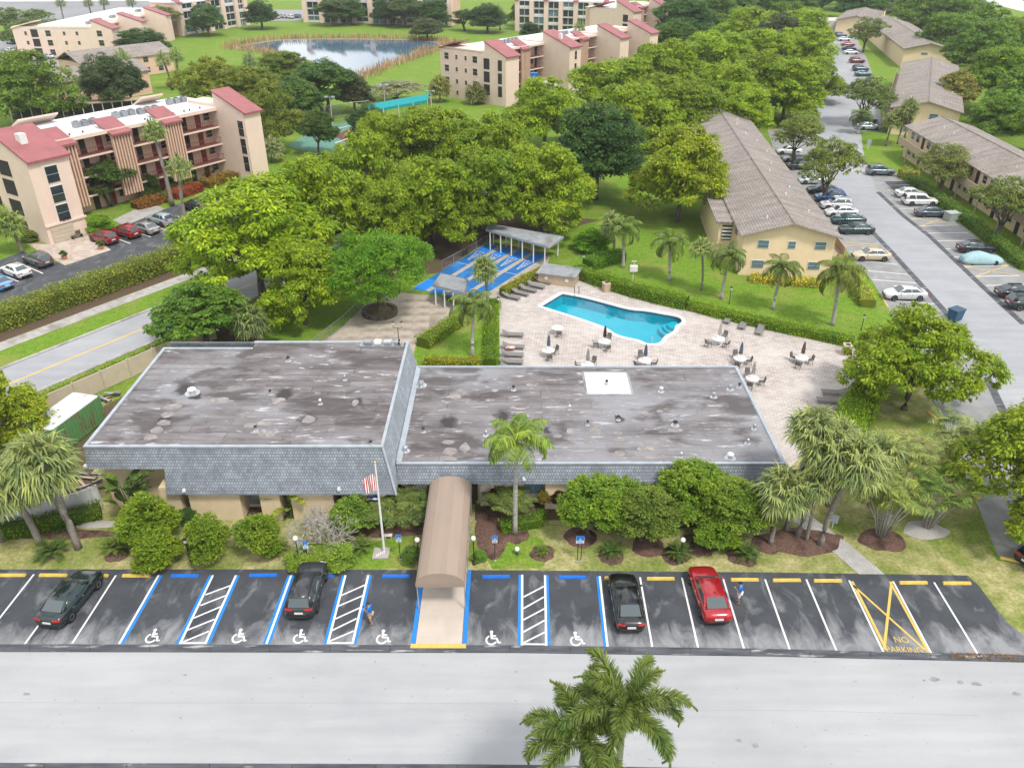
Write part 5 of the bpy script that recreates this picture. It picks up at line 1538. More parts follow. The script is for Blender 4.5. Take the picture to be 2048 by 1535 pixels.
# ================================================================== THE CLUBHOUSE
club = thing('clubhouse', 'low clubhouse with two flat stained roofs and blue-grey shingle mansards', 'building', CLUB_O)
def cb(name, b, m, parent=None, **k):
    b.v = [(x - CLUB_O.x, y - CLUB_O.y, z - CLUB_O.z) for x, y, z in b.v]
    return b.build(name, MAT[m], parent or club, **k)
ZL, ZR = 5.8, 3.8
cb('roof', MB().prism([(-29.4, 45.5), (-8.95, 45.5), (-8.95, 61.2), (-22, 61.2), (-22, 60.0), (-29.4, 60.0)], ZL - .25, ZL), 'club_roof')
cb('roof', MB().prism([(-8.30, 46.3), (19.3, 46.3), (19.3, 60.4), (-8.30, 60.4)], ZR - .25, ZR), 'club_roof')
def slope(x0, x1, y0, z0, y1, z1, dx0=0, dx1=0, th=.18):
    """front mansard between an upper line (y0,z0) and a lower line (y1,z1)"""
    a = [(x0, y0, z0), (x1, y0, z0), (x1 + dx1, y1, z1), (x0 + dx0, y1, z1)]
    return MB().add(a + [(x, y + th, z - .02) for x, y, z in a], [(3, 2, 1, 0), (4, 5, 6, 7), (0, 1, 5, 4), (2, 3, 7, 6), (1, 2, 6, 5), (3, 0, 4, 7)])
cb('mansard', slope(-24.05, -8.9, 45.5, ZL + .05, 44.3, 2.6, 0, .85), 'mansard')
cb('mansard', slope(-29.45, -24.06, 45.5, ZL + .05, 44.95, 4.33), 'mansard')
cb('mansard', slope(-8.2, 19.35, 46.3, ZR + .05, 45.6, 2.55, .1, .5), 'mansard')
# side mansards: between the two roofs, and the outer end
def sideslope(x0, z0, x1, z1, y0, y1, dy=0, th=.16):
    a = [(x0, y0, z0), (x0, y1, z0), (x1, y1, z1), (x1, y0 - dy, z1)]
    return MB().add(a + [(x - th, y, z - .02) for x, y, z in a], [(0, 3, 2, 1), (4, 5, 6, 7), (0, 1, 5, 4), (2, 3, 7, 6), (1, 2, 6, 5), (3, 0, 4, 7)])
cb('mansard', sideslope(-8.92, ZL + .05, -8.28, ZR + .03, 45.55, 61.25), 'mansard_side')
cb('mansard', MB().add([(-8.9, 45.5, ZL + .05), (-8.28, 45.55, ZR), (-8.05, 44.3, 2.6), (-8.12, 46.2, 2.6), (-8.25, 46.25, ZR)], [(0, 2, 3, 4, 1)]), 'mansard_side')
cb('mansard', sideslope(19.3, ZR + .05, 20.0, 2.55, 46.3, 60.4, .7), 'mansard_side')
cb('mansard', slope(-29.4, -8.95, 61.2, ZL, 61.9, 3.2), 'mansard')
for a in [(-29.5, -8.85, 45.38, 45.62, ZL - .02, ZL + .11), (-29.52, -29.28, 45.63, 60.0, ZL - .02, ZL + .10), (-22.1, -8.85, 61.05, 61.3, ZL - .02, ZL + .12), (-29.5, -22.12, 59.9, 60.12, ZL - .02, ZL + .12), (-9.06, -8.84, 45.63, 61.04, ZL - .02, ZL + .12),
          (-8.2, 19.42, 46.2, 46.42, ZR - .02, ZR + .10), (19.2, 19.43, 46.43, 60.3, ZR - .02, ZR + .10), (-8.3, 19.43, 60.31, 60.52, ZR - .02, ZR + .12)]:
    cb('edge_flashing', bx(*a), 'flashing')
cb('cant_strip', MB().hexa([(-8.25, 46.45, ZR - .01), (-7.85, 46.45, ZR - .01), (-7.85, 60.28, ZR - .01), (-8.25, 60.28, ZR - .01)], [(-8.25, 46.45, ZR + .16), (-8.2, 46.45, ZR + .16), (-8.2, 60.28, ZR + .16), (-8.25, 60.28, ZR + .16)]), 'flashing')
# corner hip strip that slants down to the shrubs
cb('hip_cap', MB().tube([(-8.92, 45.46, ZL + .06), (-8.05, 44.26, 2.62)], .09, 6), 'flashing')
# walls
cb('wall', bx(-29.2, -24.4, 46.4, 46.7, 0, 4.9), 'cream')
cb('wall', bx(-29.2, -28.9, 46.71, 60.0, 0, 5.5), 'cream')
cb('wall', bx(-24.4, -9.0, 46.2, 46.4, 0, 5.0), 'cream')
cb('wall', bx(-28.89, -9, 60.6, 60.9, 0, 5.5), 'cream')
cb('wall', bx(-9.3, -9.0, 46.41, 60.59, 0, 5.5), 'cream')
cb('wall', bx(-8.1, 18.8, 46.7, 46.95, 0, 3.5), 'cream')
cb('wall', bx(18.5, 18.79, 46.96, 60.0, 0, 3.5), 'cream')
cb('wall', bx(-8.1, 18.8, 60.01, 60.25, 0, 3.5), 'cream')
for x0, x1 in [(-24.75, -23.4), (-22.8, -19.2), (-17.8, -16.4), (-15.6, -12.6), (-11.3, -8.9)]:
    cb('wall_panel', bx(x0, x1, 44.75, 46.19, 0, 2.85), 'cream')
for x0, x1 in [(-23.38, -22.82), (-19.18, -17.82), (-16.38, -15.62), (-12.58, -11.32)]:
    w = cb('window', bx(x0, x1, 46.05, 46.18, .35, 2.7), 'alu')
    cb('pane', bx(x0 + .08, x1 - .08, 46.02, 46.04, .43, 2.62), 'blue_glass', w)
cb('stone_wall', bx(-8.0, -6.1, 46.3, 46.69, 0, 2.7), 'stone')
cb('stone_wall', bx(-2.3, .2, 46.3, 46.69, 0, 2.7), 'stone')
dr = cb('door', bx(-5.9, -2.5, 46.5, 46.69, 0, 2.4), 'dark_opening')
for x0 in (-5.3, -4.3):
    cb('door_leaf', bx(x0 + .03, x0 + .95, 46.44, 46.49, .02, 2.2), 'glass', dr)
for x0, x1 in [(.8, 2.3), (4.6, 7.0), (9.2, 11.6), (13.5, 16)]:
    w = cb('window', bx(x0, x1, 46.58, 46.69, .9, 2.4), 'alu')
    cb('pane', bx(x0 + .07, (x0 + x1) / 2 - .04, 46.54, 46.57, .98, 2.32), 'blue_glass', w)
    cb('pane', bx((x0 + x1) / 2 + .04, x1 - .07, 46.54, 46.57, .98, 2.32), 'blue_glass', w)
cb('wall_panel', bx(2.4, 4.3, 45.95, 46.69, 0, 2.75), 'cream')
# roof furniture
for k, (px, py, z, s, top) in enumerate([(385, 786, ZL, .30, 'white'), (842, 771, ZR, .26, 'metal'), (1322, 783, ZR, .15, 'white'), (1460, 779, ZR, .17, 'metal'), (1478, 775, ZR, .12, 'dark_metal'), (1427, 794, ZR, .17, 'metal'), (1350, 851, ZR, .18, 'dark_metal'), (1508, 858, ZR, .12, 'metal'), (1495, 887, ZR, .13, 'metal'),
                                  (1460, 916, ZR, .22, 'white'), (847, 864, ZR, .10, 'dark_metal'), (972, 871, ZR, .13, 'metal'), (811, 902, ZR, .18, 'alu'), (742, 891, ZL, .11, 'dark_metal'), (541, 789, ZL, .09, 'dark_metal'), (641, 808, ZL, .10, 'white'), (577, 722, ZL, .13, 'dark_metal'), (512, 861, ZL, .10, 'dark_metal'), (1027, 780, ZR, .12, 'dark_metal'), (1175, 850, ZR, .09, 'dark_metal'),
                                  (1237, 840, ZR, .10, 'dark_metal'), (1139, 819, ZR, .09, 'white'), (1213, 769, ZR, .12, 'dark_metal'), (1362, 914, ZR, .08, 'white'), (690, 760, ZL, .1, 'metal')]):
    p = G(px, py, z)
    v = cb('vent', MB().lathe([(s * 1.9, -.02), (s * 1.9, .03), (s * .8, .06), (s * .7, .34)], 12, (p.x, p.y, z)), 'alu')
    cb('vent_cap', MB().lathe([(s * .9, .30), (s * 1.15, .34), (s * 1.0, .42), (s * .2, .5)], 12, (p.x, p.y, z)), top, v)
rp_ = random.Random(4)
for px, py, z, sx, sy in [(345, 813, ZL, 1.3, .9), (335, 829, ZL, .8, .9), (328, 845, ZL, 1.0, .8), (314, 860, ZL, .9, .9), (300, 874, ZL, .9, .8), (617, 838, ZL, .9, 1.1), (710, 805, ZL, .5, .9), (530, 846, ZL, 1.1, .7), (541, 868, ZL, .6, 1.1), (524, 866, ZL, .5, 1.0), (500, 850, ZL, .9, .6), (557, 800, ZL, 1.0, .8), (440, 800, ZL, 1.4, .8),
                          (910, 792, ZR, .9, .9), (922, 780, ZR, .6, .5), (896, 884, ZR, .9, .6), (899, 902, ZR, 1.0, .9), (901, 917, ZR, .9, .5), (930, 895, ZR, .7, 1.2), (1190, 863, ZR, .9, .9), (1140, 862, ZR, .6, .7), (1115, 872, ZR, .8, .5), (1300, 885, ZR, 1.3, .5), (1291, 898, ZR, 1.4, .6), (1296, 913, ZR, .9, .5), (1235, 866, ZR, .7, .5),
                          (1238, 880, ZR, .8, .4), (1240, 907, ZR, .8, .7), (1290, 826, ZR, .6, .6), (1320, 822, ZR, .5, .5), (1192, 850, ZR, .5, .6), (1060, 770, ZR, .7, .6), (980, 800, ZR, .8, .4), (990, 780, ZR, .6, .5), (1350, 860, ZR, 1.1, .5), (1180, 885, ZR, .9, .4), (1010, 885, ZR, .9, .5)]:
    c = G(px, py, z)
    pts = [(c.x + sx / 2 * math.cos(t) * rp_.uniform(.85, 1.25), c.y + sy / 2 * math.sin(t) * rp_.uniform(.85, 1.25)) for t in [R(45 + i * 45 + rp_.uniform(-12, 12)) for i in range(8)]]
    cb('roof_patch', MB().prism(pts, z - .01, z + .012), 'patch')
p0, p1 = G(1167, 744, ZR), G(1265, 789, ZR)
hp = cb('new_roof_sheet', bx(p0.x - .15, p1.x + .12, p1.y - .1, p0.y + .1, ZR - .01, ZR + .02), 'shed_roof')
cb('membrane', bx(p0.x + .05, p1.x - .08, p1.y + .08, p0.y - .08, ZR + .0, ZR + .035), 'white_roof', hp)
# plant on the rear edge
tr_ = cb('plant_tray', bx(-12.9, -9.2, 60.1, 61.0, ZL, ZL + .22), 'metal')
for x, w, m in [(-12.6, .7, 'metal'), (-11.7, .6, 'white'), (-10.9, .7, 'alu'), (-10.0, .55, 'metal'), (-9.7, .3, 'tan')]:
    cb('plant_unit', bx(x, x + w, 60.3, 60.85, ZL + .23, ZL + .55), m, tr_, bevel=.05, seg=1)
# floodlights on the mansard
for px, py, z, y in [(370, 977, 2.95, 44.32), (680, 970, 3.05, 44.36), (1047, 957, 2.9, 45.7), (175, 926, 4.6, 44.9)]:
    v = Vector((G(px, py, z).x, y, z))
    f = cb('floodlight', MB().box(v.x - .07, v.x + .07, v.y - .16, v.y + .12, v.z - .07, v.z + .1), 'white')
    cb('lamp', MB().lathe([(.05, -.12), (.08, .0), (.03, .1)], 8, (v.x + .11, v.y - .12, v.z + .05)), 'lamp_clear', f)

# ---- entrance awning
aw = thing('entrance_awning', 'taupe barrel-vaulted awning over the carpeted entrance walk', 'awning', (-4.36, 36, 0))
def arch(y, r=1.5, z=2.4, rise=.86, n=12, k=1.0):
    return [Vector((-r * k * math.cos(math.pi * i / n), y, z + rise * k * math.sin(math.pi * i / n))) for i in range(n + 1)]
NB = 12
for i in range(NB):                                   # lengthwise cloth panels
    b = MB()
    ys = [-.15 + 9.75 * k / 8 for k in range(9)]
    sag = [0 if k % 2 == 0 else .025 for k in range(9)]
    rows = []
    for y, s in zip(ys, sag):
        a = arch(y)
        rows.append([a[i] - Vector((0, 0, s)), a[i + 1] - Vector((0, 0, s))])
    for k in range(8): b.add(rows[k] + rows[k + 1], [(0, 1, 3, 2)])
    b.build('cloth_panel', MAT['awning'] if i % 3 else MAT['awning2'], aw, smooth=True)  # every third panel darker: facet shade painted into the cloth
a = arch(-.16)
MB().add([tuple(p) for p in a], [tuple(range(len(a) - 1, -1, -1))]).build('end_panel', MAT['awning'], aw)
for x, ya, yb, front in [(-1.5, -.15, 9.6, 0), (1.5, -.15, 9.6, 0), (0, 0, 0, 1)]:
    b = MB()
    n = 60 if not front else 20
    for i in range(n):
        t0, t1 = i / n, (i + 1) / n
        def pt(t, z): return (x + (.02 if x > 0 else -.02), ya + (yb - ya) * t, z) if not front else (-1.5 + 3 * t, -.17, z)
        tm = (t0 + t1) / 2
        b.add([pt(t0, 2.41), pt(t1, 2.41), pt(t1, 2.2), pt(tm, 2.13), pt(t0, 2.2)], [(0, 1, 2, 3, 4)])
    b.build('scalloped_valance', MAT['awning2'], aw)
for x in (-1.45, 1.45):
    for y in (.1, 3.2, 6.3, 9.2):
        MB().tube([(x, y, .0), (x, y, 2.42)], .035, 8).build('post', MAT['alu'], aw)
    MB().tube([(x, -.1, 2.38), (x, 9.55, 2.38)], .03, 6).build('side_rail', MAT['alu'], aw)
for y in (.0, 3.2, 6.3, 9.4):
    MB().tube([p - Vector((0, 0, .05)) for p in arch(y, 1.46)], .025, 6).build('hoop', MAT['alu'], aw)

# ================================================================== FOUR-STOREY CONDOMINIUMS
SHARED = {}
def shared(key, fn):
    if key not in SHARED: SHARED[key] = fn()
    return SHARED[key]
def win(parent, x, y, z, w, h, face='-y', frame='white', pane='glass', sill=False):
    """window with frame and pane sub-part on a wall of the parent's own frame"""
    fm = shared(('wf', w, h, frame), lambda: MB().box(-w / 2, w / 2, -.06, .04, -h / 2, h / 2).mesh('window', MAT[frame]))
    pm = shared(('wp', w, h, pane), lambda: MB().box(-w / 2 + .07, w / 2 - .07, -.09, -.065, .03, h / 2 - .06).box(-w / 2 + .07, w / 2 - .07, -.085, -.065, -h / 2 + .06, -.03).mesh('pane', MAT[pane]))
    rz = {'-y': 0, '+x': math.pi / 2, '-x': -math.pi / 2, '+y': math.pi}[face]
    o = ob('window', fm, parent, (x, y, z), (0, 0, rz))
    ob('pane', pm, o)
    return o
def mono_roof(b, x0, x1, y0, z0, y1, z1, th=.3):
    return b.add([(x0, y0, z0), (x1, y0, z0), (x1, y1, z1), (x0, y1, z1), (x0, y0, z0 - th), (x1, y0, z0 - th), (x1, y1, z1 - th), (x0, y1, z1 - th)],
                 [(0, 1, 2, 3), (7, 6, 5, 4), (0, 4, 5, 1), (1, 5, 6, 2), (2, 6, 7, 3), (3, 7, 4, 0)])
def tower(root, x0, x1, y0, y1, zf, zr, yr, name='end_block'):
    """block whose roof rises from the front eave to a ridge"""
    b = MB().hexa([(x0, y0, 0), (x1, y0, 0), (x1, yr, 0), (x0, yr, 0)], [(x0, y0, zf), (x1, y0, zf), (x1, yr, zr), (x0, yr, zr)])
    if y1 > yr: b.box(x0, x1, yr + .01, y1, 0, zf + .7)
    t = b.build(name, MAT['peach_light'], root)
    mono_roof(MB(), x0 - .12, x1 + .25, y0 - .45, zf + .12, yr + .1, zr + .33, .28).build('red_roof', MAT['red_tile'], t)
    return t
def condo(name, label, loc, d, L, towers, screens, doors=True, levels=(2.7, 5.4, 8.1), zroof=10.9, yw=9.0, ye=7.2, depth=20, detail=2):
    root = thing(name, label, 'building', loc, math.atan2(d[1], d[0]))
    bx(.2, L - .2, yw, depth, 0, zroof - .1).build('wall', MAT['peach'], root)
    bx(.0, L, ye - .1, depth + .2, zroof - .09, zroof + .12).build('roof', MAT['white_roof'], root)
    bx(.05, L - .05, ye - .22, ye - .11, zroof - .3, zroof + .2).build('eave_trim', MAT['peach_light'], root)
    for z in levels:
        bx(.3, L - .3, ye, yw - .01, z - .16, z).build('walkway', MAT['pink_slab'], root)
        bx(.3, L - .3, ye - .09, ye - .01, z - .22, z + .04).build('slab_edge', MAT['peach_light'], root)
        b = MB().box(.3, L - .3, ye + .02, ye + .07, z + 1.0, z + 1.06)
        x = .4
        while x < L - .3:
            b.box(x, x + .035, ye + .03, ye + .06, z, z + 1.0)
            x += .42 if detail > 1 else .9
        b.build('railing', MAT['pink_slab'], root)
    xs = [i for i in np.arange(6.6, L - 2, 4.3)]
    for zi, z in enumerate((0,) + levels):
        for k, x in enumerate(xs):
            if k % 2 == 0:
                dm = shared('condo_door', lambda: bx(-.48, .48, -.07, .0, 0, 2.1).mesh('door', MAT['red_door']))
                dd = ob('door', dm, root, (x, yw - .001, z))
                win(root, x + 1.7, yw, z + 1.45, 1.2, 1.2, frame='alu')
            else:
                win(root, x, yw, z + 1.45, 1.5, 1.2, frame='alu', pane='blind' if (k + zi) % 3 == 0 else 'glass')
                dk = shared('condo_service_door', lambda: bx(-.45, .45, -.07, .0, 0, 2.1).mesh('door', MAT['dark_opening']))
                ob('door', dk, root, (x + 1.7, yw - .001, z))
    for x in screens:
        w = 1.55
        mono_roof(MB(), x - w - .1, x + w + .1, ye - 1.2, zroof - .35, ye + 3.0, zroof + 1.3, .3).build('red_roof', MAT['red_tile'], root)
        bx(x - w, x + w, ye - .9, ye - .12, zroof - .6, zroof - .36).build('screen_head', MAT['peach_light'], root)
        sm = shared(('slat', zroof), lambda: bx(-.11, .11, -.25, .25, 1.6, zroof - .62).mesh('slat', MAT['peach']))
        for k in range(7): ob('slat', sm, root, (x - w + .15 + k * (2 * w - .3) / 6, ye - .6, 0))
        for z in levels: bx(x - w, x + w, ye - .52, ye - .2, z - .14, z - .02).build('screen_tie', MAT['peach_light'], root)
    TW = []
    for (x0, x1, y0, y1, zf, zr, yr) in towers: TW.append(tower(root, x0, x1, y0, y1, zf, zr, yr))
    return root, TW
def ac_units(root, spots, z):
    for x, y in spots:
        for k in range(3):
            u = bx(x + k * 1.3, x + k * 1.3 + .95, y, y + .95, z, z + .85).build('air_conditioner', MAT['metal'], root, bevel=.05, seg=1)
            MB().lathe([(.36, .0), (.36, .05), (.1, .08)], 10, (x + k * 1.3 + .475, y + .475, z + .85)).build('fan_grille', MAT['dark_metal'], u)
OA = G(102, 490)
dA = Vector((.55, .835, 0)).normalized()
A_, TA = condo('slatted_condominium', 'peach four-storey condominium with slatted screens, white roof and red roof caps', OA, dA, 38, [(0, 5.4, 0, 20, 10.8, 13.6, 7.0), (34.9, 38.2, .6, 14, 10.8, 13.4, 7.5)], [8.7, 17.3, 26.0])
e = TA[0]
for z in (8.8, 6.2, 3.75): win(e, 2.75, -.06, z, 1.75, 2.2)
bx(1.55, 3.95, -.05, -.001, 2.6, 10.3).build('window_surround', MAT['peach_light'], e)
g_ = bx(.5, 3.5, -.14, -.06, .0, 2.15).build('garage_door', MAT['beige_fence'], e)
for k in range(4): bx(.6, 3.4, -.17, -.141, .12 + k * .5, .55 + k * .5).build('door_panel', MAT['beige_fence'], g_)
bx(-.05, 5.6, -.22, -.001, 2.35, 2.6).build('band', MAT['peach_light'], e)
ob('house_number', text_mesh('2701', .62, MAT['dark_metal'], ext=.02), e, (2.9, -.25, 2.62), (math.pi / 2, 0, 0))
bx(1.6, 2.5, 3.1, 4.2, 11.6, 13.6).build('chimney', MAT['white'], e)
for z in (1.4, 4.1, 6.8, 9.3):
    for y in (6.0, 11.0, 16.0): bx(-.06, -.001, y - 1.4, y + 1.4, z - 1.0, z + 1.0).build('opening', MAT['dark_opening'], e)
for z in (8.4, 5.6, 2.8): win(TA[1], 34.9, 1.7, z, 1.3, 2.5, '-x', 'peach_light', 'glass')
ac_units(A_, [(14, 12), (21, 13), (24.8, 12.4), (32, 15)], 11.02)
for x in (11, 13, 16, 19, 23, 28, 30, 31, 33): MB().lathe([(.12, 0), (.12, .3)], 8, (x, 8.6, 11.0)).build('vent_pipe', MAT['dark_metal'], A_)
for x0, x1 in ((9, 15), (29, 33)): mono_roof(MB(), x0, x1, 20.6, 11.0, 17.6, 12.5, .25).build('rear_cap', MAT['peach_light'], A_)

OB = G(1012, 214)
dB = Vector((.66, .75, 0)).normalized()
B_, TB = condo('balcony_condominium', 'peach condominium with brown balconies and red roof caps beside the pond', OB, dB, 62, [(0, 4.5, 0, 21, 10.6, 13.2, 6.5), (22, 26.5, -1.0, 14, 10.6, 13.4, 7.5), (44, 48, -.5, 14, 10.6, 13.2, 7), (58, 62, -.5, 14, 10.6, 13.2, 7)], [7.8, 14.5, 31, 38, 52], detail=1)
for y in (9.5, 12.5, 15.5, 18.8):
    for z in (9.3, 6.6, 3.9, 1.3): win(TB[0], 0, y, z, 1.5 if y in (9.5, 18.8) else .8, 1.5 if y in (9.5, 18.8) else 1.0, '-x', 'peach_light', 'glass' if (y + z) % 2 else 'blue_glass')
mono_roof(MB(), -.3, 4.6, 21.3, 11.0, 15.5, 12.8, .3).build('red_roof', MAT['red_tile'], TB[0])
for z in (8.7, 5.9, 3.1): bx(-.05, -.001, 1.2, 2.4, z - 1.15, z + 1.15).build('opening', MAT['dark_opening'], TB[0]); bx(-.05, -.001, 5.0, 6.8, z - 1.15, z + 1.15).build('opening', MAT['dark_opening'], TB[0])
for z in (8.7, 5.9, 3.1): win(TB[1], 24.4, -1.0, z, .9, 2.0, '-y', 'peach_light')
bx(23.0, 23.7, 2.6, 3.4, 11.2, 13.4).build('chimney', MAT['white'], TB[1])
ac_units(B_, [(8, 13), (13, 13), (17, 14), (30, 13), (36, 13), (52, 12)], 11.02)

OC = G(236, 116)
C_, TC = condo('far_condominium', 'pale peach condominium with white roof standing on the grassy slope', OC, Vector((.03, 1, 0)).normalized(), 66, [(0, 5, 0, 31, 8.2, 10.6, 6), (20, 24, -.5, 14, 8.2, 10.6, 7), (40, 44, -.5, 14, 8.2, 10.6, 7), (61, 66, -.5, 14, 8.2, 10.6, 7)], [12, 31, 52], detail=1, depth=28, levels=(2.7, 5.4), zroof=8.3)
for y in (4, 11, 15, 20, 27):
    for z in (7.0, 4.3, 1.6): win(TC[0], 0, y, z, 1.7 if y in (4, 20) else .9, 1.7 if y in (4, 20) else 1.1, '-x', 'peach_light')
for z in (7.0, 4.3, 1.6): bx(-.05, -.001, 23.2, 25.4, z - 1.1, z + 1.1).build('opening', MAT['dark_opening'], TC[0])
mono_roof(MB(), -.3, 5, 31.3, 8.6, 24, 10.4, .3).build('end_cap', MAT['peach_light'], TC[0])
ac_units(C_, [(10, 12), (18, 13), (28, 13), (36, 14), (48, 13)], 8.42)

def screened_block(name, label, pa, pb, h=10.8, bays=6, depth=13, levels=4):
    """long block with screened balconies between plain piers, seen from the pond side"""
    a, b_ = G(*pa), G(*pb)
    d = b_ - a
    L = d.length
    t = thing(name, label, 'building', a, math.atan2(d.y, d.x))
    bx(0, L, 1.6, depth, 0, h).build('wall', MAT['peach'], t)
    bx(-.2, L + .2, .3, depth + .2, h + .01, h + .3).build('roof', MAT['white_roof'], t)
    bw = L / bays
    pw = min(3.2, bw * .28)
    for k in range(bays + 1):
        x = min(k * bw, L - pw)
        p = bx(x, x + pw, -.2, 1.59, 0, h + .0).build('pier', MAT['peach_light'], t)
        if k % 2 == 0: mono_roof(MB(), x - .1, x + pw + .1, -.6, h + .2, 3.5, h + 2.2, .3).build('red_roof', MAT['red_tile'], p)
    for l_ in range(levels):
        z = l_ * h / levels
        bx(.1, L - .1, .1, 1.58, z + h / levels - .22, z + h / levels - .01).build('floor_slab', MAT['white'], t)
        for k in range(bays):
            x0, x1 = k * bw + pw + .02, min((k + 1) * bw, L - pw) - .02
            if x1 - x0 < 1: continue
            n = max(2, int((x1 - x0) / 2.4))
            for i in range(n):
                q0, q1 = x0 + (x1 - x0) * i / n, x0 + (x1 - x0) * (i + 1) / n
                w = bx(q0 + .05, q1 - .05, .5, .58, z + .1, z + h / levels - .24).build('window', MAT['white'], t)
                bx(q0 + .16, q1 - .16, .44, .49, z + (.9 if (k + l_) % 3 == 0 else .25), z + h / levels - .36).build('pane', MAT['glass'] if (k * 3 + l_) % 4 else MAT['blue_glass'], w)
    ac_units(t, [(bw * (k + .6), 6) for k in range(0, bays, 2)], h + .31)
    return t
screened_block('pond_condominium', 'condominium with screened balconies above the grassy slope by the dark trees', (366, 72), (500, 50), bays=5)
screened_block('pond_condominium', 'long condominium with screened balconies facing the pond across the lawn', (608, 45), (905, 52), bays=9)
screened_block('pond_condominium', 'condominium with green and white balcony screens behind the brown-balconied one', (1030, 62), (1235, 70), bays=7)
D_, TD = condo('rear_condominium', 'small peach condominium with stepped red roof caps at the edge of the tree belt', G(1262, 92), Vector((.66, .75, 0)), 30, [(0, 5, 0, 18, 10.4, 13.4, 7), (20, 24, 0, 14, 10.4, 13.4, 7)], [10, 15], detail=1)
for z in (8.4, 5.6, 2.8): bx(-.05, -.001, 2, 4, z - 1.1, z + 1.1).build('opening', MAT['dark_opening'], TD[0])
mono_roof(MB(), -.2, 5, 18.3, 10.8, 11, 13, .3).build('red_roof', MAT['red_tile'], TD[0])

# peach houses with tiled roof and the pergola walk
def gable(b, x0, x1, y0, y1, ze, zr, th=.18, ov=.45, axis='x'):
    """gable roof slabs over a box; ridge along x or y"""
    if axis == 'x':
        ym = (y0 + y1) / 2
        for ya, yb in ((y0 - ov, ym), (y1 + ov, ym)):
            mono_roof(b, *((x0 - ov, x1 + ov, ya, ze, yb, zr, th)))
    else:
        xm = (x0 + x1) / 2
        for xa in (x0 - ov, x1 + ov):
            p = [(xa, y0 - ov, ze), (xm, y0 - ov, zr), (xm, y1 + ov, zr), (xa, y1 + ov, ze)]
            if xa > xm: p = [p[1], p[0], p[3], p[2]]
            b.add(p + [(x, y, z - th) for x, y, z in p], [(0, 1, 2, 3), (7, 6, 5, 4), (0, 4, 5, 1), (1, 5, 6, 2), (2, 6, 7, 3), (3, 7, 4, 0)])
    return b
def house(name, label, pa, L, D, h, rz, zr):
    t = thing(name, label, 'house', G(*pa), rz)
    bx(0, L, 0, D, 0, h).build('wall', MAT['peach'], t)
    gable(MB(), 0, L, 0, D, h + .05, zr).build('roof', MAT['apt_roof'], t)
    for k in range(int(L // 4)):
        for z in (1.4, 4.0):
            if z < h: win(t, 2 + k * 4, 0, z, 1.6, 1.4, '-y', 'peach_light')
    bx(-.05, -.001, D * .3, D * .7, 1, 3.8).build('opening', MAT['dark_opening'], t)
    return t
house('peach_house', 'peach house with brown-grey roof behind the pergola', (128, 215), 22, 11, 5.4, math.atan2(.78, .62), 7.6)
house('peach_house', 'lower peach house with a long ridge below the far condominium', (170, 168), 26, 12, 5.0, math.atan2(.78, .62), 7.4)
pg = thing('pergola', 'long covered walk with pale posts beside the peach house', 'pergola', G(88, 238), math.atan2(.42, .9))
bx(-6, 22, -1.6, 1.6, 2.6, 2.85).build('roof', MAT['tan'], pg)
for k in range(15):
    for y in (-1.45, 1.45): bx(-5.9 + k * 1.98, -5.75 + k * 1.98, y - .08, y + .08, 0, 2.59).build('post', MAT['white'], pg)
b = MB().box(-5.9, 21.9, 1.35, 1.42, .1, 2.4)
b.build('back_screen', MAT['screen'], pg)

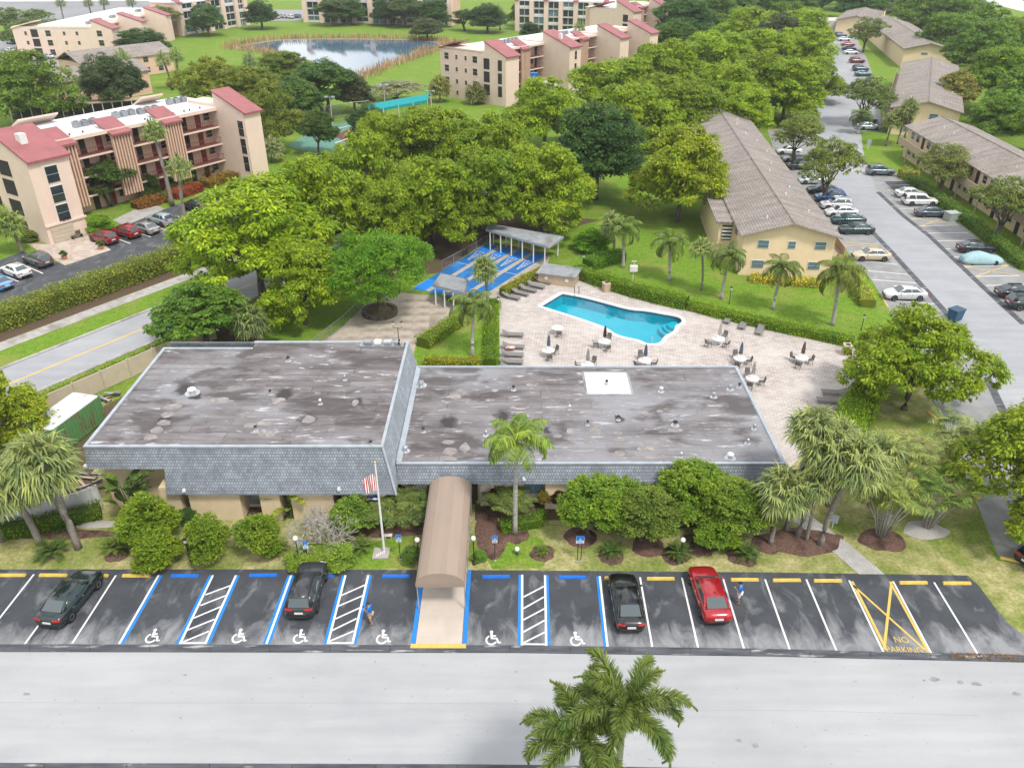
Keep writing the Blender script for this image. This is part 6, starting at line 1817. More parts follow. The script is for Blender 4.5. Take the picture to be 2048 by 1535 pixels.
# ================================================================== TWO-STOREY SHINGLE-ROOFED BLOCKS
def gable_block(name, label, near_mid, far_mid, width, ze=5.2, zr=6.9, wall='yellow_stucco', windows=(), step=None, walkway=0):
    d = (far_mid - near_mid).normalized()
    L = (far_mid - near_mid).length
    t = thing(name, label, 'apartment block', near_mid, math.atan2(d.y, d.x) - math.pi / 2)
    w = width / 2
    b = MB().box(-w, w, .6, L - .6, 0, ze)
    b.add([(-w, .6, ze), (w, .6, ze), (0, .6, zr - .15), (-w, .6001, ze), (w, .6001, ze), (0, .62, zr - .15)], [(0, 1, 2), (3, 5, 4)])
    b.add([(-w, L - .6, ze), (w, L - .6, ze), (0, L - .6, zr - .15)], [(0, 2, 1)])
    wl_ = b.build('wall', MAT[wall], t)
    ro = gable(MB(), -w, w, .3, L - .3, ze + .05, zr, .16, .55, 'y').build('roof', MAT['apt_roof'], t)
    MB().tube([(0, -.25, zr + .02), (0, L + .25, zr + .02)], .1, 5).build('ridge_cap', MAT['apt_roof'], ro)
    rnd = random.Random(int(L * 10))
    for k in range(int(L / 5)):
        sx = rnd.choice((-1, 1)) * rnd.uniform(.3, .8) * w
        z = zr - (zr - ze) * abs(sx) / (w + .55)
        y = 3 + k * 5 + rnd.uniform(-1, 1)
        if k % 3 == 0: bx(sx - .9, sx + .9, y, y + .1, z - .25, z + .03).build('roof_strip', MAT['flashing'], ro)
        MB().lathe([(.1, -.2), (.1, .35)], 7, (sx, y, z)).build('vent_pipe', MAT['white'], ro)
    for (x, z, ww, hh) in windows: win(wl_, x, .6, z, ww, hh, '-y', 'white', 'blue_glass')
    if walkway:
        s = -1 if walkway < 0 else 1
        xw = s * w
        lo, hi = sorted((xw + s * .01, xw + s * 1.5))
        bx(lo, hi, 1.0, L - 1, 2.45, 2.65).build('walkway', MAT['tan'], t)
        lo, hi = sorted((xw + s * 1.42, xw + s * 1.52))
        bx(lo, hi, 1.0, L - 1, 2.66, 3.7).build('parapet', MAT['tan'], t)
        face = '-x' if s < 0 else '+x'
        y = 3.0
        k = 0
        while y < L - 2:
            for z in (0, 2.7):
                if k % 3 == 0:
                    dm = shared('apt_door', lambda: bx(-.06, .06, -.45, .45, 0, 2.1).mesh('door', MAT['dark_opening']))
                    ob('door', dm, t, (xw + s * .02, y, z))
                else: win(wl_, xw, y, z + 1.5, 1.3, 1.2, face, 'white')
            if k % 3 == 1: bx(*sorted((xw + s * 1.35, xw + s * 1.5)), y - .09, y + .09, 0, 2.44).build('post', MAT['tan'], t)
            y += 2.3
            k += 1
    return t, wl_
n1 = Vector((32.6, 89.4, 0))
R1, W1 = gable_block('gable_apartments', 'pale yellow apartment block with the longest grey-brown shingle roof and near gable', n1, Vector((38.4, 155, 0)), 10.6, windows=[(-2.9, 4.0, 1.35, 1.0), (.4, 4.0, .95, .95), (3.7, 4.0, 1.35, 1.0), (3.4, 1.5, 1.5, 1.0), (-3.2, 1.5, 1.5, 1.0)], walkway=1)
for y in np.arange(5, 62, 4.2):
    for z in (1.5, 4.1): win(W1, -5.3, y, z, 1.5, 1.2, '-x', 'white')
bx(-7.4, -5.31, 5.6, 22, 0, 5.0).build('bay_wing', MAT['yellow_stucco'], R1)
mono_roof(MB(), -7.9, -5.2, 5.1, 5.05, 22.5, 5.06, .15).build('wing_roof', MAT['apt_roof'], R1)
v = bx(-7.0, -5.8, 5.5, 5.59, 2.6, 4.5).build('louvre_window', MAT['dark_opening'], R1)
for k in range(4): bx(-7.0, -5.8, 5.42, 5.49, 2.75 + k * .45, 2.95 + k * .45).build('louvre', MAT['white'], v)
R2 = gable_block('tan_apartments', 'tan two-storey block with an outside walkway behind the parking bays', Vector((73.5, 88, 0)), Vector((76.5, 147, 0)), 11, wall='cream', walkway=-1)
R3 = gable_block('gable_apartments', 'yellow apartment block with broad shingle roof beyond the tan walkway block', Vector((80.5, 161, 0)), Vector((107, 218, 0)), 12, windows=[(1.5, 4.0, 1.6, 1.1), (-2.5, 1.4, 1.8, 1.2)], walkway=-1)
R4 = gable_block('gable_apartments', 'farther yellow apartment block with walkway beside the row of parked cars', G(1850, 138), G(1765, 72), 13, windows=[(-1, 4.0, 1.8, .7)], walkway=1)
R5 = gable_block('gable_apartments', 'last shingle-roofed block where the lane ends', G(1705, 72), G(1735, 40), 13)
# bridge over the canal
br = thing('road_bridge', 'flat white road bridge with teal rail over the canal', 'bridge', G(2010, 62), 0)
bx(-6, 60, 0, 12, 2.6, 3.6).build('deck', MAT['white'], br)
bx(-6, 60, -.2, -.001, 3.6, 4.5).build('rail', MAT['teal'], br)
for x in (2, 18, 34): bx(x, x + 1.6, 2, 10, 0, 2.59).build('pier', MAT['concrete'], br)
bx(-70, -6.01, 0, 12, 0, 3.6).build('approach', MAT['pale_far'], br)

# ================================================================== SHELTERS, FENCES, SMALL STRUCTURES
def shelter(name, label, quad, z, posts, m='shed_roof'):
    P = GP(quad, z)
    c = sum(P, Vector()) / 4
    t = thing(name, label, 'shelter', (c.x, c.y, 0))
    Q = [p - Vector((c.x, c.y, 0)) for p in P]
    MB().prism(Q, z - .16, z).build('roof', MAT[m], t)
    gq = [q * 1.0 for q in grow(Q, .06)]
    n = len(Q)
    MB().add([(p.x, p.y, z - .26) for p in gq] + [(p.x, p.y, z + .03) for p in gq], [(i, (i + 1) % n, n + (i + 1) % n, n + i) for i in range(n)]).build('fascia', MAT['flashing'], t)
    for (i, j) in ((0, 1), (3, 2)):
        for k in range(posts):
            p = Q[i].lerp(Q[j], .04 + .92 * k / (posts - 1))
            p = p * .95
            bx(p.x - .07, p.x + .07, p.y - .07, p.y + .07, 0, z - .17).build('post', MAT['white'], t)
    bb = Q[0].lerp(Q[1], .1) * .8, Q[0].lerp(Q[1], .9) * .8
    d = (bb[1] - bb[0]).normalized()
    s = Vector((-d.y, d.x, 0)) * .2
    MB().prism([bb[0] + s, bb[0] - s, bb[1] - s, bb[1] + s], .38, .46).build('bench', MAT['tan'], t)
    return t
shelter('long_shelter', 'long grey-roofed shelter with white posts at the head of the shuffleboard court', [(978, 447), (1127, 473), (1098, 493), (972, 458)], 2.7, 6)
shelter('small_shelter', 'small brown-grey shelter at the foot of the shuffleboard court', [(882, 546), (936, 559), (928, 584), (866, 569)], 2.5, 4)
pb = thing('pump_box', 'low tan box with grey flat top between the court and the pool hedge', 'utility box', G(1118, 562), R(-18))
bx(-2.2, 2.2, -1.4, 1.4, 0, 1.25).build('wall', MAT['tan'], pb)
bx(-2.4, 2.4, -1.6, 1.6, 1.26, 1.4).build('top', MAT['shed_roof'], pb)
for x in (-1.2, 1.3): MB().lathe([(.22, 0), (.22, .05)], 12).build('round_vent', MAT['white'], pb, loc=(x, -1.4, .8), rot=(math.pi / 2, 0, 0))
sh = thing('teal_canopy', 'long teal canvas canopy on posts beside the tennis court', 'canopy', G(798, 238), 0)
q0, q1, q2, q3 = [p - sh.location for p in GP([(735, 222), (855, 200), (862, 192), (738, 213)], 3.0)]
mid0, mid1 = (q0 + q3) / 2 + Vector((0, 0, .9)), (q1 + q2) / 2 + Vector((0, 0, .9))
MB().add([q0, q1, mid1, mid0], [(0, 1, 2, 3)]).build('front_slope', MAT['teal'], sh)
MB().add([mid0, mid1, q2, q3], [(0, 1, 2, 3)]).build('rear_slope', MAT['teal'], sh)
MB().add([q0, q1, q1 - Vector((0, 0, .5)), q0 - Vector((0, 0, .5))], [(3, 2, 1, 0)]).build('valance', MAT['teal'], sh)
for k in range(5):
    for e0, e1 in ((q0, q1), (q3, q2)):
        p = e0.lerp(e1, k / 4)
        MB().tube([(p.x, p.y, 0), (p.x, p.y, p.z)], .06, 6).build('post', MAT['white'], sh)
def panel_fence(name, label, pts, h, m, step=2.4, cat='fence', px=True, th=.05):
    P = GP(pts) if px else pts
    o = P[0].copy()
    t = thing(name, label, cat, o)
    for a, b_ in zip(P, P[1:]):
        n = max(1, round((b_ - a).length / step))
        for i in range(n):
            p, q = a.lerp(b_, i / n) - o, a.lerp(b_, (i + 1) / n) - o
            d = (q - p).normalized()
            s = Vector((-d.y, d.x, 0)) * th
            MB().prism([p + d * .07 + s, p + d * .07 - s, q - d * .07 - s, q - d * .07 + s], .04, h).build('fence_panel', MAT[m], t)
            bx(-.075, .075, -.075, .075, 0, h + .1).build('fence_post', MAT[m], t, loc=p)
    p = P[-1] - o
    bx(-.075, .075, -.075, .075, 0, h + .1).build('fence_post', MAT[m], t, loc=p)
    return t
pts = [pA + SD * s + SN * (wn_ + 4.6) for s in (-16, -8, 0, 8, 15)]
panel_fence('beige_fence', 'tall beige panel fence between the street hedge and the clubhouse yard', pts, 1.9, 'beige_fence', 2.6, px=False)
panel_fence('vinyl_fence', 'curved white vinyl fence behind the hedge and the fan palms', [(-60, 1052), (0, 1053), (62, 1052), (122, 1035), (190, 1015), (204, 1010)], 1.75, 'vinyl', 1.9)
struct('yard_ground', [(-80, 1040), (60, 1045), (200, 1005), (180, 950), (230, 880), (330, 760), (250, 790), (80, 880), (-80, 960)], MAT['soil'], .010)
def chain_fence(label, pts, h=1.2, step=2.6, rail=True, mesh_n=1, color='metal'):
    P = GP(pts)
    o = P[0].copy()
    t = thing('chain_link_fence', label, 'fence', o)
    for a, b_ in zip(P, P[1:]):
        n = max(1, round((b_ - a).length / step))
        for i in range(n + 1):
            p = a.lerp(b_, i / n) - o
            MB().tube([(p.x, p.y, 0), (p.x, p.y, h + .05)], .035, 6).build('fence_post', MAT[color], t)
        for z in (h, .1):
            MB().tube([a - o + Vector((0, 0, z)), b_ - o + Vector((0, 0, z))], .028, 5).build('rail', MAT[color], t)
        b = MB()
        L = (b_ - a).length
        d = (b_ - a).normalized()
        k = 0.0
        st_ = .16 if h < 2 else .5
        while k < L - h:
            for z0, z1 in ((.1, h), (h, .1)):
                p, q = a - o + d * k + Vector((0, 0, z0)), a - o + d * (k + h) + Vector((0, 0, z1))
                w = Vector((0, 0, .006 if h < 2 else .02))
                b.add([p - w, q - w, q + w, p + w], [(0, 1, 2, 3)])
            k += st_
        if b.v: b.build('wire_mesh', MAT[color], t)
    return t
chain_fence('low chain-link fence along the plaza edge under the fern-leaved tree', [(612, 712), (688, 652), (738, 604), (800, 588)])
chain_fence('chain-link fence along the outer side of the shuffleboard court', [(884, 540), (930, 515), (975, 488)])
chain_fence('tall chain-link fence round the tennis court', [(590, 262), (645, 245), (700, 236), (740, 232)], 3.2, 5)

# green container in the yard
c0, c1, c2, c3 = GP([(60, 849), (155, 782), (190, 797), (92, 862)], 2.5)
ct = thing('shipping_container', 'rusty green storage container with a peeling white roof', 'container', (c0 + c1 + c2 + c3) / 4 - Vector((0, 0, 2.5)), math.atan2((c1 - c0).y, (c1 - c0).x))
L, Wd = (c1 - c0).length, 2.45
bx(-L / 2, L / 2, -Wd / 2, Wd / 2, .1, 2.46).build('body', MAT['container'], ct)
bx(-L / 2 - .02, L / 2 + .02, -Wd / 2 - .02, Wd / 2 + .02, 2.47, 2.55).build('roof', MAT['container_roof'], ct)
rb_ = bx(-.05, .05, -.03, .03, .2, 2.4).mesh('rib', MAT['container'])
for k in range(int(L / .35)): ob('rib', rb_, ct, (-L / 2 + .2 + k * .35, -Wd / 2 - .03, 0))
for x in (-L / 2, L / 2):
    for y in (-Wd / 2, Wd / 2): bx(x - .07, x + .07, y - .07, y + .07, 0, 2.56).build('corner_post', MAT['container'], ct)
ld = thing('ladder', 'white ladder lying along the foot of the green container', 'ladder', G(165, 868), math.atan2((c1 - c0).y, (c1 - c0).x))
for y in (-.22, .22): bx(-1.8, 1.8, y - .03, y + .03, .1, .18).build('rail', MAT['alu'], ld)
for k in range(11): bx(-1.65 + k * .33, -1.6 + k * .33, -.19, .19, .11, .16).build('rung', MAT['alu'], ld)
for i, (px, py, s) in enumerate([(205, 800, .9), (225, 790, .7), (165, 955, 1.2), (180, 975, 1.0), (170, 985, .8)]):
    rnd = random.Random(i)
    p = G(px, py)
    t = thing('board_pile', 'loose pile of grey boards and scrap in the clubhouse yard', 'scrap', p, rnd.uniform(0, 3), 'scrap piles in the yard')
    for k in range(7):
        bx(-s, s, -.09, .09, .04 * k, .04 * k + .035).build('board', MAT[('tan', 'metal', 'trim_black', 'concrete')[k % 4]], t, loc=(0, rnd.uniform(-.4, .4), 0), rot=(0, 0, rnd.uniform(-.5, .5)))
# round planter
pl = thing('round_planter', 'round brown brick planter filled with soil under the fern-leaved tree', 'planter', G(760, 627))
for k in range(28):
    a = 2 * math.pi * k / 28
    MB().prism([(1.55 * math.cos(a - .10), 1.55 * math.sin(a - .10)), (1.95 * math.cos(a - .10), 1.95 * math.sin(a - .10)), (1.95 * math.cos(a + .10), 1.95 * math.sin(a + .10)), (1.55 * math.cos(a + .10), 1.55 * math.sin(a + .10))], 0, .5).build('brick', MAT['bark'], pl)
MB().lathe([(1.54, .0), (1.54, .34), (.6, .42), (.05, .42)], 24).build('soil', MAT['soil'], pl)

# ================================================================== VEHICLES (built heading +Y, centred on the ground)
def body_mesh(st):
    rings = []
    for (y, w, zb, zt, crown) in st:
        half = [(w * .86, zb), (w * .98, zb + .10), (w, zb + .42 * (zt - zb)), (w * .995, zt - .22 * (zt - zb) - .02), (w * .95, zt - .06), (w * .84, zt - .005), (w * .45, zt + crown * .8), (0, zt + crown)]
        rings.append([(x, y, z) for x, z in half] + [(-x, y, z) for x, z in half[-2::-1]])
    return MB().loft(rings)
def frustum_panel(b4, t4, u0, u1, v0, v1, off=.012):
    """patch of the face spanned by base edge b4=(p,q) and top edge t4=(p,q), lifted off the face"""
    F = lambda u, v: (b4[0].lerp(b4[1], u)).lerp(t4[0].lerp(t4[1], u), v)
    n = (b4[1] - b4[0]).cross(t4[0] - b4[0]).normalized() * off
    pts = [F(u0, v0) + n, F(u1, v0) + n, F(u1, v1) + n, F(u0, v1) + n]
    return MB().add([tuple(p) for p in pts], [(0, 1, 2, 3)])
def car_proto(kind):
    t = thing('car_' + kind, 'car', 'car')
    if kind == 'sedan':
        L, wy, wr = 4.7, (-1.38, 1.42), .335
        st = [(-2.34, .62, .45, .78, .01), (-2.30, .76, .34, .90, .02), (-2.12, .86, .25, 1.0, .02), (-1.55, .905, .21, 1.02, .02), (-.9, .91, .2, 1.0, 0), (.3, .91, .2, .97, 0), (.95, .91, .2, .97, .02), (1.45, .905, .2, .92, .03), (1.95, .875, .22, .82, .04), (2.22, .80, .28, .70, .04), (2.33, .66, .34, .60, .03), (2.37, .5, .40, .54, .02)]
        cb0, cb1, r0, r1, hb, hr, zb, zr = -1.92, 1.12, -1.02, .36, .82, .64, .96, 1.46
        split = .5
    elif kind == 'suv':
        L, wy, wr = 4.6, (-1.32, 1.38), .37
        st = [(-2.28, .70, .50, .95, .01), (-2.25, .82, .40, 1.04, .01), (-2.1, .89, .30, 1.1, .02), (-1.4, .925, .27, 1.10, .0), (.3, .925, .26, 1.06, 0), (.95, .925, .26, 1.06, .02), (1.5, .92, .27, 1.02, .04), (1.95, .89, .29, .95, .05), (2.2, .82, .34, .82, .04), (2.29, .68, .42, .72, .02)]
        cb0, cb1, r0, r1, hb, hr, zb, zr = -2.2, 1.08, -1.82, .25, .84, .66, 1.04, 1.70
        split = .36
    else:
        L, wy, wr = 5.1, (-1.5, 1.55), .36
        st = [(-2.55, .74, .45, .95, .01), (-2.52, .9, .36, 1.02, .01), (-2.3, .97, .28, 1.06, .0), (-1.0, .985, .26, 1.05, 0), (.8, .985, .25, 1.02, 0), (1.4, .98, .25, 1.0, .03), (2.0, .94, .27, .93, .05), (2.35, .86, .3, .82, .05), (2.5, .7, .38, .70, .02)]
        cb0, cb1, r0, r1, hb, hr, zb, zr = -2.48, 1.45, -2.3, .45, .90, .72, 1.0, 1.76
        split = .4
    me = body_mesh(st).mesh('body', MAT['paint'], smooth=True)
    ob('body', me, t)
    A, B = Vector((-hb, cb0, zb)), Vector((hb, cb0, zb))
    C, D = Vector((hb * .95, cb1, zb)), Vector((-hb * .95, cb1, zb))
    a, b_, c, d = Vector((-hr, r0, zr - .03)), Vector((hr, r0, zr - .03)), Vector((hr, r1, zr - .02)), Vector((-hr, r1, zr - .02))
    cab = MB().hexa([A, B, C, D], [a, b_, c, d])
    cabo = ob('cabin', cab.mesh('cabin', MAT['paint'], smooth=True, bevel=.07, seg=3), t)
    glass = [('rear_window', (A, B), (a, b_), .1, .9, .16 if kind == 'sedan' else .12, .86), ('windscreen', (C, D), (c, d), .07, .93, .08, .90)]
    for nme, be, te, u0, u1, v0, v1 in glass: ob(nme, frustum_panel(be, te, u0, u1, v0, v1).mesh(nme, MAT['car_glass']), t)
    for be, te, lo in (((B, C), (b_, c), 0), ((D, A), (d, a), 1)):
        sp = split if not lo else 1 - split
        for u0, u1 in ((.12, sp - .02), (sp + .02, .88)): ob('side_window', frustum_panel(be, te, u0, u1, .14, .86).mesh('side_window', MAT['car_glass']), t)
    tyre = MB().lathe([(wr * .62, -.11), (wr * .93, -.11), (wr, -.06), (wr, .06), (wr * .93, .11), (wr * .62, .11)], 18).mesh('wheel', MAT['rubber'], smooth=True)
    rim = MB().lathe([(wr * .62, .06), (wr * .60, .115), (wr * .2, .095), (.02, .1)], 10).mesh('rim', MAT['rim'])
    hw = st[4][1]
    arch = MB().lathe([(wr * 1.13, -.02), (wr * 1.13, .02)], 18).mesh('wheel_arch', MAT['trim_black'])
    for y in wy:
        for s in (-1, 1):
            w = ob('wheel', tyre, t, (s * (hw - .095), y, wr), (0, s * math.pi / 2, 0))
            ob('rim', rim, w)
            ob('wheel_arch', arch, t, (s * (hw - .008), y, wr + .03), (0, math.pi / 2, 0))
    yr, yf = st[0][0], st[-1][0]
    zl = .84 if kind == 'sedan' else 1.0
    for s in (-1, 1):
        bx(-.24, .24, -.10, .05, -.07, .07).build('tail_light', MAT['lamp_red'], t, loc=(s * .60, yr + .10, zl), rot=(0, 0, s * .22), bevel=.03, seg=1)
        bx(-.21, .21, -.12, .08, -.06, .06).build('head_light', MAT['lamp_clear'], t, loc=(s * .58, yf - .2, .62 if kind == 'sedan' else .82), rot=(.1, 0, -s * .35), bevel=.03, seg=1)
        bx(-.09, .09, -.06, .06, -.07, .07).build('wing_mirror', MAT['paint'], t, loc=(s * (hw + .09), cb1 - .32, zb + .06), bevel=.03, seg=1)
        bx(-.012, .012, -.09, .09, -.015, .015).build('door_handle', MAT['rim'], t, loc=(s * (hw + .004), -.05, zb - .14))
        bx(-.012, .012, -.09, .09, -.015, .015).build('door_handle', MAT['rim'], t, loc=(s * (hw + .004), -1.0, zb - .14))
        if kind == 'suv': MB().tube([(s * .6, r0 + .1, zr + .0), (s * .6, r0 + .2, zr + .06), (s * .6, r1 - .2, zr + .06), (s * .6, r1 - .1, zr)], .018, 5).build('roof_rail', MAT['trim_black'], t)
    bx(-.26, .26, -.02, .0, -.075, .075).build('number_plate', MAT['plate'], t, loc=(0, yr - .006, .68 if kind == 'sedan' else .78))
    bx(-.62, .62, -.03, .06, -.09, .07).build('rear_bumper', MAT['trim_black'], t, loc=(0, yr + .0, .44), bevel=.02, seg=1)
    bx(-.5, .5, -.03, .05, -.08, .08).build('grille', MAT['trim_black'], t, loc=(0, yf - .035, .52 if kind == 'sedan' else .62), bevel=.02, seg=1)
    bx(-.015, .015, -.08, .08, 0, .06).build('roof_aerial', MAT['trim_black'], t, loc=(0, r0 + .15, zr - .03))
    # seams: bonnet, boot and doors
    sm = MB()
    for y in (-.45, .75): sm.box(-hw - .004, -hw + .02, y - .008, y + .008, .36, zb - .06).box(hw - .02, hw + .004, y - .008, y + .008, .36, zb - .06)
    sm.build('door_seam', MAT['trim_black'], t)
    return t
CAR = {k: car_proto(k) for k in ('sedan', 'suv', 'van')}
USED = set()
def car(kind, loc, rz, color, label, group=None):
    names = ('body', 'cabin', 'wing_mirror')
    src = CAR[kind]
    if kind not in USED:
        USED.add(kind)
        src.location, src.rotation_euler = loc, (0, 0, rz)
        tag(src, label, 'car', group)
        for ch in src.children:
            if ch.name.split('.')[0] in names: ch.color = (*color, 1)
        r = src
    else:
        r = dup(src, loc, rz, label, group, color=color, colnames=names)
    r.name = {'sedan': 'parked_sedan', 'suv': 'parked_sport_utility_car', 'van': 'parked_minivan'}[kind]
    return r
Z = .03
car('sedan', (-27.6, 36.65, Z), R(-8), (.009, .020, .020), 'dark green sedan parked askew across a white bay line')
car('suv', (-12.95, 37.3, Z), R(0), (.020, .022, .025), 'dark grey sport utility car parked beside a hatched access aisle')
car('sedan', (7.1, 36.3, Z), R(1), (.006, .006, .007), 'black sedan in the bay next to the last blue line')
car('sedan', (12.4, 36.95, Z), R(2.5), (.32, .006, .014), 'red sedan parked in front of the sago cycads')
LOTG = 'cars before the slatted condominium'
for k, px, py, c, label in [('suv', 207, 474, (.20, .008, .012), 'dark red car parked against the condominium drive'), ('suv', 252, 462, (.26, .008, .012), 'red car between a red and a silver car in the condominium park'), ('sedan', 291, 454, (.30, .31, .30), 'silver sedan parked beside the red cars'), ('suv', 321, 438, (.36, .42, .45), 'pale blue-grey hatchback at the end of the condominium row'),
                            ('suv', 390, 411, (.012, .013, .015), 'black car under the tree edge by the condominium lawn'), ('suv', 75, 518, (.10, .10, .10), 'grey car beside the stout fan palm'), ('sedan', 31, 539, (.72, .73, .74), 'white sedan with black roof panel in the condominium park'), ('sedan', -6, 562, (.12, .30, .55), 'light blue car cut off beside the white sedan')]:
    p = G(px, py, .7)
    car(k, (p.x, p.y, .02), R(56.6), c, label)
E_, Wt = R(-92), R(88)
for k, px, py, rz, c, label in [
    ('suv', 1761, 341, E_, (.13, .17, .20), 'blue-grey car alone above the dark bays'), ('van', 1840, 400, E_, (.72, .72, .70), 'white minivan in the bays by the clipped hedge'), ('sedan', 1822, 385, E_, (.66, .67, .68), 'white sedan hidden behind the white minivan'), ('sedan', 1864, 423, E_, (.055, .075, .10), 'slate blue sedan next to the yellow hatching'),
    ('sedan', 1953, 493, E_, (.014, .022, .032), 'navy sedan parked beside the covered car'), ('sedan', 2036, 582, E_, (.02, .03, .04), 'dark blue-black sedan past the second yellow hatching'), ('suv', 2058, 604, E_, (.012, .03, .032), 'dark teal car at the end of the hatched row'),
    ('sedan', 1743, 508, Wt, (.50, .42, .29), 'champagne sedan in the bay beside the yellow gable wall'), ('sedan', 1810, 585, Wt, (.52, .53, .54), 'silver sedan at the lawn corner near the bicycle'), ('sedan', 1713, 456, Wt, (.006, .035, .038), 'dark teal sedan at the end of the row by the long roof'), ('sedan', 1697, 437, Wt, (.01, .05, .06), 'teal sedan second in the row by the long roof'),
    ('sedan', 1683, 422, Wt, (.62, .63, .63), 'white sedan third in the row by the long roof'), ('suv', 1672, 408, Wt, (.55, .56, .58), 'pale silver car fourth in the row by the long roof'), ('suv', 1660, 393, Wt, (.03, .11, .30), 'bright blue car in the row by the long roof'), ('sedan', 1645, 377, Wt, (.02, .05, .07), 'dark sedan under the multi-stemmed tree by the long roof'),
    ('sedan', 1626, 358, Wt, (.5, .52, .55), 'light grey sedan under the multi-stemmed tree'), ('suv', 1600, 330, Wt, (.012, .02, .02), 'black car under the olive-green open tree'), ('sedan', 1590, 315, Wt, (.45, .5, .56), 'pale blue sedan under the olive-green open tree'), ('sedan', 1578, 300, Wt, (.6, .62, .62), 'white sedan farthest up beside the long roof'),
    ('sedan', 1727, 147, E_, (.03, .11, .15), 'teal car on the far lane side below the maroon one'), ('suv', 1721, 137, E_, (.03, .08, .10), 'dark teal car close below the maroon one on the far lane'), ('suv', 1714, 121, E_, (.18, .012, .02), 'maroon car on the far lane'), ('sedan', 1702, 104, E_, (.6, .62, .66), 'white car above the maroon one on the far lane'),
    ('sedan', 1698, 96, E_, (.05, .12, .25), 'blue car above the white one on the far lane'), ('sedan', 1696, 88, E_, (.35, .03, .03), 'red car near the head of the far lane'), ('sedan', 1688, 78, E_, (.5, .56, .62), 'silver car near the head of the far lane'), ('suv', 1681, 70, E_, (.03, .06, .12), 'dark blue car at the head of the far lane'),
    ('sedan', 1731, 238, E_, (.10, .2, .35), 'blue sedan behind the tree on the grass tip'), ('sedan', 1738, 252, E_, (.45, .5, .55), 'silver-blue sedan beside the grass tip'), ('sedan', 2092, 1098, R(-60), (.008, .009, .012), 'black car under the tree by the side parking bays')]:
    p = G(px, py, .7)
    car(k, (p.x, p.y, .02), rz, c, label)
rnd = random.Random(3)
for px, py in [(22, 84), (38, 82), (58, 80), (64, 96), (48, 104), (84, 116), (98, 112), (92, 92), (20, 100), (552, 34), (565, 33), (580, 34), (593, 33)]:
    p = G(px, py, .7)
    car(rnd.choice(('sedan', 'suv')), (p.x, p.y, .03), rnd.uniform(-.4, .2) + .9, rnd.choice(((.5, .52, .55), (.08, .15, .25), (.03, .04, .06), (.4, .42, .45), (.6, .6, .6))), 'small distant car in the far car park', 'cars in the far car parks')
def covered_car(loc, rz):
    t = thing('covered_car', 'car hidden under a pale blue fitted cover', 'car', loc, rz)
    st = [(-2.45, .55, .3, .62, .01), (-2.4, .80, .14, .86, .04), (-1.7, .95, .1, 1.02, .08), (-1.0, .96, .1, 1.30, .12), (-.2, .95, .1, 1.38, .1), (.5, .95, .1, 1.20, .1), (1.2, .95, .1, .98, .08), (2.0, .9, .12, .84, .06), (2.4, .7, .2, .66, .02), (2.45, .5, .3, .55, .01)]
    rings = []
    for (y, w, zb, zt, crown) in st:
        half = [(w * .98, zb), (w, zb + .3), (w * .98, zt * .62), (w * .72, zt - .04), (w * .3, zt + crown * .6), (0, zt + crown * .7)]
        rings.append([(x, y, z) for x, z in half] + [(-x, y, z) for x, z in half[-2::-1]])
    MB().loft(rings).build('fitted_cover', MAT['car_cover'], t, smooth=True)
    for y in (-1.4, 1.4):
        for s in (-1, 1): MB().lathe([(.30, -.1), (.32, 0), (.30, .1)], 14).build('wheel', MAT['rubber'], t, loc=(s * .84, y, .32), rot=(0, math.pi / 2, 0))
p = G(1964, 515, .7)
covered_car((p.x, p.y, .02), E_)

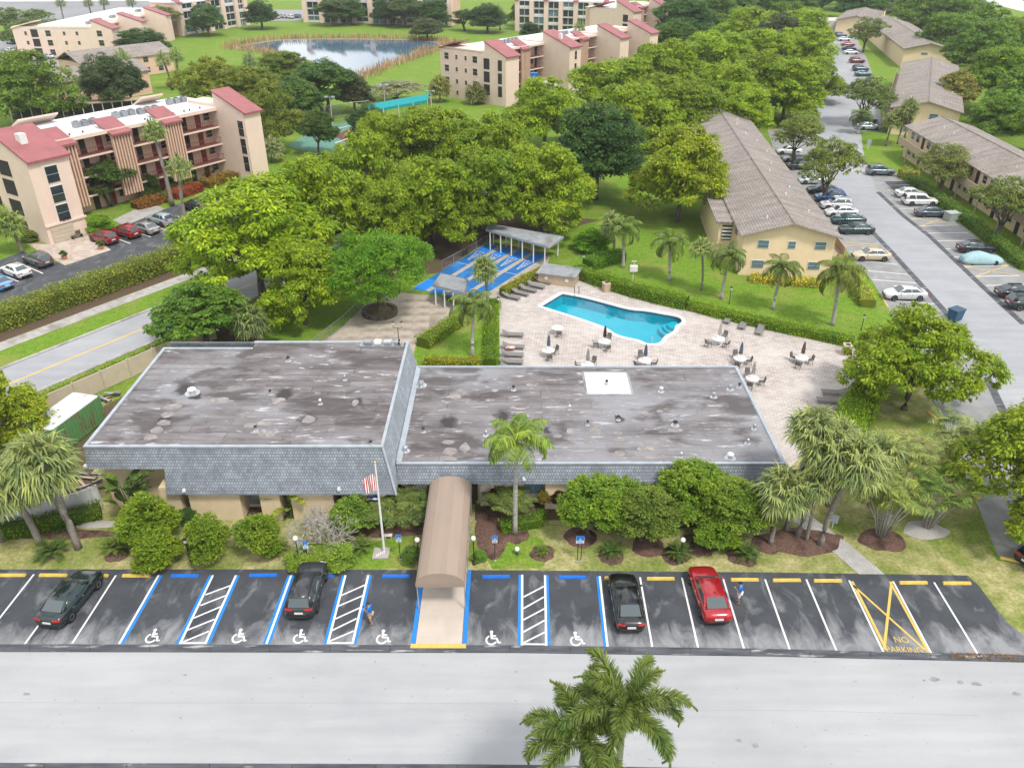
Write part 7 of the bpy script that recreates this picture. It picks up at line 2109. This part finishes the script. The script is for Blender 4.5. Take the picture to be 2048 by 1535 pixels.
# ================================================================== PEOPLE
def skin_mesh(verts, edges, radii, root, m, name, sub=1):
    me = bpy.data.meshes.new(name)
    me.from_pydata(verts, edges, [])
    o = bpy.data.objects.new(name, me)
    COL.objects.link(o)
    md = o.modifiers.new('skin', 'SKIN')
    md.use_smooth_shade = True
    for i, v in enumerate(me.skin_vertices[0].data):
        r = radii[i]
        v.radius = r if hasattr(r, '__len__') else (r, r)
        v.use_root = i == root
    s = o.modifiers.new('sub', 'SUBSURF')
    s.levels = s.render_levels = sub
    dg = bpy.context.evaluated_depsgraph_get()
    out = bpy.data.meshes.new_from_object(o.evaluated_get(dg))
    out.name = name
    bpy.data.objects.remove(o)
    bpy.data.meshes.remove(me)
    out.materials.clear()
    out.materials.append(m)
    out.polygons.foreach_set('use_smooth', [True] * len(out.polygons))
    return out
def person(loc, rz, label, shorts_c, cap=False, stride=.10):
    t = thing('person', label, 'person', loc, rz)
    V, E, Rr = [], [], []
    def add(p, r, par=None):
        V.append(p); Rr.append(r)
        if par is not None: E.append((par, len(V) - 1))
        return len(V) - 1
    pel = add((0, 0, .96), (.15, .11))
    sp = add((0, .01, 1.14), (.145, .10), pel)
    ch = add((0, .02, 1.36), (.16, .11), sp)
    nk = add((0, .035, 1.50), .055, ch)
    h0 = add((0, .06, 1.57), (.070, .085), nk)
    h1 = add((0, .075, 1.68), (.078, .095), h0)
    add((0, .07, 1.765), (.055, .065), h1)
    add((0, .17, 1.635), .018, h1)                       # nose
    for s in (-1, 1):
        add((s * .088, .06, 1.64), .016, h1)             # ears
        sh = add((s * .185, .01, 1.42), .062, ch)
        el = add((s * .245, .05, 1.14), .044, sh)
        wr = add((s * .10, .27, 1.20), .030, el)
        hd = add((s * .06, .34, 1.23), (.036, .02), wr)
        for k, (dx, dy, ln) in enumerate(((.03, .05, .06), (.012, .06, .07), (-.006, .06, .068), (-.022, .055, .055))):
            f = add((s * (.06 + dx * .9), .34 + dy, 1.235 + .008 * k), .0095, hd)
            add((s * (.045 + dx * .5), .34 + dy + ln * .45, 1.262 + .004 * k), .008, f)
        th = add((s * .025, .345, 1.25), .010, hd)
        add((s * .010, .385, 1.268), .0085, th)
        hp = add((s * .095, 0, .90), .095, pel)
        kn = add((s * .11, .04 + s * stride * .5, .50), .06, hp)
        an = add((s * .115, -.02 + s * stride, .10), .038, kn)
        add((s * .125, .15 + s * stride, .035), (.042, .03), an)
    ob('body', skin_mesh(V, E, Rr, 0, MAT['skin'], 'body', 1), t)
    V, E, Rr = [], [], []
    a = add((0, 0, .93), (.178, .135)); b_ = add((0, .01, 1.14), (.172, .128), a); c = add((0, .02, 1.36), (.182, .132), b_); add((0, .03, 1.475), (.075, .07), c)
    for s in (-1, 1):
        q = add((s * .20, .01, 1.42), .085, c); add((s * .238, .035, 1.22), .07, q)
    ob('shirt', skin_mesh(V, E, Rr, 0, MAT['shirt'], 'shirt', 1), t)
    V, E, Rr = [], [], []
    a = add((0, 0, .94), (.172, .128))
    for s in (-1, 1):
        q = add((s * .095, 0, .84), .112, a); add((s * .112, .035 + s * stride * .45, .53), .095, q)
    ob('shorts', skin_mesh(V, E, Rr, 0, MAT['shorts'], 'shorts', 1), t, color=shorts_c)
    for s in (-1, 1):
        MB().lathe([(.055, 0), (.062, .04), (.05, .10), (.02, .11)], 10).build('shoe', MAT['shoe'], t, loc=(s * .12, .06 + s * stride, 0), sc=(.85, 2.3, .8))
        MB().lathe([(.001, -.012), (.011, 0), (.001, .012)], 6).build('eye', MAT['dark_metal'], t, loc=(s * .033, .162, 1.675))
    hair = MB().lathe([(.094, -.02), (.098, .03), (.085, .085), (.04, .125), (.004, .135)], 14)
    if cap: hair.box(-.06, .06, .08, .19, -.01, .006)
    hair.build('cap' if cap else 'hair', MAT['navy_flag'] if cap else MAT['hair'], t, loc=(0, .058, 1.675), sc=(.92, 1.12, 1.0), smooth=not cap)
    ph = bx(-.04, .04, -.006, .006, -.075, .075).mesh('phone', MAT['dark_metal'])
    pw = Matrix.Rotation(rz, 4, 'Z') @ Vector((0, .40, 1.30))
    o = ob('phone', ph, None, (loc[0] + pw.x, loc[1] + pw.y, (loc[2] if len(loc) > 2 else 0) + pw.z), (-.5, 0, rz))
    return t, o
p = G(743, 1247)
_, o = person((p.x, p.y, .018), R(75), 'person in blue shirt and khaki shorts looking at a phone beside the access aisle', (.46, .36, .21))
tag(o, 'dark phone held by the person in khaki shorts', 'phone')
p = G(1476, 1206)
_, o = person((p.x, p.y, .018), R(60), 'person in blue shirt, cap and white shorts standing near the red sedan', (.62, .72, .80), True, .06)
tag(o, 'dark phone held by the person in white shorts', 'phone')

# ================================================================== FRONT FURNITURE
stop_m = {c: MB().hexa([(-.93, -.13, 0), (.93, -.13, 0), (.93, .13, 0), (-.93, .13, 0)], [(-.89, -.08, .15), (.89, -.08, .15), (.89, .08, .15), (-.89, .08, .15)]).mesh('wheel_stop', MAT[c + '_stop'], bevel=.02, seg=2) for c in ('blue', 'yellow')}
for c, spots in (('yellow', [(24, 1151), (107, 1151), (189, 1152), (273, 1152), (1237, 1157), (1321, 1158), (1404, 1159), (1489, 1160), (1573, 1161), (1655, 1162), (1826, 1166), (1913, 1167)]), ('blue', [(370, 1152), (527, 1151), (640, 1152), (792, 1153), (992, 1154), (1145, 1155)])):
    for px, py in spots:
        p = G(px, py)
        o = ob('wheel_stop', stop_m[c], None, (p.x, p.y, .013), (0, 0, random.Random(px).uniform(-.015, .015)))
        tag(o, c + ' painted concrete wheel stop at the head of a front parking bay', 'wheel stop', c + ' wheel stops of the front row')
for px, py, a in [(1868, 835, 1.75), (1940, 985, 1.9), (2030, 1122, -.35), (1930, 940, 1.9)]:
    p = G(px, py)
    tag(ob('wheel_stop', stop_m['yellow'], None, (p.x, p.y, .012), (0, 0, a)), 'yellow wheel stop along the kerb of the side bays under the trees', 'wheel stop', 'yellow stops by the side bays')
def bay_sign(loc, label, twin=False):
    t = thing('parking_sign', label, 'sign', loc)
    for x in ((-.12, .12) if twin else (0,)):
        MB().tube([(x, 0, 0), (x, 0, 2.0)], .03, 6).build('post', MAT['dark_metal'], t)
        MB().lathe([(.09, 0), (.09, .03), (.04, .06)], 10).build('foot', MAT['concrete'], t, loc=(x, 0, 0))
    w = .27 if twin else .17
    bl = bx(-w, w, -.03, -.015, 1.55, 2.1).build('panel', MAT['white'], t, bevel=.006, seg=1)
    bx(-w + .02, w - .02, -.036, -.0305, 1.80, 2.08).build('blue_field', MAT['sign_blue'], bl)
    o = ob('wheelchair_symbol', wc, bl, (0, -.041, 1.83), (math.pi / 2, 0, 0), (.21, .21, .21))
    for k in range(3): bx(-w + .06, w - .06, -.034, -.0305, 1.60 + k * .055, 1.625 + k * .055).build('print_line', MAT['sign_blue'], bl)
    bx(-w, w, -.05, .05, 2.1, 2.13).build('cap', MAT['sign_blue'], t)
for px, py, tw, label in [(801, 1118, 0, 'blue and white disabled-parking sign beside the flagpole'), (990, 1120, 0, 'blue and white disabled-parking sign on the green lawn by the awning'), (1158, 1121, 1, 'twin-posted blue and white disabled-parking sign by a round shrub'), (618, 1132, 0, 'blue and white disabled-parking sign half hidden by shrubs')]:
    bay_sign(G(px, py), label, bool(tw))
def globe_lamp(loc, h, label, r=.17):
    t = thing('globe_lamp', label, 'lamp', loc)
    MB().tube([(0, 0, 0), (0, 0, h)], .035, 8).build('post', MAT['dark_metal'], t)
    MB().lathe([(.12, 0), (.12, .05), (.05, .1)], 10).build('base', MAT['dark_metal'], t)
    MB().lathe([(.05, -.03), (r * .6, .02), (r * .95, r * .55), (r, r), (r * .9, r * 1.5), (r * .5, r * 1.9), (.02, r * 2)], 14).build('globe', MAT['globe'], t, loc=(0, 0, h), smooth=True)
for px, py, ty, label in [(838, 1128, 1083, 'white globe lamp on the flagpole side of the awning'), (948, 1128, 1080, 'white globe lamp on the feather palm side of the awning'), (1360, 1122, 1083, 'white globe lamp standing over a sago cycad'), (600, 1130, 1080, 'white globe lamp among the loose shrubs'), (1034, 1108, 1101, 'tiny white ground light on the green lawn patch')]:
    globe_lamp(G(px, py), HGT(px, py, ty), label)
def lantern(loc, h, label, double=False):
    t = thing('lamp_post', label, 'lamp', loc)
    MB().tube([(0, 0, 0), (0, 0, .3), (0, 0, h)], [.07, .04, .035], 8).build('post', MAT['dark_metal'], t)
    heads = [(-.45, 0), (.45, 0)] if double else [(0, 0)]
    if double: MB().tube([(-.45, 0, h + .35), (-.45, 0, h + .05), (-.2, 0, h - .05), (.2, 0, h - .05), (.45, 0, h + .05), (.45, 0, h + .35)], .03, 6).build('arm', MAT['dark_metal'], t)
    for x, y in heads:
        z = h + (.3 if double else 0)
        MB().lathe([(.06, 0), (.11, .05), (.14, .28), (.05, .3)], 8).build('lantern', MAT['globe'], t, loc=(x, y, z))
        MB().lathe([(.17, .30), (.10, .38), (.02, .46)], 8).build('lantern_cap', MAT['dark_metal'], t, loc=(x, y, z))
for px, py, ty, label, db in [(1166, 541, 515, 'black lamp post behind the pool hedge by the pump box', 0), (1458, 608, 580, 'black lamp post behind the lower pool hedge', 0), (1722, 660, 636, 'black lamp post at the far end of the pool lawn', 0), (798, 690, 655, 'double-headed black lamp post on the plaza', 1), (996, 622, 600, 'black lamp post at the corner of the pool deck hedge', 0), (263, 1088, 1048, 'black lamp post beside the two-tiered shrub', 0), (381, 1122, 1085, 'black lamp post between two trimmed shrubs', 0)]:
    lantern(G(px, py), HGT(px, py, ty), label, bool(db))
# flagpole with its two flags
fp = G(769, 1105)
t = thing('flagpole', 'tall white flagpole standing on a square stone pad', 'flagpole', fp)
H_ = HGT(769, 1105, 926)
MB().tube([(0, 0, .1), (0, 0, H_)], [.085, .05], 10).build('pole', MAT['white'], t)
MB().lathe([(.01, 0), (.08, .06), (.08, .11), (.01, .17)], 12).build('finial', mat('gilt', (.6, .42, .12), .3, metal=.8), t, loc=(0, 0, H_))
bx(-.75, .35, -.65, .45, .0, .10).build('stone_pad', MAT['concrete'], t)
bx(-.72, .32, -.62, .42, .101, .115).build('gravel_bed', MAT['gravel'], t)
for k in range(5): bx(-.5 + k * .12, -.42 + k * .12, -.5 + .1 * k, -.3 + .1 * k, .116, .15).build('pad_block', MAT['white'], t)
def hanging_cloth(w, h, folds, seed):
    rnd = random.Random(seed)
    b = MB()
    nx, ny = 26, 14
    for j in range(ny + 1):
        for i in range(nx + 1):
            u, v_ = i / nx, j / ny
            b.v.append((w * u * (1 - .15 * v_), .10 * math.sin(u * folds * 2 * math.pi + v_ * 1.5) * (.3 + .7 * u) + .25 * u * v_, -h * v_ - .35 * h * u * u))
    for j in range(ny):
        for i in range(nx):
            a = j * (nx + 1) + i
            b.f.append((a, a + 1, a + nx + 2, a + nx + 1))
    return b
us = thing('striped_flag', 'limp red and white striped flag with blue canton near the top of the flagpole', 'flag', (fp.x - .06, fp.y, H_ - .85))
cl = hanging_cloth(.85, 1.35, 1.6, 1)
cl.v = [(-x, y, z) for x, y, z in cl.v]
cl.f = [f[::-1] for f in cl.f]
cl.build('cloth', MAT['flag'], us, smooth=True)
cn = hanging_cloth(.30, .5, .55, 1)
cn.v = [(-x - .01, y - .012, z - .02) for x, y, z in cn.v]
cn.build('canton', MAT['navy_flag'], us, smooth=True)
nf = thing('navy_flag', 'limp navy and white flag below the striped one', 'flag', (fp.x - .06, fp.y, H_ - 2.5))
c2 = hanging_cloth(.75, .55, 1.2, 2)
c2.v = [(-x, y, z * 1.1) for x, y, z in c2.v]
c2.build('cloth', MAT['navy_flag'], nf, smooth=True)
c3_ = hanging_cloth(.72, .14, 1.2, 2)
c3_.v = [(-x, y - .015, z * 1.1 - .28) for x, y, z in c3_.v]
c3_.build('white_band', MAT['white'], nf, smooth=True)
p = G(777, 1077)
t = thing('plaque_bench', 'small white plaque slab on the lawn behind the flagpole', 'plaque', p)
bx(-.28, .28, -.12, .12, .3, .38).build('slab', MAT['white'], t)
for x in (-.2, .2): bx(x - .04, x + .04, -.08, .08, 0, .29).build('leg', MAT['concrete'], t)
p = G(1510, 1060)
t = thing('ground_hatch', 'blue-green utility hatch set in the grass beside the shrubs', 'hatch', p)
bx(-.45, .45, -.4, .4, 0, .08).build('frame', MAT['concrete'], t)
bx(-.40, .40, -.35, .35, .081, .10).build('lid', mat('hatch_blue', (.10, .22, .24), .6), t)
for px, py, rz, s, label in [(1664, 1055, -.5, 1.0, 'pale blue notice board on a stake beside the paver path'), (1776, 1050, .4, .8, 'small pale notice among the cane palms'), (1735, 300, .2, 1.6, 'white notice board on the grass tip by the lane')]:
    t = thing('notice_board', label, 'sign', G(px, py), rz)
    MB().tube([(0, .03, 0), (0, .03, .9 * s)], .03, 6).build('post', MAT['white'], t)
    bx(-.28 * s, .28 * s, -.02, .0, .5 * s, 1.2 * s).build('panel', MAT['flashing'], t)

# ================================================================== POOL FURNITURE
tb = thing('patio_table', 'table', 'table')
MB().lathe([(.60, .69), (.62, .705), (.62, .72), (.58, .73)], 24).build('table_top', MAT['white'], tb)
MB().lathe([(.05, .03), (.045, .68)], 10).build('pedestal', MAT['white'], tb)
MB().lathe([(.30, 0), (.30, .03), (.06, .06)], 16).build('foot', MAT['white'], tb)
chp = thing('patio_chair', 'chair', 'chair')
bx(-.25, .25, -.24, .24, .40, .44).build('seat', MAT['furniture'], chp, bevel=.012, seg=1)
MB().hexa([(-.24, -.27, .45), (.24, -.27, .45), (.24, -.23, .45), (-.24, -.23, .45)], [(-.22, -.38, .90), (.22, -.38, .90), (.22, -.35, .90), (-.22, -.35, .90)]).build('backrest', MAT['furniture'], chp)
for x in (-.23, .23):
    for y in (-.22, .22): MB().tube([(x, y, .40), (x * 1.08, y * 1.12, 0)], .02, 5).build('leg', MAT['dark_metal'], chp)
    MB().tube([(x * 1.06, .22, .42), (x * 1.06, .18, .63), (x * 1.06, -.28, .63)], .018, 5).build('armrest', MAT['dark_metal'], chp)
par = thing('folded_parasol', 'parasol', 'parasol')
MB().tube([(0, 0, .1), (0, 0, 2.5)], .025, 8).build('pole', MAT['alu'], par)
MB().lathe([(.21, 0), (.21, .07), (.05, .11)], 14).build('base', MAT['concrete'], par)
b = MB()
for k in range(8):
    a = 2 * math.pi * k / 8
    pr = [(.03, 2.45), (.10, 2.2), (.15, 1.7), (.17, 1.2)]
    l_ = []
    for r, z in pr:
        for da, kk in ((-.39, .55), (0, 1.15), (.39, .55)): l_.append((r * kk * math.cos(a + da), r * kk * math.sin(a + da), z))
    b.add(l_, [(3 * i + j, 3 * i + j + 1, 3 * i + j + 4, 3 * i + j + 3) for i in range(3) for j in range(2)])
b.build('folded_canopy', MAT['umbrella'], par)
lg = thing('sun_lounger', 'lounger', 'lounger')                # foot towards +Y
bx(-.32, .32, -.25, 1.25, .30, .34).build('seat_sling', MAT['sling'], lg)
MB().hexa([(-.32, -.95, .62), (.32, -.95, .62), (.32, -.27, .30), (-.32, -.27, .30)], [(-.32, -.93, .665), (.32, -.93, .665), (.32, -.25, .345), (-.32, -.25, .345)]).build('back_sling', MAT['sling'], lg)
for x in (-.35, .35):
    MB().tube([(x, -.97, .65), (x, -.26, .32), (x, 1.28, .32)], .022, 5).build('frame_rail', MAT['furniture'], lg)
    for y in (-.2, 1.1): MB().tube([(x, y, .32), (x, y, 0)], .02, 5).build('leg', MAT['furniture'], lg)
first = {}
def place(src, nm_, loc, rz, label, cat, group=None, color=None, cn=None, sc=1.0):
    if src.name not in first:
        first[src.name] = 1
        src.location, src.rotation_euler = loc, (0, 0, rz)
        tag(src, label, cat, group)
        if color:
            for ch in src.children:
                if ch.name.split('.')[0] in cn: ch.color = (*color, 1)
        return src
    return dup(src, loc, rz, label, group, color=color, colnames=cn)
DZ = .016
TAB = [((1115, 655), None, [(1117, 664)], 'without a parasol, near the deep end of the pool'), ((1097, 700), ((.13, .16, .20), 'slate blue'), [(1110, 699), (1099, 713)], 'with a slate blue parasol near the hedge-side loungers'),
       ((1209, 682), ((.07, .03, .03), 'maroon'), [(1196, 686), (1215, 694), (1217, 675)], 'with a maroon parasol at the pool edge'), ((1175, 729), ((.33, .32, .31), 'pale grey'), [(1186, 722), (1160, 731)], 'with a pale grey parasol close behind the clubhouse roof edge'),
       ((1290, 720), ((.11, .14, .19), 'blue-grey'), [(1282, 710), (1303, 725), (1279, 727)], 'with a blue-grey parasol below the rounded pool end'), ((1438, 677), ((.48, .46, .44), 'light grey'), [(1417, 685), (1451, 686), (1449, 670)], 'with a light grey parasol in front of the three loungers'),
       ((1480, 716), ((.14, .17, .22), 'steel blue'), [(1472, 709), (1494, 720), (1475, 728)], 'with a steel blue parasol between two pale-parasoled tables'), ((1505, 756), ((.42, .41, .40), 'silver grey'), [(1496, 746), (1520, 761), (1500, 768)], 'with a silver grey parasol at the corner of the clubhouse roof'),
       ((1604, 715), ((.16, .12, .10), 'brown'), [(1588, 713), (1619, 718), (1597, 728)], 'with a brown parasol by the tan bin')]
CHG = 'chairs round the pool tables'
for (px, py), um, chs, txt in TAB:
    p = G(px, py, .72)
    place(tb, 'patio_table', (p.x, p.y, DZ), 0, 'round white patio table ' + txt, 'table', None)
    if um: place(par, 'folded_parasol', (p.x + .0, p.y, DZ + .0), px, 'folded %s parasol standing in a white pool table' % um[1], 'parasol', None, um[0], ('folded_canopy',))
    for cx, cy in chs:
        q = G(cx, cy, .5)
        d = p.to_2d() - q.to_2d()
        if d.length < .85: q = (p.to_2d() - d.normalized() * .85).to_3d()
        place(chp, 'patio_chair', (q.x, q.y, DZ), math.atan2(-d.x, d.y), 'brown-grey armchair at the table ' + (txt if not um else 'with the %s parasol' % um[1]), 'chair', CHG)
LG = 'sun loungers on the pool deck'
def lounge(px, py, foot, label, sc=None):
    p = G(px, py, .3)
    return place(lg, 'sun_lounger', (p.x, p.y, DZ), math.atan2(-foot[0], foot[1]), label, 'lounger', LG)
for px, py in [(1023, 668), (1024, 692), (1022, 708), (1021, 722), (1021, 734)]: lounge(px, py, (1, -.08), 'grey sun lounger in the column beside the straight deck hedge')
for px, py in [(1457, 635), (1487, 646), (1521, 657)]: lounge(px, py, (-.45, -1), 'grey sun lounger in the trio below the lower pool hedge')
for px, py in [(1020, 592), (1038, 584), (1054, 577), (1070, 570), (1084, 561), (1100, 549)]: lounge(px, py, (1, -.55), 'grey sun lounger in the row along the croton hedge')
for px, py in [(1672, 784), (1663, 800), (1652, 818)]: lounge(px, py, (-1, .15), 'brown-grey sun lounger in the trio beside the wide side hedge')
p = G(1020, 694, .42)
o = MB().hexa([(-.5, -.3, 0), (.5, -.3, 0), (.5, .3, 0), (-.5, .3, 0)], [(-.42, -.22, .12), (.42, -.25, .10), (.44, .24, .13), (-.4, .26, .1)]).build('towel', mat('red_white_towel', (.55, .05, .05), .95, (.75, .73, .7), 6, (1, 3, 1)), loc=(p.x, p.y, .37), bevel=.04, smooth=True)
tag(o, 'crumpled red and white towel on a lounger', 'towel')
def bin_(loc, label, rz=0):
    t = thing('litter_bin', label, 'bin', loc, rz)
    for k in range(4):
        a = k * math.pi / 2
        bx(-.36, .36, -.40, -.36, .02, 1.0).build('side_panel', MAT['tan'], t, rot=(0, 0, a))
    bx(-.42, .42, -.42, .42, 1.0, 1.08).build('lid', MAT['beige_fence'], t)
    bx(-.2, .2, -.2, .2, 1.081, 1.10).build('opening', MAT['dark_opening'], t)
bin_(G(1212, 582), 'tan litter bin with square top beside the taller pool hedge', .3)
bin_(G(1692, 708), 'tan litter bin at the corner of the pool deck by the big tree', -.2)
def rail(pts, label, twin=None):
    t = thing('pool_handrail', label, 'handrail', G(*pts))
    for x in ((0,) if not twin else (-.25, .25)):
        MB().tube([(x, .25, .0), (x, .25, .75), (x, .1, .9), (x, -.25, .85), (x, -.55, .3), (x, -.6, -.2)], .025, 7).build('rail', MAT['dark_metal'] if twin else MAT['alu'], t)
    if twin:
        for z in (-.5, -.2): MB().box(-.25, .25, -.62, -.56, z, z + .03).build('tread', MAT['white'], t)
rail((1153, 587), 'twin curved ladder rails at the deep end of the pool', True)
t = rail((1303, 690), 'curved steel handrail at the rounded pool end')
t = rail((1366, 634), 'curved steel handrail at the pool steps')
p = G(1265, 566)
t = thing('equipment_box', 'white equipment box on a post above the pool hedge', 'utility box', p)
MB().tube([(0, 0, 0), (0, 0, 1.5)], .05, 6).build('post', MAT['white'], t)
bx(-.45, .45, -.25, .25, 1.5, 2.2).build('box', MAT['white'], t, bevel=.03)
MB().tube([(0, 0, 2.2), (0, 0, 2.75)], .03, 6).build('aerial_mast', MAT['white'], t)
bx(-.3, .3, -.04, .04, 2.72, 2.78).build('cross_arm', MAT['white'], t)

# ================================================================== OTHER THINGS
def tall_light(px, py, ty, label):
    t = thing('floodlight_mast', label, 'light mast', G(px, py))
    h = HGT(px, py, ty)
    MB().tube([(0, 0, 0), (0, 0, h)], [.12, .08], 8).build('mast', MAT['concrete'], t)
    MB().tube([(-.8, 0, h), (.8, 0, h)], .05, 5).build('cross_arm', MAT['metal'], t)
    for x in (-.7, .7): bx(x - .3, x + .3, -.4, .2, h - .1, h + .15).build('lamp_head', MAT['flashing'], t)
tall_light(666, 256, 194, 'pale floodlight mast on the tennis court')
tall_light(772, 234, 170, 'pale floodlight mast through the teal canopy')
tall_light(862, 210, 182, 'short floodlight mast at the end of the teal canopy')
p = G(155, 476)
t = thing('garden_bench', 'dark slatted bench against the garage wall', 'bench', p, math.atan2(dA.y, dA.x))
for k in range(3): bx(-.75, .75, -.25 + k * .16, -.13 + k * .16, .42, .46).build('seat_slat', MAT['bark'], t)
for k in range(3): bx(-.75, .75, .26, .30, .55 + k * .14, .65 + k * .14).build('back_slat', MAT['bark'], t)
for x in (-.65, .65): bx(x - .04, x + .04, -.25, .3, 0, .41).build('leg', MAT['dark_metal'], t); bx(x - .03, x + .03, .31, .35, 0, .95).build('back_post', MAT['dark_metal'], t)
for px, py, label in [(203, 499, 'terracotta pot with a green plant by the red car'), (130, 519, 'terracotta pot with a green plant at the drive corner by the grey car')]:
    p = G(px, py)
    t = thing('flower_pot', label, 'flower pot', p)
    MB().lathe([(.22, 0), (.34, .5), (.37, .52), (.30, .5)], 14).build('pot', MAT['tub'], t)
    ob('plant', PROTO['bush_a'][1], t, (0, 0, .4), None, (.55, .55, .4), (.12, .2, .04))
p = G(1908, 640)
t = thing('blue_bin', 'large blue recycling bin at the edge of the lane', 'bin', p, .5)
MB().hexa([(-.6, -.45, .1), (.6, -.45, .1), (.6, .45, .1), (-.6, .45, .1)], [(-.7, -.55, 1.25), (.7, -.55, 1.25), (.7, .55, 1.25), (-.7, .55, 1.25)]).build('body', mat('bin_blue', (.03, .10, .18), .6), t)
bx(-.74, .74, -.6, .6, 1.26, 1.36).build('lid', mat('bin_lid', (.04, .09, .15), .5), t)
for x in (-.5, .5): MB().lathe([(.1, -.04), (.1, .04)], 10).build('wheel', MAT['rubber'], t, loc=(x, .4, .1), rot=(0, math.pi / 2, 0))
p = G(1902, 440)
t = thing('transformer_box', 'pale green transformer box on the lawn by the slate blue sedan', 'utility box', p, .2)
bx(-.9, .9, -.7, .7, 0, 1.1).build('cabinet', mat('transformer_green', (.36, .42, .38), .6), t, bevel=.04)
bx(-.95, .95, -.75, .75, 1.11, 1.2).build('lid', mat('transformer_lid', (.42, .47, .43), .6), t, bevel=.03)
p = G(1800, 622)
t = thing('bicycle', 'bicycle leaning at the rack beside the silver sedan', 'bicycle', p, .4)
for x in (-.5, .5):
    MB().tube([(x + .33 * math.cos(a), 0, .34 + .33 * math.sin(a)) for a in [k * math.pi / 10 for k in range(21)]], .022, 5, False).build('wheel', MAT['rubber'], t)
MB().tube([(-.5, 0, .34), (-.12, 0, .32), (.36, 0, .82), (-.22, 0, .80), (-.5, 0, .34)], .02, 5).tube([(-.12, 0, .32), (-.26, 0, .95)], .018, 5).tube([(.5, 0, .34), (.34, 0, .98)], .018, 5).build('frame', MAT['dark_metal'], t)
bx(-.38, -.14, -.06, .06, .95, 1.0).build('saddle', MAT['trim_black'], t)
MB().tube([(.34, -.26, 1.0), (.34, .26, 1.0)], .016, 5).build('handlebar', MAT['metal'], t)
p = G(1110, 190)
t = thing('lift_boom', 'blue and white lifting boom raised beside the brown balconies', 'crane', p)
a_, b_ = G(1118, 176, 6.5) - p, G(1070, 158, 9.5) - p
MB().tube([a_, a_.lerp(b_, .6)], .55, 6).build('lower_boom', MAT['white'], t)
MB().tube([a_.lerp(b_, .55), b_], .4, 6).build('upper_boom', MAT['white'], t)
bx(b_.x - .9, b_.x + .5, b_.y - .5, b_.y + .5, b_.z - .2, b_.z + 1.2).build('basket', MAT['sign_blue'], t)
MB().tube([(a_.x, a_.y, 0), a_], .5, 8).build('mast', MAT['white'], t)
bx(a_.x - 2, a_.x + 2, a_.y - 1.2, a_.y + 1.2, .1, 1.6).build('chassis', MAT['sign_blue'], t)
# kerb litter and scuffs on the drive
for px, py, s in [(1869, 1358, .34), (1848, 1360, .12), (1920, 1363, .26), (1953, 1367, .3), (2032, 1387, .25), (52, 1387, .22), (370, 1349, .14), (1478, 1480, .2), (1510, 1490, .24), (360, 1434, .06), (1252, 1492, .05)]:
    rnd = random.Random(px)
    c = G(px, py)
    pts = [(c.x + s * math.cos(q) * rnd.uniform(.5, 1.2), c.y + s * .6 * math.sin(q) * rnd.uniform(.5, 1.2)) for q in [k * .5236 for k in range(12)]]
    MB().sheet(smooth_loop(pts, 1), .010).build('oil_stain', mat('oil_stain', (.20, .195, .19), .9, (.34, .34, .335), 5), front_road)
for pl_ in ([(-200, 1404), (700, 1405), (1300, 1408)], [(1100, 1418), (1600, 1420), (1960, 1430)]):
    for a, b_ in zip(pl_, pl_[1:]):
        stripe('pavement_seam', a, b_, 0, mat('road_seam', (.36, .365, .37), .9), front_road, .0105, wm=.035)

# ---- thin summer haze over the whole place
hz_m = bpy.data.materials.new('haze')
hz_m.use_nodes = True
hn = hz_m.node_tree.nodes
hn.remove(hn['Principled BSDF'])
pv = hn.new('ShaderNodeVolumePrincipled')
pv.inputs['Color'].default_value = (.93, .96, 1.0, 1)
pv.inputs['Density'].default_value = 0.00016
pv.inputs['Anisotropy'].default_value = .2
hz_m.node_tree.links.new(pv.outputs['Volume'], hn['Material Output'].inputs['Volume'])
tag(bx(-1700, 1700, -300, 2700, -2.5, 46).build('haze', hz_m), kind='stuff')
